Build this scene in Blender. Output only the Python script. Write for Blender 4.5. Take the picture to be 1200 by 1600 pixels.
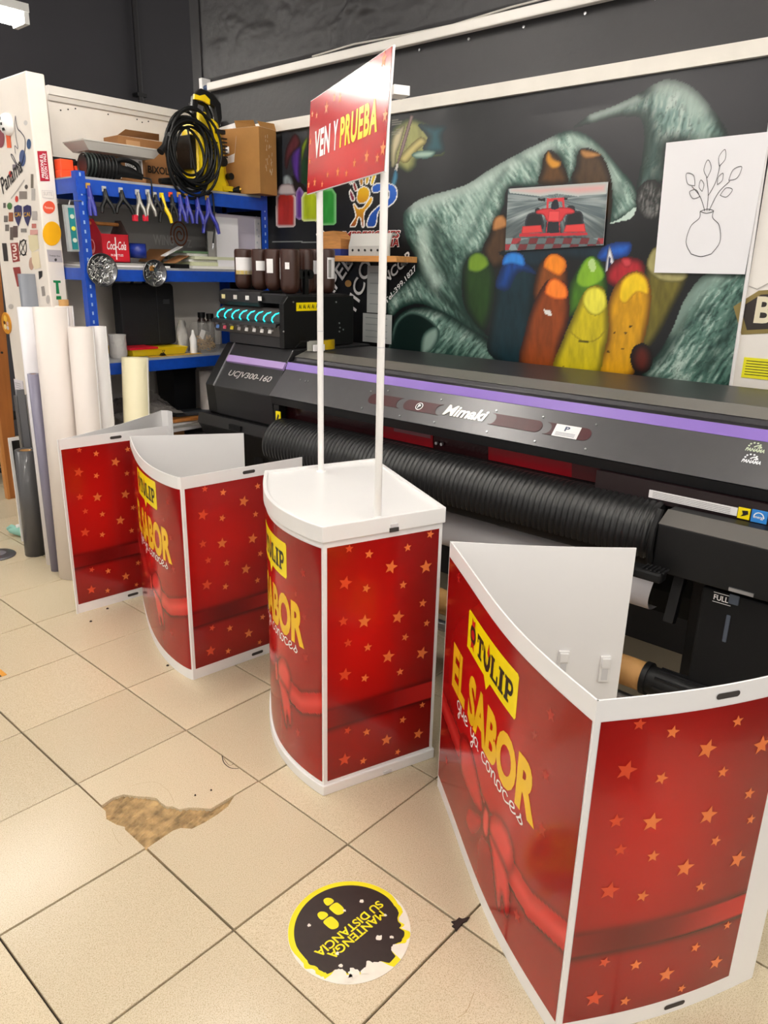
import bpy, bmesh, math, random
import numpy as np
from mathutils import Vector, Matrix

for o in list(bpy.data.objects): bpy.data.objects.remove(o, do_unlink=True)
SC = bpy.context.scene
COL = SC.collection
rnd = random.Random(7)
PI = math.pi

# ------------------------------------------------------------------ camera
F_PX = 1167.47
CAM = np.array([-0.8444, -2.0157, 1.5562])
yaw, pitch, roll = math.radians(48.368), math.radians(-17.849), math.radians(1.309)
FW = np.array([math.sin(yaw)*math.cos(pitch), math.cos(yaw)*math.cos(pitch), math.sin(pitch)])
_r = np.array([math.cos(yaw), -math.sin(yaw), 0.0]); _u = np.cross(_r, FW)
RT = math.cos(roll)*_r + math.sin(roll)*_u
UP = -math.sin(roll)*_r + math.cos(roll)*_u
cd = bpy.data.cameras.new('camera'); cam = bpy.data.objects.new('camera', cd); COL.objects.link(cam)
cd.sensor_fit = 'HORIZONTAL'; cd.sensor_width = 36.0; cd.lens = F_PX/1200*36.0
cd.clip_start = 0.02; cd.clip_end = 60
cam.matrix_world = Matrix(((RT[0], UP[0], -FW[0], CAM[0]), (RT[1], UP[1], -FW[1], CAM[1]), (RT[2], UP[2], -FW[2], CAM[2]), (0, 0, 0, 1)))
SC.camera = cam

# ------------------------------------------------------------------ world, exposure
W = bpy.data.worlds.new('world'); SC.world = W; W.use_nodes = True
W.node_tree.nodes['Background'].inputs[0].default_value = (1.0, 0.955, 0.89, 1)
W.node_tree.nodes['Background'].inputs[1].default_value = 0.9
SC.view_settings.view_transform = 'Standard'; SC.view_settings.look = 'None'
SC.view_settings.exposure = 0.0; SC.view_settings.gamma = 1.0; SC.view_settings.use_curve_mapping = False
LAMP_POWER = 46.0
LAMP_COLOR = (1.0, 0.955, 0.885)

# ------------------------------------------------------------------ measuring helpers: where a sight line meets a real plane
def sight(px, py):
    d = RT*(px-600)+UP*(800-py)+FW*F_PX
    return d/np.linalg.norm(d)
def on_x(px, py, X): d = sight(px, py); return CAM+d*((X-CAM[0])/d[0])
def on_y(px, py, Y): d = sight(px, py); return CAM+d*((Y-CAM[1])/d[1])
def on_z(px, py, Z=0.0): d = sight(px, py); return CAM+d*((Z-CAM[2])/d[2])
def project(P):
    d = P-CAM; w = d@FW
    return 600+F_PX*(d@RT)/w, 800-F_PX*(d@UP)/w

# ------------------------------------------------------------------ colours, materials
def lin(c): return c/12.92 if c <= 0.04045 else ((c+0.055)/1.055)**2.4
def hx(h):
    h = h.lstrip('#'); return tuple(lin(int(h[i:i+2], 16)/255) for i in (0, 2, 4))
MATS = {}
def mat(name, col, rough=0.5, metal=0.0, var=0.0, vscale=8.0, bump=0.0, bscale=60.0, coat=0.0, alpha=1.0, trans=0.0, emit=0.0, spec=0.5, stretch=None, coord='Object'):
    if name in MATS: return MATS[name]
    m = bpy.data.materials.new(name); m.use_nodes = True; MATS[name] = m
    nt = m.node_tree; b = nt.nodes['Principled BSDF']
    c = hx(col) if isinstance(col, str) else col
    b.inputs['Base Color'].default_value = (*c, 1); b.inputs['Roughness'].default_value = rough
    b.inputs['Metallic'].default_value = metal; b.inputs['Specular IOR Level'].default_value = spec
    b.inputs['Coat Weight'].default_value = coat; b.inputs['Coat Roughness'].default_value = 0.08
    b.inputs['Alpha'].default_value = alpha; b.inputs['Transmission Weight'].default_value = trans
    if emit: b.inputs['Emission Color'].default_value = (*c, 1); b.inputs['Emission Strength'].default_value = emit
    if var or bump:
        if coord == 'World':
            src = nt.nodes.new('ShaderNodeNewGeometry').outputs['Position']
        else:
            src = nt.nodes.new('ShaderNodeTexCoord').outputs['Object']
        mp = nt.nodes.new('ShaderNodeMapping'); nt.links.new(src, mp.inputs[0])
        if stretch: mp.inputs['Scale'].default_value = stretch
        if var:
            n = nt.nodes.new('ShaderNodeTexNoise'); n.inputs['Scale'].default_value = vscale; n.inputs['Detail'].default_value = 5
            nt.links.new(mp.outputs[0], n.inputs['Vector'])
            r = nt.nodes.new('ShaderNodeValToRGB'); nt.links.new(n.outputs['Fac'], r.inputs[0])
            r.color_ramp.elements[0].position = 0.3; r.color_ramp.elements[1].position = 0.7
            r.color_ramp.elements[0].color = (*[x*(1-var) for x in c], 1); r.color_ramp.elements[1].color = (*[min(1, x*(1+var)) for x in c], 1)
            nt.links.new(r.outputs[0], b.inputs['Base Color'])
        if bump:
            n2 = nt.nodes.new('ShaderNodeTexNoise'); n2.inputs['Scale'].default_value = bscale; n2.inputs['Detail'].default_value = 6
            nt.links.new(mp.outputs[0], n2.inputs['Vector'])
            bp = nt.nodes.new('ShaderNodeBump'); bp.inputs['Strength'].default_value = bump; bp.inputs['Distance'].default_value = 0.01
            nt.links.new(n2.outputs['Fac'], bp.inputs['Height']); nt.links.new(bp.outputs[0], b.inputs['Normal'])
    return m
def print_mat(name, rough=0.3, coat=0.0, spec=0.5, bump=0.0):
    m = bpy.data.materials.new(name); m.use_nodes = True; nt = m.node_tree; b = nt.nodes['Principled BSDF']
    a = nt.nodes.new('ShaderNodeAttribute'); a.attribute_name = 'print'; nt.links.new(a.outputs['Color'], b.inputs['Base Color'])
    b.inputs['Roughness'].default_value = rough; b.inputs['Coat Weight'].default_value = coat; b.inputs['Specular IOR Level'].default_value = spec
    if bump:
        tc = nt.nodes.new('ShaderNodeTexCoord'); n = nt.nodes.new('ShaderNodeTexNoise'); n.inputs['Scale'].default_value = 5; n.inputs['Detail'].default_value = 3
        nt.links.new(tc.outputs['Object'], n.inputs['Vector']); bp = nt.nodes.new('ShaderNodeBump'); bp.inputs['Strength'].default_value = bump; bp.inputs['Distance'].default_value = 0.02
        nt.links.new(n.outputs['Fac'], bp.inputs['Height']); nt.links.new(bp.outputs[0], b.inputs['Normal'])
    return m

# ------------------------------------------------------------------ objects
ORG = {}
def tag(o, label=None, cat=None, group=None, kind=None):
    if label: o['label'] = label
    if cat: o['category'] = cat
    if group: o['group'] = group
    if kind: o['kind'] = kind
    return o
def thing(name, label, cat, loc, group=None):
    o = bpy.data.objects.new(name, None); COL.objects.link(o); o.location = loc; o.empty_display_size = 0.05
    ORG[o] = Vector(loc); return tag(o, label, cat, group)
def V3(p): return Vector((float(p[0]), float(p[1]), float(p[2])))
class MB:
    def __init__(s, xf=None): s.v = []; s.f = []; s.xf = xf; s.sm = []
    def add(s, vs, fs, smooth=False):
        k = len(s.v)
        for p in vs:
            p = V3(p); s.v.append(s.xf @ p if s.xf else p)
        for f in fs: s.f.append(tuple(i+k for i in f)); s.sm.append(smooth)
        return s
    def box(s, lo, hi):
        x0, y0, z0 = lo; x1, y1, z1 = hi
        return s.add([(x0,y0,z0),(x1,y0,z0),(x1,y1,z0),(x0,y1,z0),(x0,y0,z1),(x1,y0,z1),(x1,y1,z1),(x0,y1,z1)],
                     [(3,2,1,0),(4,5,6,7),(0,1,5,4),(1,2,6,5),(2,3,7,6),(3,0,4,7)])
    def cbox(s, c, size, rz=0, rx=0, ry=0):
        M = Matrix.Translation(V3(c)) @ Matrix.Rotation(rz, 4, 'Z') @ Matrix.Rotation(ry, 4, 'Y') @ Matrix.Rotation(rx, 4, 'X')
        h = [a/2 for a in size]; vs = [M @ Vector((a*h[0], b*h[1], c2*h[2])) for c2 in (-1,1) for a, b in ((-1,-1),(1,-1),(1,1),(-1,1))]
        return s.add(vs, [(3,2,1,0),(4,5,6,7),(0,1,5,4),(1,2,6,5),(2,3,7,6),(3,0,4,7)])
    def cyl(s, p0, p1, r0, r1=None, n=20, caps=True):
        r1 = r0 if r1 is None else r1; p0, p1 = V3(p0), V3(p1); d = (p1-p0).normalized()
        a = d.orthogonal().normalized(); b = d.cross(a); vs = []
        for p, r in ((p0, r0), (p1, r1)):
            for i in range(n): t = 2*PI*i/n; vs.append(p+a*(r*math.cos(t))+b*(r*math.sin(t)))
        s.add(vs, [(i, (i+1) % n, n+(i+1) % n, n+i) for i in range(n)], True)
        if caps: s.add(vs[:n], [tuple(range(n))[::-1]]); s.add(vs[n:], [tuple(range(n))])
        return s
    def pipe(s, p0, p1, r, ri, n=28):
        # hollow roll: outer wall, inner wall, ring ends
        p0, p1 = V3(p0), V3(p1); d = (p1-p0).normalized(); a = d.orthogonal().normalized(); b = d.cross(a); vs = []
        for p in (p0, p1):
            for q in (r, ri):
                for i in range(n): t = 2*PI*i/n; vs.append(p+a*(q*math.cos(t))+b*(q*math.sin(t)))
        f = []
        for i in range(n):
            j = (i+1) % n
            f += [(i, j, 2*n+j, 2*n+i), (n+j, n+i, 3*n+i, 3*n+j), (j, i, n+i, n+j), (2*n+i, 2*n+j, 3*n+j, 3*n+i)]
        return s.add(vs, f, True)
    def tube(s, pts, r, n=8, closed=False):
        pts = [V3(p) for p in pts]; m = len(pts); rings = []; prev = None
        for i, p in enumerate(pts):
            t = (pts[(i+1) % m]-pts[i-1]) if closed else (pts[min(i+1, m-1)]-pts[max(i-1, 0)])
            t.normalize()
            a = t.orthogonal().normalized() if prev is None else (prev-t*prev.dot(t)).normalized()
            prev = a; b = t.cross(a); rr = r[i] if isinstance(r, (list, tuple)) else r
            rings.append([p+a*(rr*math.cos(2*PI*k/n))+b*(rr*math.sin(2*PI*k/n)) for k in range(n)])
        vs = [q for g in rings for q in g]; f = []
        for i in range(m if closed else m-1):
            j = (i+1) % m
            f += [(i*n+k, i*n+(k+1) % n, j*n+(k+1) % n, j*n+k) for k in range(n)]
        s.add(vs, f, True)
        if not closed: s.add(rings[0], [tuple(range(n))[::-1]]); s.add(rings[-1], [tuple(range(n))])
        return s
    def lathe(s, prof, c, n=24, smooth=True):
        c = V3(c); vs = [c+Vector((r*math.cos(2*PI*k/n), r*math.sin(2*PI*k/n), z)) for r, z in prof for k in range(n)]; f = []
        for i in range(len(prof)-1): f += [(i*n+k, i*n+(k+1) % n, (i+1)*n+(k+1) % n, (i+1)*n+k) for k in range(n)]
        s.add(vs, f, smooth)
        if prof[0][0] > 1e-4: s.add(vs[:n], [tuple(range(n))[::-1]])
        if prof[-1][0] > 1e-4: s.add(vs[-n:], [tuple(range(n))])
        return s
    def prism(s, poly, fn, a, b, smooth=False):
        # poly of 2D points, fn(u, v, w) -> 3D, w from a to b
        n = len(poly); s.add([fn(u, v, a) for u, v in poly], [tuple(range(n))[::-1]]); s.add([fn(u, v, b) for u, v in poly], [tuple(range(n))])
        vs = [fn(u, v, a) for u, v in poly]+[fn(u, v, b) for u, v in poly]
        return s.add(vs, [(i, (i+1) % n, n+(i+1) % n, n+i) for i in range(n)], smooth)
    def sheet(s, path, z0, z1, t):
        # upright sheet of thickness t along an xy path; thickness to the left of the path direction
        n = len(path); L = []
        for i, p in enumerate(path):
            a, b = path[max(i-1, 0)], path[min(i+1, n-1)]; d = Vector((b[0]-a[0], b[1]-a[1])).normalized(); L.append((p[0]-d.y*t, p[1]+d.x*t))
        vs = []
        for q in (path, L):
            for z in (z0, z1): vs += [(p[0], p[1], z) for p in q]
        f = []
        for i in range(n-1):
            f += [(i+1, i, n+i, n+i+1), (2*n+i, 2*n+i+1, 3*n+i+1, 3*n+i), (n+i, 3*n+i, 3*n+i+1, n+i+1), (i, i+1, 2*n+i+1, 2*n+i)]
        f += [(0, 2*n, 3*n, n), (n-1, 2*n-1, 4*n-1, 3*n-1)]
        return s.add(vs, f)
    def build(s, name, m, parent=None, bevel=0, label=None, cat=None, group=None, kind=None, seg=2, origin=None, subsurf=0, fixn=True):
        me = bpy.data.meshes.new(name)
        o0 = ORG[parent] if parent is not None else (Vector(origin) if origin is not None else Vector((0, 0, 0)))
        me.from_pydata([tuple(p-o0) for p in s.v], [], s.f)
        me.polygons.foreach_set('use_smooth', s.sm)
        if fixn:
            bm = bmesh.new(); bm.from_mesh(me); bmesh.ops.remove_doubles(bm, verts=bm.verts, dist=1e-6); bmesh.ops.recalc_face_normals(bm, faces=bm.faces); bm.to_mesh(me); bm.free()
        me.materials.append(m)
        o = bpy.data.objects.new(name, me); COL.objects.link(o)
        if parent is not None: o.parent = parent; ORG[o] = ORG[parent]
        else: o.location = o0; ORG[o] = o0
        if any(s.sm) and not all(s.sm) and fixn:
            try: me.set_sharp_from_angle(angle=math.radians(40))
            except Exception: pass
        if bevel:
            b = o.modifiers.new('bevel', 'BEVEL'); b.width = bevel; b.segments = seg; b.limit_method = 'ANGLE'; b.angle_limit = math.radians(40)
        if subsurf:
            q = o.modifiers.new('sub', 'SUBSURF'); q.levels = subsurf; q.render_levels = subsurf
        return tag(o, label, cat, group, kind)

def color_attr(me, cols):
    a = me.color_attributes.new('print', 'FLOAT_COLOR', 'POINT')
    arr = np.ones((len(me.vertices), 4), np.float32); arr[:, :3] = cols; a.data.foreach_set('color', arr.ravel())
def grid_print(name, P, cols, m, parent=None, **kw):
    # P: (nu, nv, 3) world points; cols: (nu, nv, 3)
    nu, nv = P.shape[:2]; me = bpy.data.meshes.new(name)
    idx = np.arange(nu*nv).reshape(nu, nv)
    q = np.stack([idx[:-1, :-1], idx[1:, :-1], idx[1:, 1:], idx[:-1, 1:]], -1).reshape(-1, 4)
    o0 = np.array(ORG[parent]) if parent is not None else np.zeros(3)
    me.vertices.add(nu*nv); me.vertices.foreach_set('co', (P.reshape(-1, 3)-o0).astype(np.float32).ravel())
    me.loops.add(q.size); me.polygons.add(len(q)); me.loops.foreach_set('vertex_index', q.ravel().astype(np.int32))
    me.polygons.foreach_set('loop_start', np.arange(0, q.size, 4, dtype=np.int32)); me.polygons.foreach_set('loop_total', np.full(len(q), 4, np.int32))
    me.polygons.foreach_set('use_smooth', np.ones(len(q), bool)); me.update(calc_edges=True)
    color_attr(me, cols.reshape(-1, 3)); me.materials.append(m)
    o = bpy.data.objects.new(name, me); COL.objects.link(o)
    if parent is not None: o.parent = parent; ORG[o] = ORG[parent]
    else: ORG[o] = Vector((0, 0, 0))
    return tag(o, **kw)

# ------------------------------------------------------------------ lettering: flat 2D outlines that get mapped on to a surface
def text2d(body, bold=0.0, shear=0.0, space=1.0):
    cu = bpy.data.curves.new('lettering', 'FONT'); cu.body = body; cu.offset = bold; cu.shear = shear; cu.space_character = space; cu.resolution_u = 4
    ob = bpy.data.objects.new('lettering', cu); me = bpy.data.meshes.new_from_object(ob)
    v = [(p.co.x, p.co.y) for p in me.vertices]; f = [tuple(p.vertices) for p in me.polygons]
    bpy.data.objects.remove(ob); bpy.data.curves.remove(cu); bpy.data.meshes.remove(me)
    return v, f
def fit2d(vf, x0, y0, x1, y1):
    v, f = vf; xs = [p[0] for p in v]; ys = [p[1] for p in v]; a, b, c, d = min(xs), max(xs), min(ys), max(ys)
    return [(x0+(p[0]-a)/(b-a)*(x1-x0), y0+(p[1]-c)/(d-c)*(y1-y0)) for p in v], f
def cut2d(vf, step):
    v, f = vf; bm = bmesh.new(); vv = [bm.verts.new((p[0], p[1], 0)) for p in v]
    for q in f:
        try: bm.faces.new([vv[i] for i in q])
        except ValueError: pass
    xs = [p[0] for p in v]; x = min(xs)+step
    while x < max(xs):
        bmesh.ops.bisect_plane(bm, geom=bm.verts[:]+bm.edges[:]+bm.faces[:], plane_co=(x, 0, 0), plane_no=(1, 0, 0)); x += step
    bm.verts.index_update(); r = [(p.co.x, p.co.y) for p in bm.verts], [tuple(q.index for q in g.verts) for g in bm.faces]; bm.free(); return r
def join2d(items):
    V, Fc = [], []
    for v, f in items:
        k = len(V); V += v; Fc += [tuple(i+k for i in q) for q in f]
    return V, Fc
def poly2d(pts): return list(pts), [tuple(range(len(pts)))]
def star2d(cx, cy, r, rot=0.0, ri=0.45):
    return poly2d([(cx+(r if k % 2 == 0 else r*ri)*math.sin(rot+k*PI/5), cy+(r if k % 2 == 0 else r*ri)*math.cos(rot+k*PI/5)) for k in range(10)])
def ell2d(cx, cy, rx, ry, n=32): return poly2d([(cx+rx*math.cos(2*PI*k/n), cy+ry*math.sin(2*PI*k/n)) for k in range(n)])
def rrect2d(x0, y0, x1, y1, r, n=6):
    p = []
    for cx, cy, a in ((x1-r, y1-r, 0), (x0+r, y1-r, 90), (x0+r, y0+r, 180), (x1-r, y0+r, 270)):
        p += [(cx+r*math.cos(math.radians(a+90*k/n)), cy+r*math.sin(math.radians(a+90*k/n))) for k in range(n+1)]
    return poly2d(p)
def smooth2d(pts, n=6, closed=False):
    P = [np.array(p, float) for p in pts]; m = len(P); out = []
    for i in range(m if closed else m-1):
        p0 = P[(i-1) % m] if (closed or i > 0) else P[0]; p1 = P[i]; p2 = P[(i+1) % m]; p3 = P[(i+2) % m] if (closed or i+2 < m) else P[m-1]
        for k in range(n):
            t = k/n; out.append(tuple(.5*((2*p1)+(-p0+p2)*t+(2*p0-5*p1+4*p2-p3)*t*t+(-p0+3*p1-3*p2+p3)*t**3)))
    if not closed: out.append(tuple(P[-1]))
    return out
def stroke2d(pts, w):
    n = len(pts); v = []; f = []
    for i, p in enumerate(pts):
        a, b = pts[max(i-1, 0)], pts[min(i+1, n-1)]; dx, dy = b[0]-a[0], b[1]-a[1]; l = math.hypot(dx, dy) or 1; nx, ny = -dy/l*w/2, dx/l*w/2
        v += [(p[0]+nx, p[1]+ny), (p[0]-nx, p[1]-ny)]
    for i in range(n-1): f.append((2*i, 2*i+1, 2*i+3, 2*i+2))
    return v, f
def flat(vf, fn, name, m, parent, **kw):
    b = MB(); b.add([fn(*p) for p in vf[0]], vf[1]); return b.build(name, m, parent, fixn=False, **kw)

# ================================================================== materials
M_white = mat('white_plastic', '#f3f1f0', 0.35, var=0.02, vscale=3)
M_whitepaint = mat('white_paint', '#ece5dc', 0.55, var=0.05, vscale=4, bump=0.05, bscale=40)
M_black = mat('black_plastic', '#0c0c0d', 0.45, spec=.35)
M_blackmatt = mat('matt_black', '#08080a', 0.7, spec=.3)
M_char = mat('charcoal_metal', '#343336', 0.38, metal=0.35, var=0.05, vscale=20)
M_chard = mat('dark_charcoal', '#1b1b1d', 0.42, metal=0.15)
M_blue = mat('blue_steel', '#0d43a8', 0.4, var=0.12, vscale=30)
M_grey = mat('grey_board', '#9a9a9c', 0.6, var=0.1, vscale=12)
M_card = mat('cardboard', '#a8783f', 0.75, var=0.08, vscale=10, bump=0.05)
M_cardd = mat('brown_cardboard', '#96683e', 0.75, var=0.08, vscale=10)
M_paper = mat('paper', '#efecec', 0.6)
M_core = mat('cardboard_core', '#b98b52', 0.7)
M_yellow = mat('yellow_plastic', '#f5d30c', 0.35)
M_red = mat('red_card', '#c01628', 0.35)
M_orange = mat('orange_plastic', '#ef4f26', 0.4)
M_steel = mat('steel', '#b9b9bb', 0.3, metal=0.9)
M_wood = mat('pine_wood', '#c07d3e', 0.5, var=0.15, vscale=5, stretch=(12, 12, 1))
M_pinky = mat('white_vinyl', '#e4dad3', 0.5)
M_yprint = mat('yellow_ink', '#ffe600', 0.3)
M_wprint = mat('white_ink', '#fbf8f6', 0.35)
M_kprint = mat('black_ink', '#15120f', 0.4)
M_wall_black = mat('black_wall_paint', '#3a393b', 0.55, var=0.06, vscale=3, bump=0.25, bscale=25)
M_wall_far = mat('dark_grey_wall_paint', '#3b3a40', 0.65, var=0.05, vscale=2)

def struct(o): o['kind'] = 'structure'; return o

# ================================================================== luminaires (the place's own light)
M_tube = mat('lamp_diffuser', LAMP_COLOR, 0.5, emit=LAMP_POWER)
M_tray = mat('lamp_tray', '#f4f4f2', 0.5)
def luminaire(x0, x1, y, z, label):
    t = thing('ceiling_lamp', label, 'lamp', ((x0+x1)/2, y, z), 'fluorescent battens under the ceiling')
    b = MB(); b.box((x0, y-.09, z+.03), (x1, y+.09, z+.075)); b.build('tray', M_tray, t)
    for s in (-1, 1):
        b = MB(); b.cyl((x0+.03, y+.045*s, z), (x1-.03, y+.045*s, z), .022, n=14); b.build('lamp_tube', M_tube, t)
    for xe in (x0, x1-.03):
        b = MB(); b.box((xe, y-.08, z-.03), (xe+.03, y+.08, z+.03)); b.build('end_cap', M_tray, t)
    for xr in (x0+.2, x1-.2):
        b = MB(); b.cyl((xr, y, z+.075), (xr, y, 4.2), .006, n=8); b.build('hanger', M_tray, t)
    return t
luminaire(.25, 1.50, 3.02, 2.92, 'white twin tube ceiling lamp glowing in the top left corner')
luminaire(-1.60, -.20, 3.40, 3.00, 'twin tube ceiling lamp next to the one in the top left corner')
luminaire(-.10, 1.25, .75, 3.00, 'twin tube ceiling lamp above the red promotion counters')
luminaire(-1.90, -.55, .75, 3.00, 'twin tube ceiling lamp above the empty tiles')
luminaire(-.10, 1.25, -1.60, 3.00, 'twin tube ceiling lamp above the nearest counter')
luminaire(-1.90, -.55, -1.60, 3.00, 'twin tube ceiling lamp above the photographer')
luminaire(-.60, .75, -3.40, 3.00, 'twin tube ceiling lamp behind the photographer')

# ================================================================== room shell
b = MB(); b.box((-4, -5, 4.2), (6, 8, 4.3)); struct(b.build('ceiling', mat('ceiling_paint', '#c9c6c2', 0.8)))
# right wall, upper rough black plaster shown as uneven geometry
WX = 2.2
rs = np.random.RandomState(3)
def vnoise(x, y, seed=0):
    xi = np.floor(x).astype(np.int64); yi = np.floor(y).astype(np.int64); fx = x-xi; fy = y-yi
    fx = fx*fx*(3-2*fx); fy = fy*fy*(3-2*fy)
    def h(a, c):
        n = (a*374761393+c*668265263+seed*974634721) & 0x7fffffff; n = ((n ^ (n >> 13))*1274126177) & 0x7fffffff; return ((n ^ (n >> 16)) & 0xffff)/65535.0
    return (h(xi, yi)*(1-fx)+h(xi+1, yi)*fx)*(1-fy)+(h(xi, yi+1)*(1-fx)+h(xi+1, yi+1)*fx)*fy
def fbm(x, y, seed=0, oct=4):
    s = 0; a = .5
    for k in range(oct): s = s+a*vnoise(x*2**k, y*2**k, seed+k); a *= .5
    return s
ny, nz = 420, 200
Y, Z = np.meshgrid(np.linspace(2.20, -3.4, ny), np.linspace(2.33, 4.2, nz), indexing='ij')
bumpy = np.clip(fbm(Y*2.2, Z*3.5, 5)*2-.55, 0, 1)
X = WX-.02-.085*bumpy*np.maximum(0, fbm(Y*7+3*fbm(Y*3, Z*3, 9), Z*14, 11)-.38)-.007*fbm(Y*25, Z*25, 17)
X = np.where(Z < 2.62, WX-.012, X)
me_P = np.stack([X, Y, Z], -1)
wp = MB(); wp.box((WX, -3.4, 0), (WX+.2, 2.20, 4.2)); wr = struct(wp.build('wall_right', M_wall_black))
nv = wp = None
idx = np.arange(ny*nz).reshape(ny, nz)
b = MB(); b.add(me_P.reshape(-1, 3), [tuple(q) for q in np.stack([idx[:-1, :-1], idx[1:, :-1], idx[1:, 1:], idx[:-1, 1:]], -1).reshape(-1, 4)], True); b.build('rough_plaster', M_wall_black, wr, fixn=False)
# far dark wall beyond the partition
b = MB(); b.box((-3.5, 5.2, 0), (6, 5.4, 4.2)); struct(b.build('wall_back', M_wall_far))
# end return of the right wall, a dark pilaster
b = MB(); b.box((WX-.035, 2.20, 0), (WX+.2, 2.29, 4.2)); struct(b.build('trim_1', mat('pilaster_black', '#262528', .6)))
# dark pipe on the far wall
t = thing('wall_pipe', 'thin dark vertical pipe running down the grey wall behind the shelf', 'pipe', (3.3, 5.15, 2.2))
p0 = on_y(214, 40, 5.12)
b = MB(); b.cyl((p0[0], 5.14, .1), (p0[0], 5.14, 4.2), .028, n=12); b.build('pipe_run', mat('pipe_dark', '#2c2b2f', .5), t)
for zz in (2.2, 3.1):
    b = MB(); b.box((p0[0]-.05, 5.11, zz), (p0[0]+.05, 5.2, zz+.03)); b.build('clip', M_chard, t)

# white partition behind the shelf
PY = 2.05
b = MB(); b.box((1.128, PY, 0), (WX-.036, PY+.06, 2.36)); pw = struct(b.build('wall_left', M_whitepaint))
b = MB(); b.box((1.128, PY-.02, 2.36), (WX-.036, PY+.07, 2.40)); b.build('top_rail', mat('rail_white', '#e9e4dd', .5), pw)
b = MB(); b.box((1.128, PY-.012, 2.335), (WX-.036, PY, 2.36)); b.build('rail_bead', mat('rail_bead', '#d9d3cb', .5), pw)
for sx_ in (1.19, 1.23, 1.27, 1.45, 1.62, 1.65, 1.69, 1.88, 2.02):
    k = int(sx_*50); b = MB(); b.cyl((sx_, PY-.003, 2.318-.010*(k % 3)), (sx_, PY, 2.318-.010*(k % 3)), .0035, n=8); b.build('screw', M_chard, pw)
# right wall rails
b = MB(); b.box((WX-.03, -3.4, 2.285), (WX, 2.19, 2.340)); struct(b.build('trim_2', mat('rail_cream', '#efe9df', .5, var=.04)))

# ------------------------------------------------------------------ floor: grout bed, single tiles
T = .4
b = MB(); b.box((-4, -5, -.10), (6, 8, -.012)); fl = struct(b.build('floor', mat('grout', '#1f1813', .8, var=.2, vscale=40, coord='World')))
def tile_material():
    m = bpy.data.materials.new('beige_tile'); m.use_nodes = True; nt = m.node_tree; bs = nt.nodes['Principled BSDF']
    g = nt.nodes.new('ShaderNodeNewGeometry'); oi = nt.nodes.new('ShaderNodeObjectInfo')
    n1 = nt.nodes.new('ShaderNodeTexNoise'); n1.inputs['Scale'].default_value = 420; n1.inputs['Detail'].default_value = 2
    n2 = nt.nodes.new('ShaderNodeTexNoise'); n2.inputs['Scale'].default_value = 2.2; n2.inputs['Detail'].default_value = 3
    n3 = nt.nodes.new('ShaderNodeTexVoronoi'); n3.inputs['Scale'].default_value = 240
    for n in (n1, n2, n3): nt.links.new(g.outputs['Position'], n.inputs['Vector'])
    r = nt.nodes.new('ShaderNodeValToRGB'); nt.links.new(n1.outputs['Fac'], r.inputs[0])
    e = r.color_ramp.elements; e[0].position = .33; e[0].color = (*hx('#b9a684'), 1); e[1].position = .48; e[1].color = (*hx('#d6c7aa'), 1)
    k = r.color_ramp.elements.new(.75); k.color = (*hx('#e1d4ba'), 1)
    r3 = nt.nodes.new('ShaderNodeValToRGB'); nt.links.new(n3.outputs['Distance'], r3.inputs[0])
    r3.color_ramp.elements[0].position = .10; r3.color_ramp.elements[0].color = (.50, .44, .36, 1); r3.color_ramp.elements[1].position = .22; r3.color_ramp.elements[1].color = (1, 1, 1, 1)
    mx = nt.nodes.new('ShaderNodeMix'); mx.data_type = 'RGBA'; mx.blend_type = 'MULTIPLY'; mx.inputs['Factor'].default_value = .75
    nt.links.new(r.outputs[0], mx.inputs['A']); nt.links.new(r3.outputs[0], mx.inputs['B'])
    hv = nt.nodes.new('ShaderNodeHueSaturation'); mr = nt.nodes.new('ShaderNodeMapRange'); mr.inputs['To Min'].default_value = .93; mr.inputs['To Max'].default_value = 1.05
    nt.links.new(oi.outputs['Random'], mr.inputs['Value']); nt.links.new(mr.outputs[0], hv.inputs['Value']); nt.links.new(mx.outputs['Result'], hv.inputs['Color'])
    nt.links.new(hv.outputs[0], bs.inputs['Base Color'])
    mr2 = nt.nodes.new('ShaderNodeMapRange'); mr2.inputs['To Min'].default_value = .16; mr2.inputs['To Max'].default_value = .30
    nt.links.new(n2.outputs['Fac'], mr2.inputs['Value']); nt.links.new(mr2.outputs[0], bs.inputs['Roughness'])
    bs.inputs['Specular IOR Level'].default_value = .42
    return m
M_tile = tile_material()
G2 = .0027
tb = MB(); h = T/2-G2; c = .0015
tb.add([(-h, -h, -.012), (h, -h, -.012), (h, h, -.012), (-h, h, -.012), (-h, -h, -c), (h, -h, -c), (h, h, -c), (-h, h, -c), (-h+c, -h+c, 0), (h-c, -h+c, 0), (h-c, h-c, 0), (-h+c, h-c, 0)],
       [(0,1,5,4),(1,2,6,5),(2,3,7,6),(3,0,4,7),(4,5,9,8),(5,6,10,9),(6,7,11,10),(7,4,8,11),(8,9,10,11)])
tile0 = tb.build('tile', M_tile, fl)
def hole_px(pts): return [tuple(on_z(120+x*.25, 1150+y*.25)[:2]) for x, y in pts]
upper = hole_px([(165,428),(225,385),(290,365),(390,378),(450,380),(500,388),(525,415),(560,440),(600,440),(640,458),(700,448),(760,448),(835,455)])
right = hole_px([(945,440),(880,490),(800,540),(720,580),(650,575),(600,592)])
left = hole_px([(180,470),(185,520),(250,555),(300,568)])
hxx = hole_px([(958,373)])[0][0]
def poly_tile(pts):
    q = MB(); q.prism(pts, lambda u, v, w: (u, v, w), -.012, 0); return q.build('tile', M_tile, fl)
first = True
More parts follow.
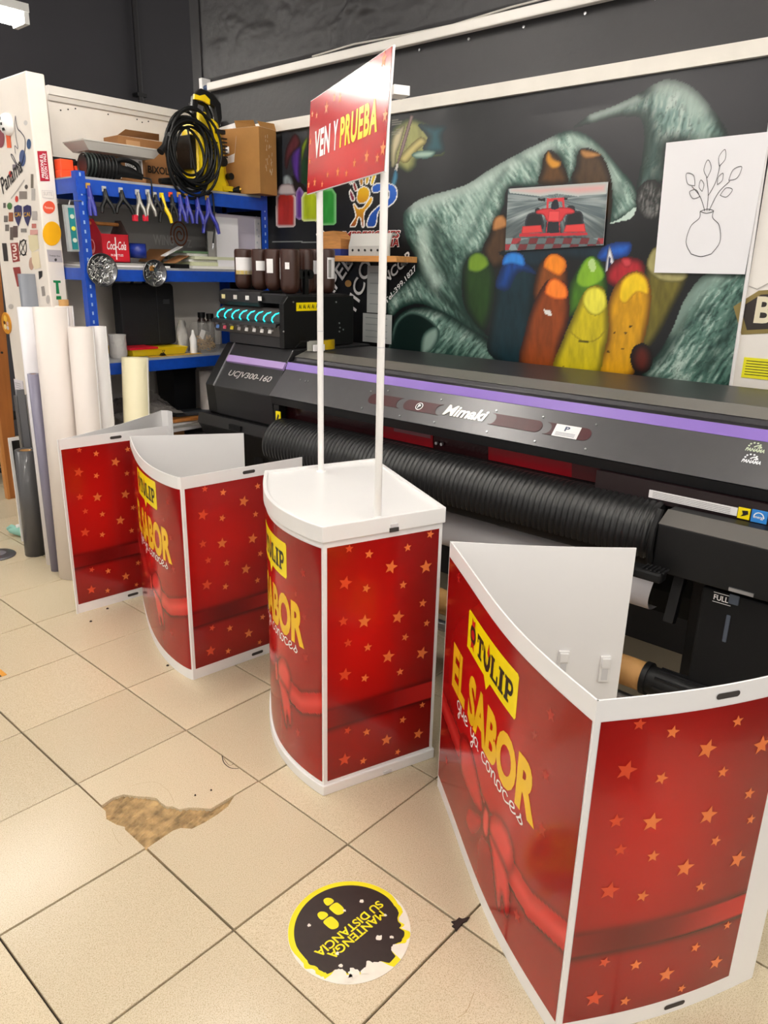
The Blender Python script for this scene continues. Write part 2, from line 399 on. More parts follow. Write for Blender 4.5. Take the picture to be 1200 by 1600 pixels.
for i in range(-8, 14):
    for j in range(-14, 18):
        cx, cy = (i+.5)*T, (j+.5)*T
        px, py = project(np.array([cx, cy, 0.]))
        dd = (np.array([cx, cy, 0])-CAM)@FW
        if dd < .3 or px < -500 or px > 2300 or py > 2400 or cx > WX+.1 and cy < 2.2: continue
        if cy > 5.2 or cx > 3.5: continue
        x0, x1, y0, y1 = i*T+G2, (i+1)*T-G2, j*T+G2, (j+1)*T-G2
        if (i, j) == (0, -1):     # the broken tile: its outer corner is gone
            poly_tile([(x0, y1), (x0, upper[0][1])]+upper[1:]+[(hxx, y0), (x1, y0), (x1, y1)]); continue
        if (i, j) == (0, -2):
            e = [p for p in right]; poly_tile([(x0, y0), (x1, y0), (x1, y1), (hxx+.008, y1)]+e+[(x0, y1)]); continue
        if (i, j) == (-1, -1):
            poly_tile([(x0, y0), (x1, y0), (x1, left[3][1]-.01)]+left[::-1][0:]+[(x1, upper[0][1]), (x1, y1), (x0, y1)]); continue
        if first: o = tile0; first = False
        else: o = tile0.copy(); COL.objects.link(o)
        o.location = (cx+rnd.uniform(-.0006, .0006), cy+rnd.uniform(-.0006, .0006), rnd.uniform(-.0008, 0)); o.rotation_euler.z = rnd.choice((0, PI/2, PI, -PI/2))
# mortar bed showing in the hole: combed ridges
n1, n2 = 230, 210
XX, YY = np.meshgrid(np.linspace(-.07, .42, n1), np.linspace(-.50, -.06, n2), indexing='ij')
d = (XX*.86-YY*.5)
ZZ = -.0100+.0065*np.abs(np.sin((XX*.25-YY*.97+.018*fbm(XX*9, YY*9, 3))*230))*np.clip(fbm(XX*26, YY*26, 6, 3)*2-.3, 0, 1)-.003*fbm(XX*60, YY*60, 8)
mm = mat('mortar', '#a58a60', .9, var=.5, vscale=34, bump=.5, bscale=150, coord='World')
idx = np.arange(n1*n2).reshape(n1, n2)
b = MB(); b.add(np.stack([XX, YY, ZZ], -1).reshape(-1, 3), [tuple(q) for q in np.stack([idx[:-1, :-1], idx[1:, :-1], idx[1:, 1:], idx[:-1, 1:]], -1).reshape(-1, 4)], True)
b.build('mortar_bed', mm, fl, fixn=False)
# hairline cracks, chips and dirt on the tiles
M_dirt = mat('dirt', '#2b1a14', .8)
M_crack = mat('crack', '#a58c66', .8)
def floor_line(pts, w, m, name):
    q = [tuple(on_z(*p)[:2]) for p in pts]; vf = stroke2d(smooth2d(q, 5), w); flat(vf, lambda u, v: (u, v, .0006), name, m, fl)
floor_line([(347,1181),(350,1192),(360,1200),(373,1201)], .003, M_dirt, 'chip')
floor_line([(349,1184),(358,1196),(366,1193)], .0015, M_dirt, 'chip')
floor_line([(205,1228),(240,1222),(262,1235),(272,1255)], .0008, M_crack, 'crack')
floor_line([(175,1295),(182,1312),(192,1322)], .0008, M_crack, 'crack')
floor_line([(262,1148),(275,1144),(290,1143),(300,1150)], .0015, M_crack, 'crack')
floor_line([(741,1550),(729,1580),(715,1590)], .0012, M_crack, 'crack')
deb = [(705,1441),(712,1440),(717,1435),(722,1437),(734,1434),(730,1440),(722,1444),(719,1448),(713,1456),(711,1451),(706,1448),(710,1445)]
q = MB(); q.prism([tuple(on_z(*p)[:2]) for p in deb], lambda u, v, w: (u, v, w), -.004, .0035); q.build('dirt_clump', M_dirt, fl)
for p in [(152,940),(168,951),(142,971),(262,1040),(330,1235),(305,1243)]:
    a = on_z(*p); q = MB(); q.cyl((a[0], a[1], -.001), (a[0], a[1], .004), *((.007, .004) if p[1] < 1200 else (.0035, .002)), n=7); q.build('dirt_speck', M_dirt, fl)

# ------------------------------------------------------------------ worn round floor sticker
SX, SY, SR = .197, -1.007, .152
st = thing('floor_sticker', 'round black and yellow distance sticker with peeling edge on the tiles', 'sticker', (SX, SY, 0))
wq1, wq2 = on_z(628, 1482), on_z(535, 1533)
wa1, wa2 = math.atan2(wq1[1]-SY, wq1[0]-SX), math.atan2(wq2[1]-SY, wq2[0]-SX)
def worn(r, seed, depth, a0=None):
    pts = []
    for k in range(180):
        a = 2*PI*k/180; rr = r
        w = max(0, math.cos(a-wa1))**3+.8*max(0, math.cos(a-wa2))**4      # worn on the two sides people step on
        nz_ = float(fbm(np.array([math.cos(a)*4+7]), np.array([math.sin(a)*4+3]), seed, 4)[0])
        rr = r*(1-depth*w*max(0, nz_-.28)*2.2)
        pts.append((SX+rr*math.cos(a), SY+rr*math.sin(a)))
    return pts
sz = lambda z: (lambda u, v: (u, v, z))
q = MB(); q.prism([(SX+SR*math.cos(2*PI*k/96), SY+SR*math.sin(2*PI*k/96)) for k in range(96)], lambda u, v, w: (u, v, w), 0, .0008); q.build('backing', mat('worn_backing', '#efe9dc', .6, var=.05, vscale=30), st)
q = MB(); q.prism(worn(SR*.995, 9, .50), lambda u, v, w: (u, v, w), .0006, .0013); q.build('ring_print', mat('sticker_yellow', '#f0e21c', .45), st)
q = MB(); q.prism(worn(SR*.90, 9, .30), lambda u, v, w: (u, v, w), .0008, .0018); q.build('face_print', mat('sticker_black', '#2b211e', .42, var=.15, vscale=40), st)
a = on_z(597, 1426); e = on_z(513.5, 1494.5)
rd = Vector((e[0]-a[0], e[1]-a[1], 0)); tw = rd.length; rd.normalize(); ud = Vector((-rd.y, rd.x, 0))
def sticker_map(o0, z): return lambda u, v: tuple(Vector((o0[0], o0[1], z))+rd*u+ud*v)
M_sy = MATS['sticker_yellow']
flat(fit2d(text2d('MANTENGA', .022), 0, -.008, tw, .016), sticker_map(a, .0021), 'lettering', M_sy, st)
a2 = on_z(592, 1409); e2 = on_z(491, 1489); tw2 = float(np.linalg.norm(e2-a2))
flat(fit2d(text2d('SU DISTANCIA', .022), 0, -.004, tw2, .020), sticker_map(a2, .0021), 'lettering', M_sy, st)
for fx, fy in ((520, 1416), (511, 1438)):
    c0 = on_z(fx, fy)
    sole = smooth2d([(-.002, .012), (.012, .016), (.028, .014), (.036, .004), (.030, -.010), (.012, -.013), (-.002, -.010)], 5, True)
    heel = smooth2d([(-.008, .010), (-.020, .012), (-.030, .004), (-.030, -.006), (-.020, -.011), (-.008, -.009)], 5, True)
    # toes point away from the lettering's reading side
    dv = on_z(fx+14, fy+13)-c0; dv = Vector((dv[0], dv[1], 0)).normalized(); nv_ = Vector((-dv.y, dv.x, 0))
    flat(join2d([poly2d(sole), poly2d(heel)]), lambda u, v: tuple(Vector((c0[0], c0[1], .0021))+dv*u*1.0+nv_*v), 'footprint', M_sy, st)
for (x, y, r) in [(565,1409,.006),(483,1447,.005),(592,1466,.008),(612,1465,.005),(538,1424,.004),(527,1491,.005),(532,1510,.005),(553,1521,.014),(570,1518,.010),(602,1431,.004),(545,1530,.012)]:
    c0 = on_z(x, y); q = [(c0[0]+r*(.6+.7*rnd.random())*math.cos(2*PI*k/14), c0[1]+r*(.6+.7*rnd.random())*math.sin(2*PI*k/14)) for k in range(14)]
    flat(poly2d(q), sz(.0023), 'scuff', MATS['worn_backing'], st)

# ================================================================== promotion counters
M_sheet = mat('corrugated_white', '#f4f2f2', 0.38, var=.015, vscale=3)
M_pf = print_mat('glossy_front_print', rough=.17, coat=.1, spec=.42)
M_ps = print_mat('glossy_side_print', rough=.22, coat=.15)
M_star = mat('star_orange', '#ee7b3c', 0.3); M_star2 = mat('star_red_orange', '#dd4a26', 0.3); M_star3 = mat('star_faint', '#b3241c', .3)
M_ytext = mat('golden_lettering', '#f7c41a', 0.28)
STARS = [(.184,.983,.014),(.356,.947,.015),(.704,.945,.014),(.914,.983,.014),(.556,.877,.023),(.885,.849,.023),(.153,.849,.023),(.336,.81,.015),(.673,.792,.014),(.869,.694,.015),(.138,.694,.017),(.323,.673,.023),(.634,.658,.023),(.916,.6,.013),(.18,.598,.015),(.359,.558,.015),(.709,.561,.014),(.552,.493,.023),(.881,.468,.023),(.154,.464,.023),(.336,.425,.015),(.67,.409,.014),(.907,.221,.012),(.713,.178,.014),(.183,.209,.014),(.361,.174,.015),(.556,.106,.021),(.878,.084,.02),(.156,.077,.023),(.333,.041,.014),(.672,.028,.012)]
def arc(A, B, b, n=60, pk=.5, wave=0):
    A, B = np.array(A), np.array(B); d = B-A; L = np.linalg.norm(d); d = d/L; nn = np.array([-d[1], d[0]])
    t = np.linspace(0, 1, n); k = math.log(.5)/math.log(pk)
    off = b*np.sin(PI*t**k)+wave*np.sin(2*PI*t)
    return A+np.outer(t*L, d)+np.outer(off, nn)
class Path:
    def __init__(s, P):
        s.P = np.array(P); s.l = np.concatenate([[0], np.cumsum(np.linalg.norm(np.diff(s.P, axis=0), axis=1))]); s.L = s.l[-1]
    def at(s, d, off=0):
        d = np.asarray(d, float); x = np.interp(d, s.l, s.P[:, 0]); y = np.interp(d, s.l, s.P[:, 1])
        e = .004; dx = np.interp(d+e, s.l, s.P[:, 0])-np.interp(d-e, s.l, s.P[:, 0]); dy = np.interp(d+e, s.l, s.P[:, 1])-np.interp(d-e, s.l, s.P[:, 1])
        l = np.hypot(dx, dy)+1e-9; return np.stack([x-dy/l*off, y+dx/l*off], -1)
def in_poly(x, y, P):
    c = np.zeros(x.shape, bool); n = len(P)
    for i in range(n):
        x0, y0 = P[i]; x1, y1 = P[(i+1) % n]
        if y0 == y1: continue
        c ^= ((y0 > y) != (y1 > y)) & (x < (x1-x0)*(y-y0)/(y1-y0)+x0)
    return c
def edge_dist(x, y, P):
    d = np.full(x.shape, 1e9); n = len(P)
    for i in range(n):
        a, b_ = np.array(P[i], float), np.array(P[(i+1) % n], float); e = b_-a; l2 = e@e+1e-12
        t = np.clip(((x-a[0])*e[0]+(y-a[1])*e[1])/l2, 0, 1); d = np.minimum(d, np.hypot(x-a[0]-t*e[0], y-a[1]-t*e[1]))
    return d
def sstep(a, b_, x): t = np.clip((x-a)/(b_-a), 0, 1); return t*t*(3-2*t)
def C3(h): return np.array(hx(h))
def mixc(col, c, w): return col*(1-w[..., None])+np.asarray(c)*w[..., None]
def side_art(u, z, Z0, Z1):
    v = (z-Z0)/(Z1-Z0)
    g = np.exp(-((u-.35)**2/.22+(v-.62)**2/.16)); col = mixc(np.broadcast_to(C3('#7d0b0a'), u.shape+(3,)).copy(), C3('#c01410'), g)
    g2 = np.exp(-((u-.5)**2/.2+(v-.12)**2/.01)); col = mixc(col, C3('#a81410'), .5*g2)
    col = mixc(col, C3('#3a0504'), .6*np.exp(-((v-.322)/.016)**2)*(v > .322)+.85*np.exp(-((v-.246)/.018)**2)*(v < .246))
    r = (v > .246) & (v < .322); rc = mixc(np.broadcast_to(C3('#8c0d0d'), u.shape+(3,)).copy(), C3('#c5201e'), sstep(.5, 1, u)); rc = mixc(rc, C3('#4a0606'), .6*np.exp(-((u-.3)/.25)**2))
    return np.where(r[..., None], rc, col)
def front_art(x, z, Wd):
    # x from the left edge (0) to the right corner (Wd), design width .86
    x = x*.86/Wd; u = x/.86
    g = np.exp(-((u-.45)**2/.12+(z-.46)**2/.05)); col = mixc(np.broadcast_to(C3('#8b0c0c'), u.shape+(3,)).copy(), C3('#d01015'), g)
    col = mixc(col, C3('#a5160f'), .5*sstep(.22, .05, z))
    sx = .86-x
    # ribbon running round the pack
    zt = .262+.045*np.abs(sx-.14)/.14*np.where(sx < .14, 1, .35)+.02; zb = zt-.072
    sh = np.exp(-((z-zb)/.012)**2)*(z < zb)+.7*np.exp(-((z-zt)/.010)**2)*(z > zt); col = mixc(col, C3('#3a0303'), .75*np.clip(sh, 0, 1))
    rib = (z < zt) & (z > zb); col = np.where(rib[..., None], mixc(np.broadcast_to(C3('#bd1c1c'), u.shape+(3,)).copy(), C3('#dc3a36'), sstep(.03, .0, np.abs(z-(zt+zb)/2))), col)
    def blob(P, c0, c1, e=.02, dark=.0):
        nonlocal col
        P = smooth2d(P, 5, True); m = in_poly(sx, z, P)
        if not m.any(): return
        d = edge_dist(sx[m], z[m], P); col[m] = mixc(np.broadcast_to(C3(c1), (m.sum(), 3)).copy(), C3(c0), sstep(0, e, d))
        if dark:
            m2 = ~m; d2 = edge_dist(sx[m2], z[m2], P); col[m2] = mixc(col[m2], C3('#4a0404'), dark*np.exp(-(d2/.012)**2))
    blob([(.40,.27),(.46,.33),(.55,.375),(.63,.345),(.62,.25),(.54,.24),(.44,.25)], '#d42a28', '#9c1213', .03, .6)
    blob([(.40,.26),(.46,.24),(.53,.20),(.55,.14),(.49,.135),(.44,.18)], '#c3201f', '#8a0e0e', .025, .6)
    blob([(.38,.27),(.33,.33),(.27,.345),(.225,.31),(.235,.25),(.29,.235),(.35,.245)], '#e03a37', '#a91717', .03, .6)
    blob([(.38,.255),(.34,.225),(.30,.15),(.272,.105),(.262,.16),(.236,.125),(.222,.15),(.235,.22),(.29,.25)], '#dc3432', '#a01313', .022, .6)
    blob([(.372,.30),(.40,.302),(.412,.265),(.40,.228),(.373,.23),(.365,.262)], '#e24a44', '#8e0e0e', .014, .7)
    return col
CURS = {  # simple round handwriting, unit x-height
 'q': [[(.75,.85),(.4,1),(.05,.7),(.05,.3),(.35,0),(.7,.3),(.78,.9),(.75,.2),(.7,-.6),(.55,-1),(.35,-.8),(.6,-.3),(1,.1)]],
 'u': [[(.05,1),(.05,.4),(.25,0),(.55,.15),(.75,.6),(.8,1),(.78,.35),(.9,.02),(1.05,.1)]],
 'e': [[(.05,.35),(.5,.5),(.7,.75),(.5,1),(.2,.85),(.08,.45),(.3,.02),(.65,.08),(.95,.35)]],
 'y': [[(.05,1),(.08,.5),(.3,.2),(.6,.4),(.8,1),(.78,.1),(.6,-.8),(.35,-1),(.25,-.7),(.6,-.25),(1,.1)]],
 'a': [[(.75,.85),(.4,1),(.05,.7),(.05,.3),(.35,0),(.7,.35),(.78,.95),(.75,.3),(.88,.02),(1.05,.12)]],
 'c': [[(.75,.8),(.45,1),(.1,.75),(.08,.3),(.35,0),(.7,.1),(1,.3)]],
 'o': [[(.55,1),(.15,.85),(.05,.4),(.3,0),(.65,.15),(.75,.6),(.55,1),(.7,.8),(1,.85)]],
 'n': [[(.05,.9),(.1,0),(.15,.6),(.4,1),(.65,.9),(.68,.3),(.82,.02),(1.05,.15)]],
 's': [[(.05,.1),(.45,.6),(.5,1),(.55,.7),(.78,.3),(.55,0),(.2,.1)]]}
def handwriting(body, w):
    items = []; x = 0
    for ch in body:
        if ch == ' ': x += .7; continue
        for st_ in CURS[ch]: items.append(stroke2d(smooth2d([(x+a, c_) for a, c_ in st_], 5), w))
        x += 1.0
    return join2d(items)
def slab_word():
    R = lambda x0, y0, x1, y1: poly2d([(x0, y0), (x1, y0), (x1, y1), (x0, y1)])
    T_ = [R(0,.80,1,1), R(0,.60,.14,.8), R(.86,.60,1,.8), R(.34,.14,.66,.8), R(.18,0,.82,.14)]
    U_ = [poly2d([(0,.95),(-.02,.38),(.18,.06),(.5,-.06),(.82,.06),(1.02,.38),(1,.95),(.74,.72),(.68,.36),(.54,.22),(.5,.6),(.46,.22),(.32,.36),(.26,.72)])]
    L_ = [R(.08,.14,.40,.86), R(0,.86,.50,1), R(0,0,1,.14), R(.84,.14,1,.42)]
    I_ = [R(.14,.14,.5,.86), R(0,.86,.64,1), R(0,0,.64,.14)]
    P_ = [R(.10,.14,.40,.86), R(0,.86,.45,1), R(0,0,.52,.14), stroke2d(smooth2d([(.38,.92),(.72,.90),(.84,.70),(.70,.48),(.38,.45)], 5), .18)]
    out = []; x = 0
    for g, w in ((T_, 1.12), (U_, 1.10), (L_, 1.10), (I_, .76), (P_, 1.0)):
        out += [([(x+p[0], p[1]) for p in v], f) for v, f in g]; x += w
    return join2d(out)
def front_print(path, Z0, Z1, parent, s0, k, dz, res=.005):
    """curved front: printed film and lettering. path runs from the right corner (0) leftwards; k scales the design, s0 is its right margin"""
    L = path.L; ns = int((L-.012)/res)+2; nz_ = int((Z1-Z0)/res)+2
    S_, Zg = np.meshgrid(np.linspace(.006, L-.006, ns), np.linspace(Z0, Z1, nz_), indexing='ij')
    XY = path.at(S_, .0008); P = np.concatenate([XY, Zg[..., None]], -1)
    col = front_art(L-S_, Zg-dz, L)
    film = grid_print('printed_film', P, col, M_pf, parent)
    def put(vf, off, name, m, pr=film):
        vf = cut2d(vf, .012)
        def fn(u, v):
            q = path.at(u, off); return (q[0], q[1], v)
        return flat(vf, fn, name, m, parent)
    def D(vf):     # design coordinates (x right from R's right edge going left is positive s) -> path
        return [(s0+a*k, c_+dz) for a, c_ in vf[0]], vf[1]
    # s grows to the left, so designs are drawn with s decreasing to the right
    put(D(fit2d([(p) for p in text2d('EL SABOR', .045, 0, 1.0)], .60, .437, 0, .578)), .0016, 'lettering', M_ytext)
    bx0, bx1 = .475, .118
    box = [(bx0, .628), (bx0, .730), (bx0-.006, .738), (bx1+.006, .746), (bx1, .740), (bx1, .640), (bx1+.006, .632), (.275, .632), (.30, .602), (.322, .630)]
    put(D(poly2d(box)), .0014, 'badge_print', M_yprint)
    put(D(fit2d(slab_word(), bx0-.088, .648, bx1+.022, .712)), .002, 'lettering', M_kprint)
    put(D(ell2d(bx0-.048, .685, .024, .028)), .002, 'seal_print', M_kprint)
    for q_ in ([ell2d(bx0-.048, .685, .015, .013, 20), poly2d([(bx0-.036, .664), (bx0-.060, .664), (bx0-.062, .642), (bx0-.048, .65), (bx0-.034, .642)]), poly2d([(bx0-.036, .708), (bx0-.060, .708), (bx0-.062, .728), (bx0-.048, .722), (bx0-.034, .728)])]): put(D(q_), .0022, 'seal_print', mat('seal_red', '#c8161d', .35))
    put(D(poly2d([(.306, .700), (.297, .728), (.288, .700), (.297, .690)])), .0022, 'lettering', MATS['seal_red'])
    put(D(fit2d(handwriting('que ya conoces', .16), .535, .382, .045, .436)), .0018, 'lettering', M_wprint)
    stars = [star2d(a, c_, r, .3) for a, c_, r in ((.05, .72, .016), (.045, .58, .015), (.10, .64, .012), (.04, .45, .018), (.66, .76, .014), (.70, .62, .016), (.10, .16, .018), (.68, .16, .017)) if s0+a*k < L-.02]
    for q in stars: put(([(p[0]*k+s0*.55, p[1]) for p in q[0]], q[1]), .0012, 'star_print', M_star3)
    return film
def side_print(path, s0, s1, Z0, Z1, parent, off=-1, res=.012):
    """side panel print; path starts at the front corner. off: sign of the printed side"""
    ns = int((s1-s0)/res)+2; nz_ = int((Z1-Z0)/.006)+2
    S_, Zg = np.meshgrid(np.linspace(s0, s1, ns), np.linspace(Z0, Z1, nz_), indexing='ij')
    P = np.concatenate([path.at(S_, off*.0008), Zg[..., None]], -1)
    film = grid_print('printed_film', P, side_art((S_-s0)/(s1-s0), Zg, Z0, Z1), M_ps, parent)
    for nm, ms, sel in (('star_print', M_star, lambda u: u >= .25), ('star_print', M_star2, lambda u: u < .25)):
        it = []
        for u, v, r in STARS:
            if not sel(u): continue
            S0 = star2d(s0+u*(s1-s0), Z0+v*(Z1-Z0), r, .15+.5*((u*7.3+v*3.1) % 1)-.25)
            S0 = ([(p[0], min(max(p[1], Z0), Z1)) for p in S0[0]], S0[1]); it.append(S0)
        def fn(u, v):
            q = path.at(u, off*.0016); return (q[0], q[1], v)
        for q in it: flat(q, fn, nm, ms, parent)
    return film
def slot(path, s, z, parent, name='handle_slot', L=.055, h=.013, t=.0036):
    # oval hand hole: dark through-slot with a raised white lip, on both sides of the sheet
    vf = rrect2d(s-L/2, z-h/2, s+L/2, z+h/2, h*.49)
    b_ = MB()
    for off in (.0042+.001, -.001):
        def fn(u, v, o=off):
            q = path.at(u, o); return (q[0], q[1], v)
        b_.add([fn(*p) for p in vf[0]], vf[1])
    return b_.build(name, mat('slot_dark', '#3a3533', .7), parent, fixn=False)
H = .829; TH = .004
def open_counter(name, label, A, B, bulge, pk, side_end, wing_end, s0, k, dz, tab, side_curve=0, wave=0):
    t = thing(name, label, 'display stand', (A[0], A[1], 0), 'red printed counter wraps standing on the tiles')
    fp = Path(arc(A, B, bulge, 60, pk, wave))
    b_ = MB(); b_.sheet([tuple(p) for p in fp.P], 0, H, -TH); fr = b_.build('front_panel', M_sheet, t)
    front_print(fp, .045, H-.045, fr, s0, k, dz)
    sp = Path(arc(A, side_end, side_curve, 24))
    b_ = MB(); b_.sheet([tuple(p) for p in sp.P], 0, H, TH); sd = b_.build('side_panel', M_sheet, t)
    side_print(sp, .012, sp.L-tab, .045, H-.045, sd)
    slot(sp, sp.L*.53, H-.022, sd); slot(sp, sp.L*.55, .02, sd)
    wp_ = Path(arc(B, wing_end, -.012 if wave else 0, 16))
    b_ = MB(); b_.sheet([tuple(p) for p in wp_.P], 0, H, -TH); wg = b_.build('back_wing', M_sheet, t)
    slot(wp_, wp_.L*.42, H-.022, wg)
    return t, fp, sp, wp_, wg, fr, sd
# second counter from the left
C2 = open_counter('promotion_counter', 'open red counter wrap second from the left with star side panel', (.613,.268), (.845,1.02), .055, .38, (1.145,.205), (1.262,.738), .082, .85, .03, .085)
# nearest counter
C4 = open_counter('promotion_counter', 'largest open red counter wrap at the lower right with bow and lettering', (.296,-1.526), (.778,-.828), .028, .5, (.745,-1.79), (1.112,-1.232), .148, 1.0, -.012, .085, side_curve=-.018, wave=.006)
t4, fp4, sp4, wp4, wg4, fr4, sd4 = C4
def wclip(s, z):
    b_ = MB()
    def fn(u, v, w):
        q = wp4.at(u, w); return (q[0], q[1], v)
    for lo, hi, w0, w1 in (((s-.016, z), (s+.016, z+.085), -.004, -.012), ((s-.013, z+.05), (s+.013, z+.08), -.011, -.017)):
        b_.prism([(lo[0], lo[1]), (hi[0], lo[1]), (hi[0], hi[1]), (lo[0], hi[1])], fn, w0, w1)
    c_ = b_.build('clip', M_white, wg4, bevel=.002)
    q = MB(); q.prism([(s-.009, z+.008), (s+.009, z+.008), (s+.009, z+.045), (s-.009, z+.045)], fn, -.0115, -.0128); q.build('clip_recess', mat('clip_grey', '#d9d8da', .5), wg4)
for px, py in ((876,1052),(941,1062)):
    # where the sight line meets the wing's plane
    d = sight(px, py); a = wp4.P[0]; e = wp4.P[-1]-wp4.P[0]
    tt = np.linalg.solve(np.array([[d[0], -e[0]], [d[1], -e[1]]]), a-CAM[:2]); wclip(float(tt[1]*np.linalg.norm(e)), float(CAM[2]+tt[0]*d[2]))
# leftmost counter: its side faces us, the curved front turns away
t1 = thing('promotion_counter', 'leftmost red counter wrap, turned so only its star side panel shows', 'display stand', (.58,1.15,0), 'red printed counter wraps standing on the tiles')
sp1 = Path(arc((.578,1.155), (1.10,1.11), 0, 16)); b = MB(); b.sheet([tuple(p) for p in sp1.P], 0, H, TH); sd1 = b.build('side_panel', M_sheet, t1)
side_print(sp1, .012, sp1.L-.085, .045, H-.045, sd1); slot(sp1, sp1.L*.5, H-.022, sd1); slot(sp1, sp1.L*.53, .02, sd1)
f1 = arc((.578,1.155), (1.30,1.49), -.03, 30); f1 = np.concatenate([f1, [(1.325,1.465), (1.325,1.43), (1.31,1.40)]])
b = MB(); b.sheet([tuple(p) for p in f1], 0, H, -TH); b.build('front_panel', M_sheet, t1)

# ------------------------------------------------------------------ the finished counter with lid, base and sign
A3, B3 = (.499,-.598), (.768,-.030)
t3 = thing('sampling_counter', 'finished red counter with white lid and tall sign on two poles', 'display stand', (.8,-.35,0))
R3, K3 = (.880,-.722), (1.172,-.166)
fp3 = Path(arc(A3, B3, .07, 60, .45)); sp3 = Path(arc(A3, R3, 0, 12)); bp3 = Path(arc(R3, K3, 0, 6)); lp3 = Path(arc(B3, K3, 0, 6))
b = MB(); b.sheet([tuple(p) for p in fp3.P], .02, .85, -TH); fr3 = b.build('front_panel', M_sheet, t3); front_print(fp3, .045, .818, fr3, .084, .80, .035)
b = MB(); b.sheet([tuple(p) for p in sp3.P], .02, .85, TH); sd3 = b.build('side_panel', M_sheet, t3); side_print(sp3, .012, sp3.L-.012, .045, .818, sd3)
b = MB(); b.sheet([tuple(p) for p in lp3.P], .02, .85, -TH); b.build('side_panel', M_sheet, t3)
b = MB(); b.sheet([tuple(p) for p in bp3.P], .02, .85, TH); b.build('back_panel', M_sheet, t3)
outline = [tuple(p) for p in fp3.P]+[K3, R3]
def grow(P, d):
    c_ = np.mean(np.array([A3, B3, K3, R3]), 0); n = len(P); out = []
    for i in range(n):
        a, p, e = np.array(P[i-1]), np.array(P[i]), np.array(P[(i+1) % n])
        e1 = (p-a)/(np.linalg.norm(p-a)+1e-9); e2 = (e-p)/(np.linalg.norm(e-p)+1e-9); n1_, n2_ = np.array([e1[1], -e1[0]]), np.array([e2[1], -e2[0]])
        nn = n1_+n2_; nn = nn/(np.linalg.norm(nn)+1e-9); s_ = -1 if nn@(p-c_) < 0 else 1
        out.append(tuple(p+s_*nn*d/max(.5, abs(nn@n1_))))
    return out
up = lambda u, v, w: (u, v, w)
og = grow(outline, .007); ig = grow(outline, -.006); n = len(og)
b = MB(); b.prism(og, up, .836, .877)
# raised rim ring
vs = [(*p, .877) for p in og]+[(*p, .885) for p in og]+[(*p, .885) for p in ig]+[(*p, .877) for p in ig]
b.add(vs, [q for i in range(n) for j in [(i+1) % n] for q in ((i, j, n+j, n+i), (n+i, n+j, 2*n+j, 2*n+i), (2*n+i, 2*n+j, 3*n+j, 3*n+i))])
lid = b.build('lid', M_white, t3, bevel=.0025)
b = MB(); b.prism(grow(outline, .007), up, 0, .034); base3 = b.build('base', M_white, t3, bevel=.0025)
b = MB(); q = sp3.at(sp3.L*.56, -.0085); q2 = sp3.at(sp3.L*.56, -.003); dr = Vector((R3[0]-A3[0], R3[1]-A3[1], 0)).normalized()
for pr, z0, w, h_, mm_, nm in ((lid, .842, .030, .012, MATS['slot_dark'], 'latch_slot'), (lid, .856, .024, .009, mat('clip_grey', '#d9d8da', .5), 'latch_tab'), (base3, .010, .03, .010, mat('clip_grey', '#d9d8da', .5), 'latch_tab')):
    b = MB(); b.cbox((q[0], q[1], z0), (w, .004, h_), rz=math.atan2(dr.y, dr.x)); b.build(nm, mm_, pr)
# poles
P1_, P2_ = np.array([.921,-.143]), np.array([.674,-.642])
M_pole = mat('pole_white', '#f2efec', .35)
for p in (P1_, P2_):
    b = MB(); b.cyl((*p, .866), (*p, 2.0), .0105, n=18); pole = b.build('pole', M_pole, t3)
    b = MB(); b.cyl((*p, 1.36), (*p, 1.363), .0108, n=18); b.build('pole_joint', MATS['clip_grey'], pole)
    b = MB(); b.cyl((*p, .875), (*p, .882), .018, .016, n=18); b.build('pole_socket', M_white, pole)
# sign board in front of the poles
tv = np.array([-.444, -.896]); nv3 = np.array([-.896, .444]); S0 = P2_+nv3*.024
TILT = .055
def sign_xyz(s, z, off=0.0): p = S0+tv*s+nv3*(off+.004-(z-1.785)*TILT); return (p[0], p[1], z)
sL, sR, sB, sT = -.603, .075, 1.785, 2.055
b = MB(); b.prism([(sL, sB), (sR, sB), (sR, sT), (sL, sT)], lambda u, v, w: sign_xyz(u, v, w), -.004, .001); board = b.build('sign_board', M_white, t3)
U_, Zg = np.meshgrid(np.linspace(sL+.002, sR-.004, 60), np.linspace(sB+.002, sT-.002, 40), indexing='ij')
uu = (U_-sL)/(sR-sL); vv = (Zg-sB)/(sT-sB)
col = mixc(np.broadcast_to(C3('#b5101c'), uu.shape+(3,)).copy(), C3('#d8252b'), np.exp(-((uu-.55)**2/.15+(vv-.35)**2/.2)))
oo = .0018+.004-(Zg-1.785)*TILT
sP = np.stack([S0[0]+tv[0]*U_+nv3[0]*oo, S0[1]+tv[1]*U_+nv3[1]*oo, Zg], -1)
sfilm = grid_print('printed_film', sP, col, print_mat('glossy_sign_print', rough=.2, coat=.1), board)
sg = lambda o: (lambda u, v: sign_xyz(u, v, o))
def sfrac(px, py):
    d = sight(px, py); A_ = np.array([[d[0], -tv[0]], [d[1], -tv[1]]]); r = np.linalg.solve(A_, S0-CAM[:2]); return float(r[1]), float(CAM[2]+r[0]*d[2])
def spoly(pts): return [sfrac(*p) for p in pts]
a0, a1, a2_, a3 = sfrac(491,213), sfrac(527,190), sfrac(494,252), sfrac(590,198)
vb, vt = (sfrac(494,251)[1]+sfrac(588,203)[1])/2, (sfrac(494,207)[1]+sfrac(588,148)[1])/2
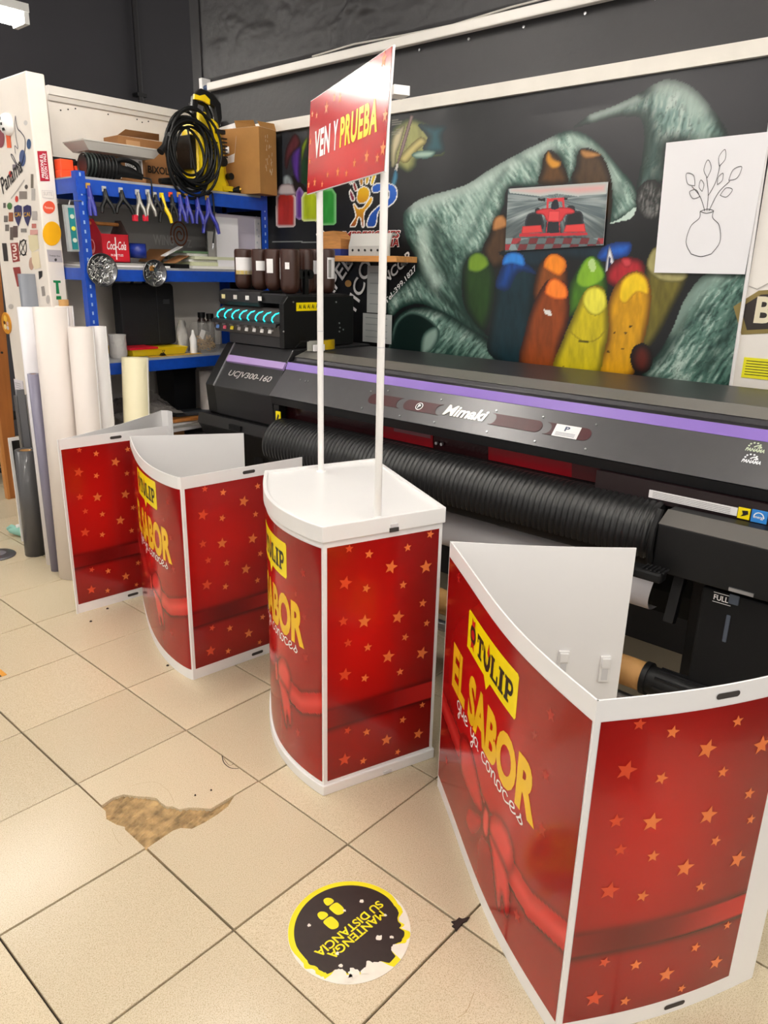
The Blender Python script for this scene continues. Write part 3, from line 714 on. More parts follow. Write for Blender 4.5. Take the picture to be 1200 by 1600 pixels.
for body, pa, pb, mm_ in (('VEN', (491,230), (515,216), M_wprint), ('Y', (520,213), (527,208), M_wprint), ('PRUEBA', (531,205), (590,175), M_yprint)):
    flat(fit2d(text2d(body, .04, 0, 1.12), sfrac(*pa)[0], vb, sfrac(*pb)[0], vt), sg(.0026), 'lettering', mm_, board)
ss = [(595,92,9),(483+24,168,9),(519,152,6),(528,152,7),(602,180,8),(601,232,9),(575,245,8),(556,255,6),(592,247,6),(530,269,7),(544,271,5),(514,273,5),(494,285,7),(506,288,5),(484,289,6),(485,178,5),(492,180,5),(483,222,5),(484,252,5)]
it = []
for px, py, r in ss:
    u, v = sfrac(px, py); u = min(max(u, sL+.02), sR-.02); v = min(max(v, sB+.015), sT-.015); it.append(star2d(u, v, .0021*r, .1))
for q in it: flat(q, sg(.0024), 'star_print', mat('sign_star', '#f28a3a', .35), board)
# bracket behind the sign
b = MB(); p = S0+tv*.06-nv3*.03; b.cbox((p[0], p[1], 1.962), (.05, .04, .02), rz=math.atan2(tv[1], tv[0])); b.build('sign_bracket', M_pole, t3)

# ================================================================== wide format printer
pr = thing('wide_format_printer', 'long dark grey roll printer with purple stripe along the mural wall', 'printer', (1.7, -.2, 0))
YS, YE, YL = .65, -1.75, 1.12          # seam, right end, left end
along = lambda u, v, w: (u, w, v)       # profile in x, z; extruded along y
prof = [(1.362,.975),(1.350,1.003),(1.445,1.112),(1.458,1.144),(1.495,1.152),(1.502,1.168),(1.575,1.190),(2.02,1.190),(2.02,.78),(1.52,.78),(1.50,.96)]
b = MB(); b.prism(prof, along, YE, YS-.002); cover = b.build('cover', M_char, pr, bevel=.003)
b = MB(); b.prism([(1.342,1.006),(1.352,1.002),(1.455,1.114),(1.446,1.117)], along, -1.62, YS-.004); b.build('front_door', mat('door_grey', '#59585a', .33, metal=.45, var=.03, vscale=30), pr, bevel=.0015)
M_purple = mat('purple_stripe', '#8467b8', .35)
b = MB(); b.prism([(1.444,1.117),(1.452,1.113),(1.466,1.146),(1.458,1.149)], along, YE, YS-.004); b.build('purple_stripe', M_purple, pr)
b = MB(); b.prism([(1.500,1.170),(1.506,1.166),(1.580,1.190),(1.575,1.194)], along, YE, YS-.004); b.build('bevel_strip', mat('bevel_grey', '#77746f', .4, metal=.4), pr)
b = MB(); b.prism([(1.345,1.002),(1.352,.998),(1.366,.968),(1.356,.968)], along, YE, YS-.01); b.build('lip', M_chard, pr)
# left cap
capp = [(1.375,.862),(1.360,1.000),(1.438,1.108),(1.455,1.140),(1.500,1.200),(2.02,1.200),(2.02,.80),(1.42,.80)]
b = MB(); b.prism(capp, along, YS+.002, YL-.03); capo = b.build('left_cap', M_chard, pr, bevel=.004)
b = MB(); b.prism([(1.385,.862),(1.372,1.000),(1.450,1.110),(1.515,1.195),(2.02,1.195),(2.02,.80),(1.43,.80)], along, YL-.026, YL+.06); b.build('end_plate', M_black, pr, bevel=.006)
b = MB(); b.prism([(1.358,1.003),(1.360,.999),(1.503,1.203),(1.500,1.206)], along, YL-.033, YL-.024); b.build('edge_line', M_steel, pr)
b = MB(); b.prism([(1.432,1.118),(1.440,1.108),(1.458,1.140),(1.450,1.146)], along, YS+.002, YL-.04); b.build('purple_stripe', mat('purple_pale', '#a78cc4', .35), pr)
b = MB(); b.prism([(1.358,.850),(1.345,.795),(1.39,.72),(1.46,.60),(2.0,.60),(2.0,.84),(1.42,.85)], along, .62, YL+.10); b.build('lower_housing', M_black, pr, bevel=.006)
b = MB(); b.prism([(1.352,.852),(1.342,.80),(1.36,.79),(1.40,.845)], along, .64, YL+.10); b.build('housing_flap', M_chard, pr)
b = MB(); b.box((1.335, .86, .805), (1.36, .95, .83)); b.build('flap_latch', M_blackmatt, pr)
# words and marks on the sloping door
dA, dB = np.array([1.342,1.006]), np.array([1.446,1.117]); dl = np.linalg.norm(dB-dA); de = (dB-dA)/dl; dn = np.array([-de[1], de[0]])
def door_uv(px, py, off=.0):
    # point on the door plane: u along -y, v up the slope
    n_ = np.array([dn[0], 0, dn[1]]); P0 = np.array([dA[0], 0, dA[1]]); d = sight(px, py); P = CAM+d*(((P0-CAM)@n_)/(d@n_))
    return -P[1], float((P[[0, 2]]-dA)@de)
def door(off): return lambda u, v: (dA[0]+de[0]*v+dn[0]*off, -u, dA[1]+de[1]*v+dn[1]*off)
M_redglass = mat('red_acrylic_dark', '#3d0a12', .4, var=.25, vscale=9)
def dbox(pts): q = [door_uv(*p) for p in pts]; return [tuple(p) for p in q]
pill = []
u0, v0 = door_uv(573,628); u1, _ = door_uv(622,640); ub0, _ = door_uv(628,637); ub1, _ = door_uv(684,650); uc0, _ = door_uv(770,662); uc1, _ = door_uv(843,676); ud0, _ = door_uv(848,676); ud1, vd = door_uv(922,684)
vm, hw = .075, .024
def half(u, sgn, n=10): return [(u+sgn*hw*math.sin(math.radians(a)), vm+hw*math.cos(math.radians(a))) for a in np.linspace(0, 180, n)]
def window(uL, uR, lf, rf):
    # lf/rf: +1 round outward, -1 concave inward
    R = half(uR-hw*(rf > 0), 1 if rf > 0 else -1); L = half(uL+hw*(lf > 0), -1 if lf > 0 else 1)
    b_ = MB(); b_.prism(R+L[::-1], lambda u, v, w: door(w)(u, v), .0004, .0016); return b_.build('viewing_window', M_redglass, pr)
window(u0, u1, 1, -1); window(ub0, ub1, 1, -1); window(uc0-.02, uc1, -1, 1); window(ud0, ud1, -1, 1)
def logo_box(pts): q = dbox(pts); us = [a[0] for a in q]; vs = [a[1] for a in q]; return min(us), min(vs), max(us), max(vs)
M_silver = mat('silver_lettering', '#cfccc6', .3, metal=.5)
bx = logo_box([(693,645),(760,655)]); flat(fit2d(text2d('Mimaki', .03, .25), bx[0], .056, bx[2], .104), door(.003), 'lettering', M_silver, pr)
bx = logo_box([(868,668),(901,686)])
b = MB(); b.prism([(bx[0], .050), (bx[2], .050), (bx[2], .098), (bx[0], .098)], lambda u, v, w: door(w)(u, v), .0018, .0026); b.build('paper_label', M_paper, pr)
flat(fit2d(text2d('P', .03), (bx[0]+bx[2])/2-.009, .074, (bx[0]+bx[2])/2+.009, .092), door(.0032), 'lettering', mat('label_ink', '#3d4a63', .5), pr)
for q in range(3): flat(stroke2d([(bx[0]+.01, .066-.005*q), (bx[2]-.01, .066-.005*q)], .0015), door(.0032), 'label_line', MATS['label_ink'], pr)
ru, rv = door_uv(654,638)
flat(ell2d(ru, .075, .017, .017), door(.0024), 'round_label', M_wprint, pr); flat(ell2d(ru, .075, .014, .014), door(.0028), 'round_label', M_kprint, pr); flat(fit2d(text2d('P', .04), ru-.006, .066, ru+.006, .084), door(.0032), 'lettering', M_wprint, pr)
for px, py, c_ in ((1180,704,'#c9d3b8'), (1174,722,'#eceef2')):
    u, v = door_uv(px, py); m_ = mat('sticker_'+c_[1:], c_, .4)
    flat(fit2d(text2d('PANAMA', .04, .2), u-.026, v-.006, u+.026, v+.006), door(.0024), 'lettering', m_, pr)
    for q in range(6):
        a = PI*q/5; flat(ell2d(u-.004+.016*math.cos(a), v+.012+.012*math.sin(a), .003, .003, 8), door(.0024), 'logo_dot', m_, pr)
    flat(stroke2d(smooth2d([(u-.006, v+.009), (u+.004, v+.016), (u+.014, v+.010), (u+.004, v+.009)], 4), .004), door(.0024), 'logo_mark', m_, pr)
for px, py in ((580,612),(607,611),(690,625),(776,642),(849,652),(932,664),(566,638),(625,650),(679,660),(761,675),(836,690),(915,702),(482,596),(478,596),(470,594)):
    u, v = door_uv(px, py); q = door(.001)(u, min(max(v, .004), .148)); e_ = door(.004)(u, min(max(v, .004), .148)); b = MB(); b.cyl(q, e_, .0035, n=8); b.build('screw', M_steel, pr)
# model number on the cap's slope
cA, cB = np.array([1.360,1.000]), np.array([1.438,1.108]); ce = (cB-cA)/np.linalg.norm(cB-cA); cn = np.array([-ce[1], ce[0]])
flat(fit2d(text2d('UCJV300-160', .012, .2), -1.02, .055, -.70, .095), lambda u, v: (cA[0]+ce[0]*v+cn[0]*.004, -u, cA[1]+ce[1]*v+cn[1]*.004), 'lettering', M_silver, pr)
# dark red acrylic guard below the lip
b = MB(); b.prism([(1.405,.980),(1.409,.980),(1.420,.880),(1.416,.880)], along, -1.70, YS-.02); b.build('acrylic_guard', mat('dark_red_acrylic', '#2a090e', .25, coat=.2), pr)
M_brightred = mat('bright_red_acrylic', '#8a0c18', .25, coat=.2, var=.2, vscale=4)
for ya, yb in ((-.26, .03), (-.52, -.90)):
    b = MB(); b.prism([(1.401,.972),(1.405,.972),(1.414,.905),(1.410,.905)], along, min(ya, yb), max(ya, yb)); b.build('acrylic_window', M_brightred, pr)
b = MB(); b.prism([(1.400,.972),(1.403,.972),(1.410,.930),(1.407,.930)], along, -.25, -.06); b.build('acrylic_reflector', mat('pink_acrylic', '#7a4a50', .2), pr)
b = MB(); b.prism([(1.398,.972),(1.402,.972),(1.414,.905),(1.410,.905)], along, -.99, -.86); b.build('acrylic_reflector', mat('pink_acrylic2', '#5a2a2c', .2), pr)
for yy in (-.285, -.31):
    for zz in (.965, .93):
        b = MB(); b.cyl((1.404, yy, zz), (1.394, yy, zz), .006, n=10); b.build('screw', M_steel, pr)
b = MB(); b.box((1.36, .60, .885), (1.40, .635, .965)); b.build('side_bracket', M_black, pr)
b = MB(); b.box((1.345, .575, .895), (1.35, .605, .94)); yl = b.build('warning_label', M_yprint, pr)
flat(poly2d([(.0, 0), (.012, .03), (.02, .022), (.01, 0)]), lambda u, v: (1.344, .60-u, .90+v), 'label_mark', M_kprint, pr)
b = MB(); b.box((1.43, YE, .80), (2.0, YS-.02, .98)); b.build('inner_body', M_blackmatt, pr)
# ribbed media guide: a quarter drum of fine ribs
ya, yb = .575, -1.212; nr = 86; cx, cz, R = 1.345, .80, .106
angs = np.radians(np.linspace(75, 205, 20)); b = MB(); per = 6; P = []; ys = []; rr = []
for k in range(nr):
    w = (yb-ya)/nr
    for f_, h_ in ((.0, 0), (.12, .0045), (.5, .0055), (.70, .0045), (.82, 0), (.95, 0)): ys.append(ya+w*(k+f_)); rr.append(h_)
prof2 = [(cx+R*math.cos(a), cz+R*math.sin(a)) for a in angs]
nrm = [(math.cos(a), math.sin(a)) for a in angs]
vs = []
for y_, h_ in zip(ys, rr):
    for (px_, pz_), (nx_, nz2) in zip(prof2, nrm): vs.append((px_+nx_*h_, y_, pz_+nz2*h_))
m2 = len(prof2); b.add(vs, [(i*m2+j, i*m2+j+1, (i+1)*m2+j+1, (i+1)*m2+j) for i in range(len(ys)-1) for j in range(m2-1)], True)
b.build('ribbed_media_guide', mat('rib_black', '#121213', .36, spec=.5), pr, fixn=False)
b = MB(); b.cyl((cx, ya-.002, cz), (cx, yb+.002, cz), R-.004, n=32); b.build('guide_core', M_blackmatt, pr)
b = MB(); b.box((1.345, yb, .80), (1.5, ya, .902)); b.build('platen_deck', M_blackmatt, pr)
# dark rail above the right casing with its long white caution strip and labels
XS = 1.338
b = MB(); b.box((XS+.002, YE, .900), (1.405, -.98, .966)); b.build('front_rail', mat('rail_plum', '#1c0d10', .35), pr)
qa, qe = on_x(1014,771,XS), on_x(1152,800,XS); zc = (qa[2]+qe[2])/2
b = MB(); b.box((XS-.001, qe[1], zc-.012), (XS+.002, qa[1], zc+.012)); b.build('caution_strip', M_paper, pr)
for q in range(14):
    y_ = qa[1]-.012-(qa[1]-qe[1]-.03)*q/14
    for zz in (.007, .002, -.003, -.008): flat(stroke2d([(y_, zc+zz), (y_-.016, zc+zz)], .0013), lambda u, v: (XS-.0016, u, v), 'print_line', mat('print_grey', '#8c8a8a', .6), pr)
b = MB(); b.box((XS-.001, qe[1]-.034, zc-.016), (XS+.002, qe[1]-.002, zc+.016)); b.build('warning_label', M_yprint, pr)
flat(poly2d([(.008, .006), (.014, .014), (.010, .024), (.026, .026), (.028, .016), (.018, .010)]), lambda u, v: (XS-.0016, qe[1]-.002-u, zc-.016+v), 'label_mark', M_kprint, pr)
b = MB(); b.box((XS-.001, qe[1]-.080, zc-.018), (XS+.002, qe[1]-.038, zc+.018)); b.build('energy_label', mat('label_blue', '#2f86d6', .4), pr)
flat(stroke2d([(.020+.013*math.cos(a), .016+.013*math.sin(a)) for a in np.linspace(0, PI, 12)], .003), lambda u, v: (XS-.0016, qe[1]-.038-u, zc-.018+v), 'label_mark', M_wprint, pr)
flat(fit2d(text2d('energy', .02, .2), .006, .010, .036, .018), lambda u, v: (XS-.0020, qe[1]-.038-u, zc-.018+v), 'lettering', M_wprint, pr)
# right side casing, lever, waste tank, stand
b = MB(); b.prism([(1.215,.735),(1.215,.880),(1.275,.908),(1.333,.908),(1.46,.735)], along, YE, -1.245); cas = b.build('side_casing', M_black, pr, bevel=.004)
b = MB(); b.prism([(1.214,.881),(1.217,.877),(1.277,.906),(1.275,.911)], along, YE, -1.247); b.build('casing_top', mat('casing_top_grey', '#6d6a66', .35, metal=.3), pr)
b = MB(); b.tube([(1.24, -1.238, .915), (1.21, -1.236, .86), (1.205, -1.235, .80), (1.22, -1.235, .75)], .010, 8); b.build('lever_arm', M_black, pr)
b = MB(); b.cbox((1.16, -1.24, .745), (.05, .13, .032), rx=0); b.build('lever_grip', M_black, pr, bevel=.008)
for q in range(6):
    b = MB(); b.box((1.140, -1.31+.012*q, .762), (1.18, -1.305+.012*q, .766)); b.build('grip_rib', M_chard, pr)
b = MB(); b.cbox((1.30, -1.30, .66), (.03, .03, .20), ry=.3); b.build('lever_link', M_black, pr)
b = MB(); b.box((1.25, -1.74, .34), (1.50, -1.385, .715)); tank = b.build('waste_tank_housing', M_blackmatt, pr, bevel=.006)
f_ = lambda o: (lambda u, v: (1.25-o, u, v))
p = on_x(1127,935,1.25); flat(fit2d(text2d('FULL', .01), p[1]+.020, p[2]-.008, p[1]-.020, p[2]+.008), f_(.002), 'lettering', M_wprint, pr)
for dz in (-.014, .014): flat(stroke2d([(p[1]+.022, p[2]+dz), (p[1]-.028, p[2]+dz)], .0015), f_(.002), 'print_line', M_wprint, pr)
p = on_x(1147,937,1.25); b = MB(); b.cbox((1.249, p[1], p[2]), (.006, .028, .030)); b.build('sight_glass', mat('sight_glass', '#4d5562', .2), pr, bevel=.003)
p = on_x(1135,982,1.25); b = MB(); b.cbox((1.249, p[1], p[2]), (.006, .012, .085)); b.build('sight_glass', MATS['sight_glass'], pr, bevel=.003)
a_ = on_x(1158,925,1.213); b = MB(); b.cbox((1.213, a_[1], a_[2]), (.005, .065, .010)); b.build('name_plate', M_steel, pr)
for y0 in (-1.37, .80):
    b = MB(); b.box((1.42, y0, .04), (1.52, y0+.065, .80)); b.build('leg', M_black, pr, bevel=.004)
    b = MB(); b.box((1.22 if y0 < 0 else 1.36, y0-.005, .03), (2.0, y0+.07, .09)); b.build('foot_beam', M_black, pr, bevel=.006)
    for xx in (1.28 if y0 < 0 else 1.42, 1.92):
        b = MB(); b.cyl((xx, y0+.015, .031), (xx, y0+.05, .031), .030, n=18); b.build('caster', M_blackmatt, pr)
b = MB(); b.box((1.90, -1.37, .30), (1.95, .86, .40)); b.build('cross_beam', M_black, pr)
b = MB(); b.box((1.50, -1.37, .56), (1.95, .86, .68)); b.build('under_tray', M_blackmatt, pr)
# take-up tube with its black chuck
b = MB(); b.cyl((1.25, .58, .368), (1.25, -1.262, .368), .047, n=28); b.build('take_up_tube', M_core, pr)
b = MB(); b.cyl((1.25, -1.258, .368), (1.25, -1.275, .368), .052, n=28); b.build('chuck_ring', M_black, pr)
b = MB(); b.cyl((1.25, -1.275, .368), (1.25, -1.60, .368), .044, .040, n=28); ch = b.build('chuck', M_black, pr)
for a in np.radians((60, 100, 140, 180)):
    b = MB(); b.cbox((1.25+.043*math.cos(a), -1.40, .368+.043*math.sin(a)), (.008, .20, .008)); b.build('chuck_rib', M_chard, pr)
for y0 in (-1.62, .56):
    b = MB(); b.box((1.20, y0, .08), (1.30, y0+.03, .43)); b.build('take_up_bracket', M_black, pr)
b = MB(); b.cyl((1.36, .58, .20), (1.36, -1.35, .20), .022, n=16); b.build('tension_bar', M_steel, pr)
# white media hanging below
md = thing('media_sheet', 'white printing film hanging slack under the ribbed guide of the printer', 'film', (1.42, -.75, .5))
P = smooth2d([(1.45,.675),(1.40,.665),(1.36,.62),(1.345,.575),(1.37,.54),(1.43,.53)], 5); b = MB()
b.add([(x, y, z) for x, z in P for y in np.linspace(-.27, -1.20, 12)], [(i*12+j, i*12+j+1, (i+1)*12+j+1, (i+1)*12+j) for i in range(len(P)-1) for j in range(11)], True); b.build('film', mat('film_white', '#dcd9dc', .4), md, fixn=False)

# ------------------------------------------------------------------ ink unit on top of the printer
ik = thing('ink_supply_unit', 'black ink supply unit with eight glowing cyan levers on the printer', 'ink unit', (1.7, .95, 1.203))
IY0, IY1, IXF = .690, 1.225, 1.475
b = MB(); b.prism([(1.475,1.203),(1.475,1.405),(1.505,1.437),(1.935,1.437),(1.935,1.203)], along, IY0, IY0+.03); b.build('side_plate', M_black, ik, bevel=.003)
b = MB(); b.box((1.60, IY0+.03, 1.203), (1.93, IY1, 1.40)); b.build('housing', M_black, ik)
b = MB(); b.box((1.52, IY0+.03, 1.40), (1.93, IY0+.21, 1.444)); b.build('rear_bottle_tray', M_chard, ik, bevel=.003)
b = MB(); b.prism([(1.482,1.252),(1.466,1.302),(1.502,1.312),(1.502,1.354),(1.535,1.378),(1.62,1.378),(1.62,1.252)], along, IY0+.03, IY1); b.build('cartridge_block', mat('block_grey', '#4c4847', .4, metal=.2), ik, bevel=.003)
b = MB(); b.prism([(1.455,1.296),(1.460,1.312),(1.52,1.322),(1.52,1.310)], along, IY0+.035, IY1-.004); b.build('lever_shelf', M_chard, ik)
b = MB(); b.box((1.49, IY0+.03, 1.203), (1.62, 1.12, 1.252)); b.build('lower_skirt', M_char, ik)
b = MB(); b.prism([(1.515,1.380),(1.505,1.400),(1.515,1.448),(1.54,1.456),(1.66,1.452),(1.66,1.380)], along, IY0+.215, IY1-.004); b.build('bottle_tray', M_chard, ik, bevel=.004)
M_cyan = mat('cyan_led', '#27dfe6', .3, emit=1.2)
for k in range(8):
    y_ = 1.195-.0605*k
    b = MB(); b.tube([(1.514, y_-.011, 1.360), (1.494, y_-.004, 1.355), (1.481, y_+.004, 1.340), (1.478, y_+.006, 1.326), (1.485, y_+.004, 1.318)], .0034, 8); b.build('lit_lever', M_cyan, ik)
for k, c_ in enumerate(('#5f86c4', '#d9566c', '#e8d02a', '#9a8f8a', '#d8d4d0', '#dedad6', '#e4e0dc', '#ece8e4')):
    y_ = 1.19-.058*k; b = MB(); b.cbox((1.4715, y_, 1.276), (.004, .022, .019), ry=.3); b.build('colour_label', mat('ink_label_'+c_[1:], c_, .5), ik)
    b = MB(); b.cbox((1.4685, y_, 1.292), (.006, .024, .011), ry=.3); b.build('label_holder', mat('holder_grey', '#7b7675', .4), ik)
for k, c_ in enumerate(('#e8d9a0', '#ddd6cf', '#e5e3e0', '#e8e6e4')):
    y_ = 1.18-.095*k; b = MB(); b.cbox((1.506, y_, 1.420), (.004, .024, .020)); b.build('bottle_label', mat('tray_label_'+c_[1:], c_, .5), ik)
YP = IY0-.001
pa, pb = on_y(463,473,YP), on_y(500,485,YP)
b = MB(); b.box((pa[0], YP-.002, pb[2]), (pb[0], YP+.001, pa[2])); b.build('warning_label', M_yprint, ik)
for q in range(5):
    x_ = pa[0]+(pb[0]-pa[0])*(.08+.18*q); flat(fit2d(text2d('Ai', .02), x_, pb[2]+.010, x_+.018, pa[2]-.008), lambda u, v: (u, YP-.0026, v), 'label_mark', M_kprint, ik)
for px, py in ((426,517),(443,518),(530,505),(531,512),(530,518),(536,515),(458,472),(525,472)):
    p = on_y(px, py, YP); b = MB(); b.cyl((p[0], YP+.001, p[2]), (p[0], YP-.003, p[2]), .004, n=8); b.build('screw', M_steel, ik)
M_bottle = mat('brown_bottle', '#3a2119', .32, spec=.5)
def bottle(x, y, z, r, h, label, kind):
    t = thing('ink_bottle', label, 'bottle', (x, y, z), 'brown ink bottles standing upside down on the ink unit')
    b_ = MB(); b_.lathe([(r*.45, 0), (r*.60, .003), (r*.84, .012), (r*.96, .026), (r, .042), (r, h-.014), (r*.97, h-.005), (r*.85, h-.001), (0.00005, h)], (x, y, z), 26); b_.build('body', M_bottle, t)
    dx, dy = CAM[0]-x, CAM[1]-y; l = math.hypot(dx, dy); a0 = math.atan2(dy, dx)
    def lab(a1, a2, z1, z2, m, nm='paper_label'):
        n_ = 10; A = np.linspace(a0+a1, a0+a2, n_); q = MB(); q.add([(x+(r+.0008)*math.cos(a), y+(r+.0008)*math.sin(a), zz) for zz in (z+z1, z+z2) for a in A], [(i, i+1, n_+i+1, n_+i) for i in range(n_-1)], True); q.build(nm, m, t, fixn=False)
    if kind == 0: lab(-1.0, 1.0, .07, h-.04, M_paper); lab(-1.0, 1.0, .07, .088, M_yellow, 'yellow_band')
    elif kind == 1: lab(-.5, .7, .09, h-.055, M_paper)
    elif kind == 2: lab(-.9, -.1, .08, h-.045, M_paper); lab(.85, .98, .065, h-.04, M_paper)
    elif kind == 3: lab(-.5, -.05, .11, h-.06, M_paper); lab(-1.4, -1.25, .065, h-.04, M_paper)
    elif kind == 4: lab(.1, 1.2, .07, h-.04, M_paper); lab(.2, .6, .075, h-.05, mat('barcode_grey', '#8a8784', .6), 'barcode')
    return t
bl = [(381,'x',1.585,.045,'brown ink bottle with white and yellow label, leftmost of the row',0),(407,'x',1.585,.043,'second brown ink bottle from the left with torn white label',1),(428,'x',1.585,.043,'third brown ink bottle from the left with narrow peeled label',2),(453,'y',.765,.046,'widest brown ink bottle with small triangular label scrap',3),(478,'y',.80,.036,'brown ink bottle standing behind the black bracket',9),(492,'y',.885,.037,'brown ink bottle with torn label just left of the white pole',1),(510,'y',.785,.042,'brown ink bottle with barcode label, rightmost of the row',4)]
for px, ax, v_, r, lb, kd in bl:
    p = on_x(px, 420, v_) if ax == 'x' else on_y(px, 420, v_)
    zb_ = 1.457 if ax == 'x' else 1.446; zt_ = (on_x(px, 389, v_) if ax == 'x' else on_y(px, 389, v_))[2]
    bottle(p[0], p[1], zb_, r, zt_-zb_, lb, kd)
p = on_y(477,430,.735); b = MB()
for dx in (-.030, .0, .028): b.cyl((p[0]+dx, .728, 1.535), (p[0]+dx, .74, 1.535), .022, n=14)
b.box((p[0]-.012, .725, 1.444), (p[0]+.012, .742, 1.53)); b.build('bottle_bracket', M_black, ik)

# clear safety glasses with yellow strap on the printer top
q0, q1 = on_y(480,545,.60), on_y(523,548,.60); ZG = 1.1955
sb = thing('safety_glasses', 'pair of clear and yellow safety glasses lying on the printer top', 'glasses', ((q0[0]+q1[0])/2, .60, ZG))
xm = (q0[0]+q1[0])/2
for kk, (a, c_) in enumerate(((q0[0], xm-.006), (xm+.006, q1[0]))):
    b = MB(); n_ = 8; b.sheet([(a+(c_-a)*ii/(n_-1), .60-.014*math.sin(PI*ii/(n_-1))) for ii in range(n_)], ZG+.002, ZG+.048, .002); b.build('lens', mat('clear_lens', '#d8d8cc', .08, trans=.6) if kk == 0 else mat('yellow_lens', '#d5b312', .15, trans=.3), sb)
b = MB(); b.tube([(q0[0], .60, ZG+.047), (xm, .585, ZG+.052), (q1[0], .60, ZG+.047)], .0035, 6); b.build('brow_bar', M_black, sb)
for xx in (q0[0], q1[0]):
    b = MB(); b.tube([(xx, .60, ZG+.045), (xx, .64, ZG+.042), (xx-.006, .675, ZG+.010)], .003, 6); b.build('temple', M_black, sb)
b = MB(); b.box((q0[0]+.02, .572, ZG+.001), (q0[0]+.085, .582, ZG+.030)); b.build('paper_tag', M_paper, sb)

# ================================================================== mural on the right wall (one printed film), traced in photo order on the wall's plane
class Paint:
    def __init__(s, P): s.x, s.y = project(P.reshape(-1, 3)); s.shape = P.shape; s.c = np.zeros((len(s.x), 3)); s.skin = np.zeros(len(s.x), bool)
    def sel(s, pts, pad=0):
        xs = [p[0] for p in pts]; ys = [p[1] for p in pts]; m = (s.x > min(xs)-pad) & (s.x < max(xs)+pad) & (s.y > min(ys)-pad) & (s.y < max(ys)+pad); return np.nonzero(m)[0]
    def poly(s, pts, c, edge=None, w=10, tex=None, smooth=True, a=1.0, bias=(0, 0)):
        if smooth: pts = smooth2d(pts, 4, True)
        i = s.sel(pts)
        if not len(i): return
        i = i[in_poly(s.x[i], s.y[i], pts)]
        if not len(i): return
        col = np.broadcast_to(C3(c) if isinstance(c, str) else np.array(c), (len(i), 3)).copy()
        if tex is not None: col = tex(s.x[i], s.y[i], col)
        if edge is not None:
            d = edge_dist(s.x[i], s.y[i], pts); col = mixc(col, C3(edge) if isinstance(edge, str) else edge, 1-sstep(0, w, d))
        s.c[i] = s.c[i]*(1-a)+col*a; s.skin[i] = tex is not None and tex.__name__ == 'flesh'
    def ell(s, cx, cy, rx, ry, c, **k): s.poly([(cx+rx*math.cos(2*PI*q/24), cy+ry*math.sin(2*PI*q/24)) for q in range(24)], c, smooth=False, **k)
    def line(s, pts, w, c, a=1.0):
        v, f = stroke2d(smooth2d(pts, 5), w)
        pts = v[0::2]+v[1::2][::-1]; s.poly(pts, c, smooth=False, a=a)
    def soft(s, pts, w, c, a=.6):
        pts = smooth2d(pts, 5); i = s.sel(pts, 3*w); i = i[s.skin[i]]; d = np.full(len(i), 1e9)
        for p, q in zip(pts[:-1], pts[1:]):
            p, q = np.array(p), np.array(q); e_ = q-p; t_ = np.clip(((s.x[i]-p[0])*e_[0]+(s.y[i]-p[1])*e_[1])/(e_@e_+1e-9), 0, 1); d = np.minimum(d, np.hypot(s.x[i]-p[0]-t_*e_[0], s.y[i]-p[1]-t_*e_[1]))
        s.c[i] = mixc(s.c[i], C3(c), a*np.exp(-(d/w)**2))
    def out(s): return s.c.reshape(s.shape)
MX = WX-.004
y_n, z_n = 660, 290
Yg, Zg = np.meshgrid(np.linspace(2.03, -1.083, y_n), np.linspace(.93, 2.292, z_n), indexing='ij')
# the film bulges and creases a little
Xg = MX-.004*fbm(Yg*3, Zg*2, 31)-.006*np.clip((Zg-2.2)/.09, 0, 1)*fbm(Yg*4, Zg*0, 33)
PM = np.stack([Xg, Yg, Zg], -1); A = Paint(PM)
K = lambda pts: [(600+x*.5, 80+y*.5) for x, y in pts]
A.c[:] = C3('#141517')
A.c = mixc(A.c, C3('#2b2b2e'), .7*sstep(40, 0, np.abs(A.x-690))*sstep(420, 200, A.y))
A.c = mixc(A.c, C3('#38373b'), .8*sstep(700, 900, A.x)*sstep(420, 120, A.y))  # dark grey sheen painted into the film's colour at the upper right
def skin(ang, fr, seed, hi='#b9cfc4', mid='#6f8f83', lo='#23463d'):
    ca, sa = math.cos(ang), math.sin(ang)
    def flesh(x, y, col):
        u = (x*ca+y*sa)/(fr*.55); v = (-x*sa+y*ca)/(fr*2.2); wx = 2.0*fbm(x/30, y/30, seed, 3)
        n = fbm(u+wx, v+wx*.6, seed+3, 4); big = fbm(x/95, y/95, seed+9, 3); r = np.abs(np.sin((u+wx*2.2)*1.25))
        val = np.clip(.85*(big-.18)+.95*(n-.45)+.16*(r-.5)+.2, 0, 1)
        c = mixc(np.broadcast_to(C3(lo), col.shape).copy(), C3(mid), sstep(.12, .48, val)); c = mixc(c, C3(hi), sstep(.45, .85, val))
        rg = 1-np.abs(2*fbm(u*.75+wx+9, v*.55+wx, seed+21, 3)-.95); return mixc(c, C3('#0f2a24'), .6*sstep(.90, .99, rg))
    return flesh
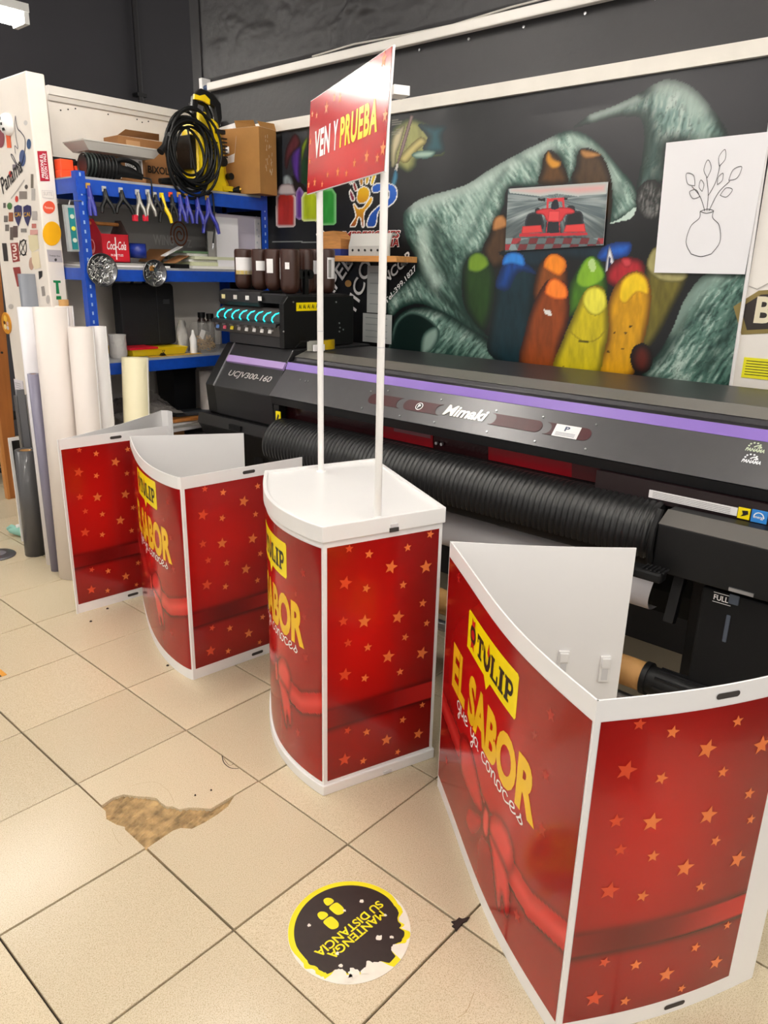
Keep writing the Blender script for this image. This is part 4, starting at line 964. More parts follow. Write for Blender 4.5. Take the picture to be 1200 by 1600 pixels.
# wrist at the lower right, upper finger, main fist, thumb
A.poly(K([(820,1030),(868,930),(905,860),(940,775),(1000,700),(1090,675),(1150,670),(1150,1060)]), '#6f8f83', edge='#0d2a24', w=26, tex=skin(.6, 7, 2, '#b4cabf', '#557a6e', '#153a32'))
A.poly(K([(590,240),(640,200),(720,170),(800,130),(850,100),(900,88),(960,110),(1010,160),(1075,262),(1000,290),(885,292),(878,400),(835,415),(800,440),(790,420),(812,300),(805,215),(760,205),(700,212),(640,228)]), '#6f8f83', edge='#12211e', w=26, tex=skin(.3, 8, 5, '#b6c6bd', '#74928a', '#2c4f47'))
A.poly(K([(60,520),(75,490),(130,455),(250,420),(330,370),(420,320),(500,280),(560,252),(620,255),(680,300),(740,370),(785,430),(790,490),(745,520),(705,540),(712,480),(708,400),(690,340),(660,310),(615,305),(600,370),(575,410),(555,340),(520,308),(500,330),(485,415),(390,425),(375,480),(345,540),(310,620),(262,645),(245,700),(245,770),(262,820),(300,865),(330,900),(300,885),(200,830),(120,790),(60,800),(20,830),(10,770),(90,700),(100,650),(70,590)]), '#6f8f83', edge='#16332c', w=14, tex=skin(-.5, 5.5, 11))
for pts, w_, c_, a_ in (([(75,600),(110,680),(150,740),(220,800),(320,885)], 9, '#0f2620', .8), ([(160,540),(175,640),(210,730),(262,815)], 11, '#17322b', .75), ([(205,600),(215,690),(245,760)], 7, '#1b372f', .6), ([(120,560),(130,650),(165,720)], 9, '#cfe0d6', .45), ([(100,480),(200,450),(300,410),(400,350),(520,290)], 12, '#c8d8cf', .55), ([(240,560),(290,480),(340,420)], 16, '#a9c2b6', .4), ([(380,370),(330,450),(280,560),(240,640)], 6, '#2b4a41', .5), ([(590,275),(650,310),(700,370),(740,440)], 9, '#bcd0c5', .5), ([(740,420),(730,480),(700,530)], 9, '#2c4a42', .6), ([(420,330),(460,360),(480,400)], 8, '#31514a', .5)):
    A.soft(K(pts), w_, c_, a_)
for pts, w_, c_, a_ in (([(870,120),(930,130),(980,180)], 16, '#c3d2c9', .5), ([(820,200),(840,280),(840,380)], 18, '#16302a', .75), ([(650,205),(720,180),(790,150)], 6, '#b3c4bb', .5), ([(960,170),(1000,230),(990,290)], 14, '#9db3a8', .4), ([(900,860),(960,770),(1040,710)], 14, '#a9c2b6', .45), ([(870,960),(930,880),(1010,800)], 9, '#0f2f28', .5), ([(1000,990),(1060,900),(1110,800)], 14, '#0c2a24', .55)):
    A.soft(K(pts), w_, c_, a_)
A.poly(K([(700,540),(740,522),(785,488),(775,520),(735,533)]), '#c2d5ca', smooth=True)
A.poly(K([(15,930),(25,860),(60,815),(110,800),(180,812),(260,860),(330,910),(412,985),(110,960),(15,950)]), '#6f8f83', edge='#0f2823', w=18, tex=skin(.7, 6, 17))
A.poly(K([(22,900),(40,845),(80,815),(130,828),(172,868),(168,915),(112,950),(20,945)]), '#0d1f1c', edge='#4f6b62', w=5)
A.poly(K([(118,895),(140,868),(168,862),(172,895),(150,935),(116,948)]), '#8fa89d', edge='#2b4a42', w=8)
A.ell(*K([(835,465)])[0], 24, 32, '#7d7d7d', edge='#1a1a1a', w=12, tex=skin(.2, 4, 21, '#b5b3b0', '#6d6b6a', '#2c2b2a'))
# crayons
def wax(seed, amp=.35):
    def f(x, y, col):
        n = fbm(x/5, y/22, seed, 4)-.5; return np.clip(col*(1+amp*2*n[:, None]), 0, 1)
    return f
def crayon(body, cb, eb, tip, ct, et, seed):
    A.poly(K(body), cb, edge=eb, w=13, tex=wax(seed), smooth=True)
    if tip: A.poly(K(tip), ct, edge=et, w=5, tex=wax(seed+1, .22))
E24 = lambda cx, cy, rx, ry: [(cx+rx*math.cos(2*PI*q/14), cy+ry*math.sin(2*PI*q/14)) for q in range(14)]
crayon([(485,415),(492,370),(505,318),(545,330),(575,410)], '#5a3a18', '#1c1206', [(505,330),(515,312),(530,335),(552,345),(550,362),(525,368),(508,350)], '#c98b2a', '#6b4410', 40)
crayon([(590,412),(600,360),(612,308),(660,315),(690,340),(712,410),(710,520),(690,520)], '#4a3520', '#1d140b', [(614,308),(650,312),(680,325),(640,336),(620,330)], '#b98247', '#5d3c18', 41)
crayon([(308,625),(330,570),(345,530),(382,512),(390,640),(340,680)], '#4a331f', '#150e07', [(340,560),(345,522),(370,512),(384,530),(380,550)], '#b97f4a', '#6a4420', 42)
crayon([(380,620),(690,600),(690,660),(560,650),(470,680),(390,650)], '#0c2430', '#081216', None, None, None, 43)
crayon([(665,655),(685,612),(740,595),(775,603),(762,640),(720,650)], '#1f5fc0', '#0c2b66', None, None, None, 44)
A.poly(K([(690,700),(700,620),(708,612),(722,670),(716,700)]), '#e6e6ea', edge='#202b55', w=4); A.poly(K([(700,690),(705,640),(712,690)]), '#1b2750')
crayon([(695,720),(700,680),(740,645),(800,650),(820,690),(815,730),(740,740)], '#a3202a', '#4a0a12', [(742,650),(768,648),(775,668),(752,676)], '#c9434a', '#8e1a22', 45)
crayon([(815,685),(840,620),(880,595),(950,680),(945,720),(905,800),(850,900),(790,960),(815,830)], '#6b6224', '#23220f', [(820,670),(848,612),(905,640),(948,690),(930,720),(860,715)], '#a8a06a', '#5c5628', 46)
crayon([(245,700),(255,660),(290,632),(325,650),(345,690),(345,760),(330,840),(305,872),(255,800)], '#1f3d12', '#0a1c10', [(262,680),(265,645),(290,628),(318,640),(328,668),(300,690),(275,690)], '#6d8f24', '#33511a', 47)
crayon([(348,730),(372,690),(440,665),(478,700),(462,800),(440,985),(330,950),(330,870),(345,780)], '#0c2a33', '#071517', None, None, None, 48)
crayon([(348,735),(365,680),(385,650),(440,660),(475,695),(420,692),(388,748)], '#113f86', '#0b2247', [(370,668),(378,638),(403,626),(434,638),(438,672),(400,665)], '#2d7fd0', '#174a8e', 49)
crayon([(470,775),(478,690),(497,650),(530,630),(565,648),(575,720),(560,800)], '#7d4216', '#2e1508', [(498,672),(510,642),(535,632),(566,652),(568,680),(548,702),(520,690)], '#f08a1f', '#b45510', 50)
crayon([(575,830),(578,740),(600,690),(628,648),(660,640),(690,680),(695,770),(640,790)], '#3f6b16', '#16300c', [(600,710),(625,655),(655,643),(688,690),(680,720),(640,740),(610,735)], '#7fae28', '#40701a', 51)
A.poly(K([(638,660),(655,650),(662,680),(648,690)]), '#b6d28a')
crayon([(665,1005),(698,900),(700,790),(738,712),(790,686),(828,715),(834,800),(805,930),(772,1015)], '#d39a12', '#6b4307', [(732,770),(745,715),(788,690),(822,715),(825,760),(790,755),(755,790)], '#f2cc1e', '#b57d0a', 52)
crayon([(425,985),(440,880),(465,795),(500,728),(530,710),(572,735),(578,830),(548,930),(528,1000)], '#8a3f14', '#3a1507', [(502,752),(515,718),(540,710),(570,735),(572,770),(540,776),(512,765)], '#f7842a', '#b4480d', 53)
crayon([(532,1000),(560,900),(590,830),(620,762),(650,733),(690,748),(702,860),(690,930),(662,1012)], '#c8b617', '#6a5f08', [(620,785),(630,748),(660,735),(690,752),(695,800),(668,826),(640,818)], '#e9e04a', '#9a8e10', 54)
A.line(K([(575,870),(620,905),(660,903),(695,870)]), 2.5, '#8c7d10', .7); A.line(K([(608,907),(640,908)]), 3, '#2a2508', .8)
A.poly(K([(498,806),(520,810),(526,828),(503,822)]), '#e4e2df', smooth=False)
for px, py, r in ((585,1000,3),(700,940,3),(755,880,3),(770,860,3),(745,930,2.5),(720,880,2.5),(560,985,2)): A.ell(*K([(px, py)])[0], r*.8, r*.6, '#4a3508')
A.ell(*K([(805,960)])[0], 18, 24, '#5a1d12', edge='#0a0a0a', w=16)
# left part: painted hand holding a brush, bottles, figure
Q = lambda pts: [(420+x*.25, 150+y*.25) for x, y in pts]
A.poly(Q([(765,230),(830,160),(900,140),(1010,180),(1110,190),(1085,240),(1100,360),(1020,385),(935,395),(920,440),(870,480),(800,440),(765,430)]), '#8f8f55', edge='#28331f', w=12, tex=wax(61, .35))
A.poly(Q([(930,180),(1020,180),(1112,190),(1088,250),(1100,345),(1010,370),(960,330),(990,260)]), '#1d4f57', edge='#12242a', w=14, tex=wax(62, .3))
A.poly(Q([(815,390),(880,310),(950,255),(985,290),(930,340),(860,420)]), '#c0b070', edge='#6a6130', w=7); A.poly(Q([(895,365),(950,340),(1040,345),(1010,385),(920,390)]), '#9db8a8', edge='#33564f', w=6)
A.poly(Q([(765,300),(790,230),(850,180),(830,280),(800,360),(790,430),(765,440)]), '#bdb08a', edge='#5e5a3c', w=6)
A.poly(Q([(885,120),(905,125),(845,330),(808,430),(800,420),(830,300)]), '#8d7370', edge='#473433', w=3, smooth=False)
A.poly(Q([(800,420),(812,428),(800,470),(785,465)]), '#c9c4bd', smooth=False); A.poly(Q([(785,465),(802,468),(805,520),(778,585),(757,590),(770,520)]), '#3d7f9c', edge='#1d4356', w=4)
for k in range(7): A.line(Q([(768,155+14*k), (830,140+16*k)]), 1.2, '#8a8578', .6)
B_ = lambda pts: [(420+x*.15, 160+y*.15) for x, y in pts]
A.poly(B_([(140,310),(400,300),(400,900),(350,850),(280,760),(200,780),(150,900),(140,600)]), '#2b3138', tex=wax(71, .6), smooth=False)
A.poly(B_([(180,480),(250,340),(300,340),(330,440),(230,560),(190,700),(165,640)]), '#5d2a33', edge='#25151a', w=6, tex=wax(72, .6))
A.poly(B_([(235,560),(290,480),(335,470),(330,560),(320,700),(325,830),(290,820),(250,720)]), '#54328f', edge='#251a44', w=6, tex=wax(73, .5))
A.poly(B_([(340,470),(400,360),(400,420),(360,560),(345,700)]), '#7f9a24', edge='#33441a', w=4); A.poly(B_([(345,600),(400,560),(400,860),(340,840)]), '#183f2a', tex=wax(74, .7), smooth=False)
A.poly(B_([(150,770),(200,750),(245,800),(250,870),(170,880),(145,840)]), '#8f9a9f', edge='#3d464c', w=5, tex=wax(75, .6))
def glass(x0, x1, yt, yb, c, e): A.poly([(x0, yt+8), (x0+5, yt), (x1-5, yt), (x1, yt+8), (x1, yb-3), (x1-4, yb), (x0+4, yb), (x0, yb-3)], c, edge=e, w=5, tex=wax(int(x0), .3), smooth=False)
glass(462,474,292,343,'#5c2f86','#8d77a5'); glass(431,462,300,355,'#a02a22','#cfc3c0'); glass(471,498,300,346,'#a8b81a','#d5dca0'); glass(499,525,295,352,'#2e8a35','#7fc07f'); A.poly([(434,296),(440,288),(456,288),(461,298),(461,304),(432,304)], '#b7aeb0', edge='#6d5a60', w=4)
A.line([(425,378),(495,378)], 1.4, '#c4c8c4', .5)
# smiling figure of the print shop's emblem: white outline, coloured fill
def emblem(pts, c, e=None):
    A.poly(Q(pts), '#f0eee8', smooth=True); cx = np.mean([p[0] for p in pts]); cy = np.mean([p[1] for p in pts]); q = smooth2d(Q(pts), 4, True); i = A.sel(q); i = i[in_poly(A.x[i], A.y[i], q)]; d = edge_dist(A.x[i], A.y[i], q); k = i[d > 1.6]
    t_ = np.clip((A.y[k]-150-.25*min(p[1] for p in pts))/(.25*(max(p[1] for p in pts)-min(p[1] for p in pts))), 0, 1); A.c[k] = mixc(np.broadcast_to(C3(c), (len(k), 3)).copy(), C3(e or c), t_)
emblem([(548,620),(560,580),(600,563),(632,590),(628,640),(600,670),(565,672),(548,650)], '#e8b81c', '#c98a10')
emblem([(525,680),(540,672),(560,700),(590,690),(630,632),(652,640),(640,680),(600,730),(598,815),(580,818),(572,770),(560,765),(545,815),(508,818),(510,800),(540,750)], '#f0b81a', '#8f3d18')
emblem([(640,580),(660,550),(720,540),(790,560),(805,610),(790,660),(740,700),(690,720),(668,815),(610,815),(630,740),(690,680),(740,650),(750,600),(720,590),(660,610)], '#1c5fc4', '#14459a')
for pts, c in (([(500,600),(515,585),(540,640),(530,660),(512,650)], '#7a1e3c'), ([(522,545),(540,540),(556,580),(545,600),(530,585)], '#8a2222'), ([(565,520),(590,515),(590,555),(570,560)], '#b07820'), ([(605,505),(632,500),(622,548),(600,548)], '#c9a02a'), ([(650,490),(676,480),(655,550),(632,550)], '#e6c21c'), ([(500,545),(520,540),(515,558)], '#33304a')): emblem(pts, c)
M_mural = print_mat('mural_film', rough=.33, spec=.4, bump=.15)
mu = thing('wall_mural', 'large printed wall mural of a wrinkled green hand holding colourful crayons', 'mural', (WX, .5, .95))
grid_print('printed_film', PM, A.out(), M_mural, mu)
wallp = lambda X_: (lambda px, py: tuple(on_x(px, py, X_)))
XT = MX-.013
def wall_text(body, p0, p1, h, m, parent, X_=XT, bold=.02, shear=0, name='lettering'):
    """letters from photo point p0 to p1 along the wall, h metres tall"""
    a, e = on_x(*p0, X_), on_x(*p1, X_); d = np.array([e[1]-a[1], e[2]-a[2]]); l = np.linalg.norm(d); d = d/l; u = np.array([d[1], -d[0]])
    if u[1] < 0: u = -u
    v, f = fit2d(text2d(body, bold, shear), 0, 0, l, h)
    return flat((v, f), lambda x, y: (X_, a[1]+d[0]*x+u[0]*y, a[2]+d[1]*x+u[1]*y), name, m, parent)
M_redtext = mat('dark_red_ink', '#9c2420', .4)
wall_text('IMPRESIONES', (532,374), (626,373), .042, M_wprint, mu, XT+.001, .06, .25); wall_text('IMPRESIONES', (533,373), (625,372), .036, M_redtext, mu, XT, .03, .25)
wall_text('PANAMA', (566,388), (624,386), .042, M_wprint, mu, XT+.001, .06, .25); wall_text('PANAMA', (567,387), (623,385), .036, M_redtext, mu, XT, .03, .25)
wall_text('PAPEL', (505,485), (552,412), .085, M_wprint, mu, XT, .012)
wall_text('STICO', (548,510), (583,414), .085, M_wprint, mu, XT, .012)
wall_text('D', (500,384), (512,374), .07, M_wprint, mu, XT, .012)
wall_text('BANCOR', (585,462), (645,404), .050, M_wprint, mu, XT, .025, .2)
wall_text('Tel.:399.1827', (604,475), (652,420), .026, M_wprint, mu, XT, .015, .1)
# small plant sticker on the mural
flat(ell2d(0, 0, .025, .018, 16), lambda u, v: tuple(np.array(on_x(544, 443, XT))+np.array([0, u, v])), 'round_sticker', mat('tan_sticker', '#b98a4a', .5), mu)
# curled white edge of the film on the right
cu_ = MB(); cu_.tube([(MX-.01, -1.085, 1.15), (MX-.012, -1.082, 1.5), (MX-.014, -1.078, 1.9), (MX-.010, -1.07, 2.28)], .007, 8); cu_.build('film_edge', M_paper, mu)

# ------------------------------------------------------------------ race car poster
pc = [on_x(*p, MX-.012) for p in ((794,295),(950,284),(942.5,383),(789,393))]
po = thing('race_car_poster', 'small glossy poster of a red racing car stuck on the mural', 'poster', tuple(pc[3]))
s_, t_ = np.meshgrid(np.linspace(0, 1, 190), np.linspace(0, 1, 120), indexing='ij')
PP = sum(w[..., None]*np.array(q) for w, q in (((1-s_)*(1-t_), pc[0]), (s_*(1-t_), pc[1]), (s_*t_, pc[2]), ((1-s_)*t_, pc[3])))
PP[..., 0] -= .0015*np.sin(PI*s_)
D_ = Paint(PP); Rr = lambda pts: [(700+x*.26667, 240+y*.26667) for x, y in pts]
cxp, cyp = Rr([(640,270)])[0]
D_.c[:] = C3('#5d6a6d'); ang = np.arctan2(D_.y-cyp, D_.x-cxp); rad = np.hypot(D_.x-cxp, D_.y-cyp)
D_.c = mixc(D_.c, C3('#c4cfcd'), np.clip(1.6*fbm(ang*14+20, rad/60, 3, 3)-.55, 0, 1)); D_.c = mixc(D_.c, C3('#2f4246'), .8*np.clip(1.8*fbm(ang*22+50, rad/80, 8, 3)-.8, 0, 1))
D_.c = mixc(D_.c, C3('#3b4648'), .75*sstep(330, 362, D_.y))
D_.poly(Rr([(360,200),(940,165),(930,235),(760,250),(640,235),(540,250),(360,230)]), '#d9a8a4', edge='#b9c0bd', w=10, smooth=False)
for k in range(12):
    for r in range(2): D_.poly(Rr([(330+50*k-r*12, 495+36*r), (380+50*k-r*12, 495+36*r), (370+50*k-r*12, 528+36*r), (318+50*k-r*12, 530+36*r)]), ('#a2222c' if (k+r) % 2 else '#8a9a9c'), smooth=False, a=.85)
D_.poly(Rr([(450,500),(850,495),(840,575),(440,575)]), '#17181b', a=.55)
D_.poly(Rr([(450,420),(465,360),(500,345),(545,350),(560,440),(480,440)]), '#15171b', edge='#2c3038', w=5); D_.poly(Rr([(690,440),(700,350),(740,335),(785,345),(795,410),(790,430)]), '#15171b', edge='#2c3038', w=5)
D_.poly(Rr([(510,325),(535,320),(545,355),(515,355)]), '#23262b'); D_.poly(Rr([(700,310),(740,308),(740,345),(700,345)]), '#23262b')
D_.poly(Rr([(525,262),(570,262),(570,280),(530,276)]), '#1a1c20', smooth=False); D_.poly(Rr([(660,258),(702,258),(700,272),(660,275)]), '#1a1c20', smooth=False)
D_.poly(Rr([(580,262),(680,258),(684,318),(672,318),(668,280),(592,282),(588,320),(577,320)]), '#d3383e', smooth=False)
D_.poly(Rr([(520,335),(570,320),(690,315),(738,330),(735,350),(690,360),(660,400),(585,400),(560,360),(520,352)]), '#cf3238', edge='#8d1a22', w=3)
D_.poly(Rr([(610,285),(640,270),(648,320),(605,325)]), '#1b1d2c'); D_.ell(*Rr([(627,285)])[0], 3.2, 4, '#15161f')
D_.poly(Rr([(590,335),(655,335),(652,398),(583,398)]), '#e2494b', edge='#a8242c', w=2, smooth=False); D_.poly(Rr([(575,400),(655,400),(665,470),(570,470)]), '#1b1d26', smooth=False); D_.line(Rr([(583,400),(575,465)]), 1.2, '#c0303a'); D_.line(Rr([(652,400),(655,468)]), 1.2, '#c0303a')
D_.poly(Rr([(435,425),(545,418),(555,462),(430,470)]), '#d63a38', edge='#93202a', w=2, smooth=False); D_.poly(Rr([(690,418),(800,410),(808,460),(675,462)]), '#d63a38', edge='#93202a', w=2, smooth=False)
D_.poly(Rr([(420,468),(815,462),(820,478),(418,488)]), '#b92630', smooth=False)
grid_print('printed_sheet', PP, D_.out(), print_mat('poster_gloss', rough=.2, coat=.2), po)
b = MB(); b.add([tuple(np.array(q)+np.array([.003, 0, 0])) for q in pc], [(0, 1, 2, 3)]); b.build('backing', M_paper, po, fixn=False)

# ------------------------------------------------------------------ line drawing poster (plain generic stand-in for the artwork)
dp = [on_x(*p, MX-.014) for p in ((1041,223),(1200,206),(1166,427),(1022,426))]
dp[1] = np.array([MX-.03, dp[0][1]-.372, dp[0][2]+.002]); dp[2] = np.array([MX-.02, dp[3][1]-.345, dp[3][2]])
ld = thing('line_drawing_poster', 'white poster with a thin black line drawing at the right of the mural', 'poster', tuple(dp[3]))
b = MB(); b.add([tuple(q) for q in dp]+[tuple(np.array(q)+np.array([.002, 0, 0])) for q in dp], [(0,1,2,3),(7,6,5,4),(0,4,5,1),(1,5,6,2),(2,6,7,3),(3,7,4,0)]); b.build('sheet', mat('poster_white', '#f1eff2', .45), ld)
def dfn(u, v):
    P = (1-u)*v*dp[0]+u*v*dp[1]+u*(1-v)*dp[2]+(1-u)*(1-v)*dp[3]; return (P[0]-.0012, P[1], P[2])
M_pen = mat('pen_line', '#4a484a', .6)
vase = [[(.40,.15),(.33,.24),(.36,.36),(.44,.42),(.44,.47)], [(.62,.15),(.69,.24),(.66,.36),(.58,.42),(.58,.47)], [(.40,.15),(.51,.13),(.62,.15)], [(.44,.47),(.51,.455),(.58,.47),(.51,.485),(.44,.47)], [(.51,.47),(.50,.60),(.46,.72)], [(.49,.47),(.42,.58),(.32,.66)], [(.53,.47),(.60,.60),(.70,.68)], [(.50,.58),(.56,.68),(.58,.80)]]
for pts in vase: flat(stroke2d(smooth2d(pts, 6), .006), dfn, 'drawn_line', M_pen, ld)
for cx_, cy_, a_, l_ in ((.46,.78,1.7,.13),(.30,.71,2.4,.14),(.74,.73,.7,.14),(.59,.85,1.3,.12),(.36,.60,2.8,.12),(.68,.60,.3,.12),(.42,.66,1.9,.09),(.60,.70,1.1,.09)):
    dx, dy = math.cos(a_)*l_, math.sin(a_)*l_; nx_, ny_ = -dy*.28, dx*.28
    flat(stroke2d(smooth2d([(cx_-dx/2, cy_-dy/2), (cx_+nx_, cy_+ny_), (cx_+dx/2, cy_+dy/2), (cx_-nx_, cy_-ny_), (cx_-dx/2, cy_-dy/2)], 6), .005), dfn, 'drawn_leaf', M_pen, ld)

# ------------------------------------------------------------------ white panel beyond the mural, with its stickers
wb = thing('white_wall_panel', 'white wall panel with a gold framed letter sign at the right edge', 'panel', (WX, -1.3, .95))
b = MB(); b.box((WX-.006, -3.0, .6), (WX-.001, -1.086, 2.284)); b.build('board', mat('panel_white', '#efe9e2', .5, var=.03), wb)
XB = WX-.008
def px_poly(pts, X_, m, name, parent): return flat(poly2d([(on_x(*p, X_)[1], on_x(*p, X_)[2]) for p in pts]), lambda u, v: (X_, u, v), name, m, parent)
cy_, cz_ = on_x(1203,486,XB)[1:]
def sgn(r, X_, m):
    flat(poly2d([(cy_+.13*r, cz_+.01*r), (cy_+.05*r, cz_+.07*r), (cy_-.25*r, cz_+.10*r), (cy_-.25*r, cz_-.05*r), (cy_+.085*r, cz_-.09*r)]), lambda u, v: (X_, u, v), 'sign_plate', m, wb)
sgn(1.0, XB, mat('gold_trim', '#8c7a46', .4, metal=.3)); sgn(.80, XB-.0008, mat('sign_dark', '#2a211d', .5))
flat(fit2d(text2d('B', .03), cy_+.050, cz_-.045, cy_-.012, cz_+.050), lambda u, v: (XB-.0016, u, v), 'lettering', mat('cream_letter', '#e6dcc0', .5), wb)
ya_, za_ = on_x(1163,558,XB)[1:]; b = MB(); b.box((XB-.001, ya_-.26, za_-.075), (XB+.001, ya_, za_)); b.build('yellow_notice', mat('notice_yellow', '#f2ea1c', .5), wb)
for q in range(6): flat(stroke2d([(ya_-.01, za_-.012-.010*q), (ya_-.2, za_-.012-.010*q)], .003), lambda u, v: (XB-.0016, u, v), 'print_line', mat('notice_ink', '#4a4512', .6), wb)
pts = [on_x(1170,447,XB), on_x(1182,452,XB), on_x(1200,443,XB)]
flat(stroke2d([(on_x(1170,447,XB)[1], on_x(1170,447,XB)[2]), (on_x(1183,452,XB)[1], on_x(1183,452,XB)[2]), (on_x(1200,443,XB)[1], on_x(1200,443,XB)[2])], .004), lambda u, v: (XB-.0006, u, v), 'pencil_mark', mat('pencil', '#b9b2ab', .6), wb)

# ------------------------------------------------------------------ white conduit high on the wall
cn_ = thing('wall_conduit', 'long white cable duct high on the black wall with a cable on top', 'cable duct', (WX-.03, 1, 2.55))
b = MB(); b.box((WX-.075, -2.6, 2.548), (WX-.04, 2.10, 2.590)); b.build('duct', mat('duct_white', '#f0ebe4', .4), cn_, bevel=.006)
b = MB(); b.box((WX-.08, 2.135, 2.53), (WX-.02, 2.165, 2.62)); b.build('end_plate', M_white, cn_)
b = MB(); b.cyl((WX-.058, 2.10, 2.568), (WX-.058, 2.14, 2.568), .016, n=12); b.build('connector', mat('navy', '#24406a', .4), cn_)
b = MB(); b.tube([(WX-.06, 1.2-.3*k, 2.598+.010*math.sin(k*1.7)) for k in range(12)], .0045, 6); b.build('cable', mat('cable_grey', '#c9c4bc', .5), cn_)
b = MB(); b.tube([(WX-.05, 2.11, 2.54), (WX-.05, 2.11, 2.5), (WX-.05, 2.12, 2.4)], .004, 6); b.build('cable_drop', mat('cable_grey', '#c9c4bc', .5), cn_)
for k in range(8):
    b = MB(); b.cyl((WX-.012, .8-.28*k, 2.535), (WX-.02, .8-.28*k, 2.535), .006, n=8); b.build('clip_screw', M_steel, cn_)

# ------------------------------------------------------------------ little wooden shelf on the mural
ws = thing('wooden_wall_shelf', 'short pine board shelf mounted on the mural behind the poles', 'shelf', (2.12, .76, 1.6))
b = MB(); b.box((2.02, .488, 1.600), (2.178, 1.03, 1.628)); b.build('board', mat('pine_board', '#c98b4b', .5, var=.15, vscale=6, stretch=(14, 1, 14)), ws, bevel=.002)
for yy in (.56, .95):
    b = MB(); b.box((2.15, yy, 1.585), (2.178, yy+.012, 1.60)); b.build('bracket', M_steel, ws)
a_, e_ = on_x(505,380,2.08)[1], on_x(541,380,2.08)[1]
bl_ = thing('sanding_block', 'angled wooden block with a blue base on the little wall shelf', 'block', (2.08, (a_+e_)/2, 1.6285))
b = MB(); b.box((2.04, e_, 1.629), (2.13, a_, 1.662)); b.build('base', mat('navy_block', '#22357f', .5), bl_)
b = MB(); b.prism([(e_, 1.662), (a_, 1.662), (a_, 1.70), ((a_+e_)/2+.06, 1.745), ((a_+e_)/2-.03, 1.75), (e_, 1.71)], lambda u, v, w: (w, u, v), 2.04, 2.13); b.build('grip', mat('block_wood', '#b98046', .5, var=.25, vscale=4, stretch=(3, 3, 30)), bl_)
a_, e_ = on_x(549,380,2.06)[1], on_x(612,380,2.06)[1]
sq = thing('metal_channel', 'pale metal channel with a row of holes on the little wall shelf', 'channel', (2.08, (a_+e_)/2, 1.6285))
b = MB(); b.prism([(2.04,1.629),(2.04,1.675),(2.06,1.735),(2.10,1.735),(2.10,1.725),(2.066,1.725),(2.05,1.672),(2.05,1.629)], along, e_, a_); b.build('profile', mat('pale_metal', '#c4c2bd', .4, metal=.3), sq)
for k in range(6):
    yk = a_-.03-(a_-e_-.06)*k/5; b = MB(); b.cyl((2.041, yk, 1.655), (2.037, yk, 1.655), .006, n=10); b.build('hole', M_kprint, sq)
for (px0, py0, px1, py1, lb) in ((575,415,604,490,'upper clear sleeve with a printed sheet hanging under the wall shelf'), (568,489,612,538,'lower clear sleeve with small diagrams on the mural beside the pole')):
    a_ = on_x(px0, py0, MX-.012); e_ = on_x(px1, py1, MX-.012)
    nt_ = thing('notice_sleeve', lb, 'notice', (MX-.01, (a_[1]+e_[1])/2, e_[2]))
    b = MB(); b.box((MX-.0165, e_[1], e_[2]), (MX-.0145, a_[1], a_[2])); b.build('sheet', mat('sleeve_paper', '#b9bcba', .25, coat=.4), nt_)
    for k in range(4):
        zz = a_[2]-(a_[2]-e_[2])*(.15+.22*k); flat(stroke2d([(a_[1]-.02, zz), (e_[1]+.03, zz)], .003), lambda u, v: (MX-.0168, u, v), 'print_line', mat('sleeve_ink', '#7c8385', .5), nt_)

# ================================================================== blue shelving unit
SY0, SY1 = 1.60, 2.03
def sx(px, py, Y): return float(on_y(px, py, Y)[0])
def szz(px, py, Y): return float(on_y(px, py, Y)[2])
ZT, ZM, ZL, ZB = szz(138,276,SY0), szz(260,419,SY0), szz(280,556,SY0), .62
XL, XR = 1.008, 2.150
sh = thing('shelving_unit', 'blue steel shelving unit with grey boards in front of the white partition', 'shelf', ((XL+XR)/2, 1.8, 0))
for (x, y, dx, dy) in ((XL, SY0, 1, 1), (XR, SY0, -1, 1), (XL, SY1, 1, -1), (XR, SY1, -1, -1)):
    b = MB(); pl = [(x, y), (x+dx*.045, y), (x+dx*.045, y+dy*.003), (x+dx*.003, y+dy*.003), (x+dx*.003, y+dy*.045), (x, y+dy*.045)]
    b.prism(pl, up, 0, ZT+.022); u_ = b.build('upright', M_blue, sh)
    if y == SY0:
        b = MB()
        for k in range(46):
            z = .06+.042*k
            if z < ZT: b.box((x+dx*.016, y-.0008, z), (x+dx*.024, y+.001, z+.016))
        b.build('hole_row', mat('hole_pale', '#9fb4d8' if x == XL else '#0a1c44', .5), u_, kind='stuff')
for z, bh in ((ZT, .062), (ZM, .052), (ZL, .054), (ZB, .05)):
    b = MB(); b.box((XL+.004, SY0+.003, z-.016), (XR-.004, SY1-.003, z)); b.build('board', M_grey, sh)
    for lo, hi in (((XL+.004, SY0-.002, z-.016-bh), (XR-.004, SY0+.002, z-.012)), ((XL+.004, SY1-.004, z-.012-bh), (XR-.004, SY1, z-.012)), ((XL-.002, SY0+.004, z-.012-bh), (XL+.003, SY1-.004, z-.008)), ((XR-.003, SY0+.004, z-.012-bh), (XR+.002, SY1-.004, z-.008))):
        b = MB(); b.box(lo, hi); b.build('beam', M_blue, sh)

def carton(name, label, c, size, rz, z, m, group=None):
    t = thing(name, label, 'box', (c[0], c[1], z), group); b_ = MB(); b_.cbox((c[0], c[1], z+size[2]/2), size, rz); b_.build('carton', m, t, bevel=.002); return t
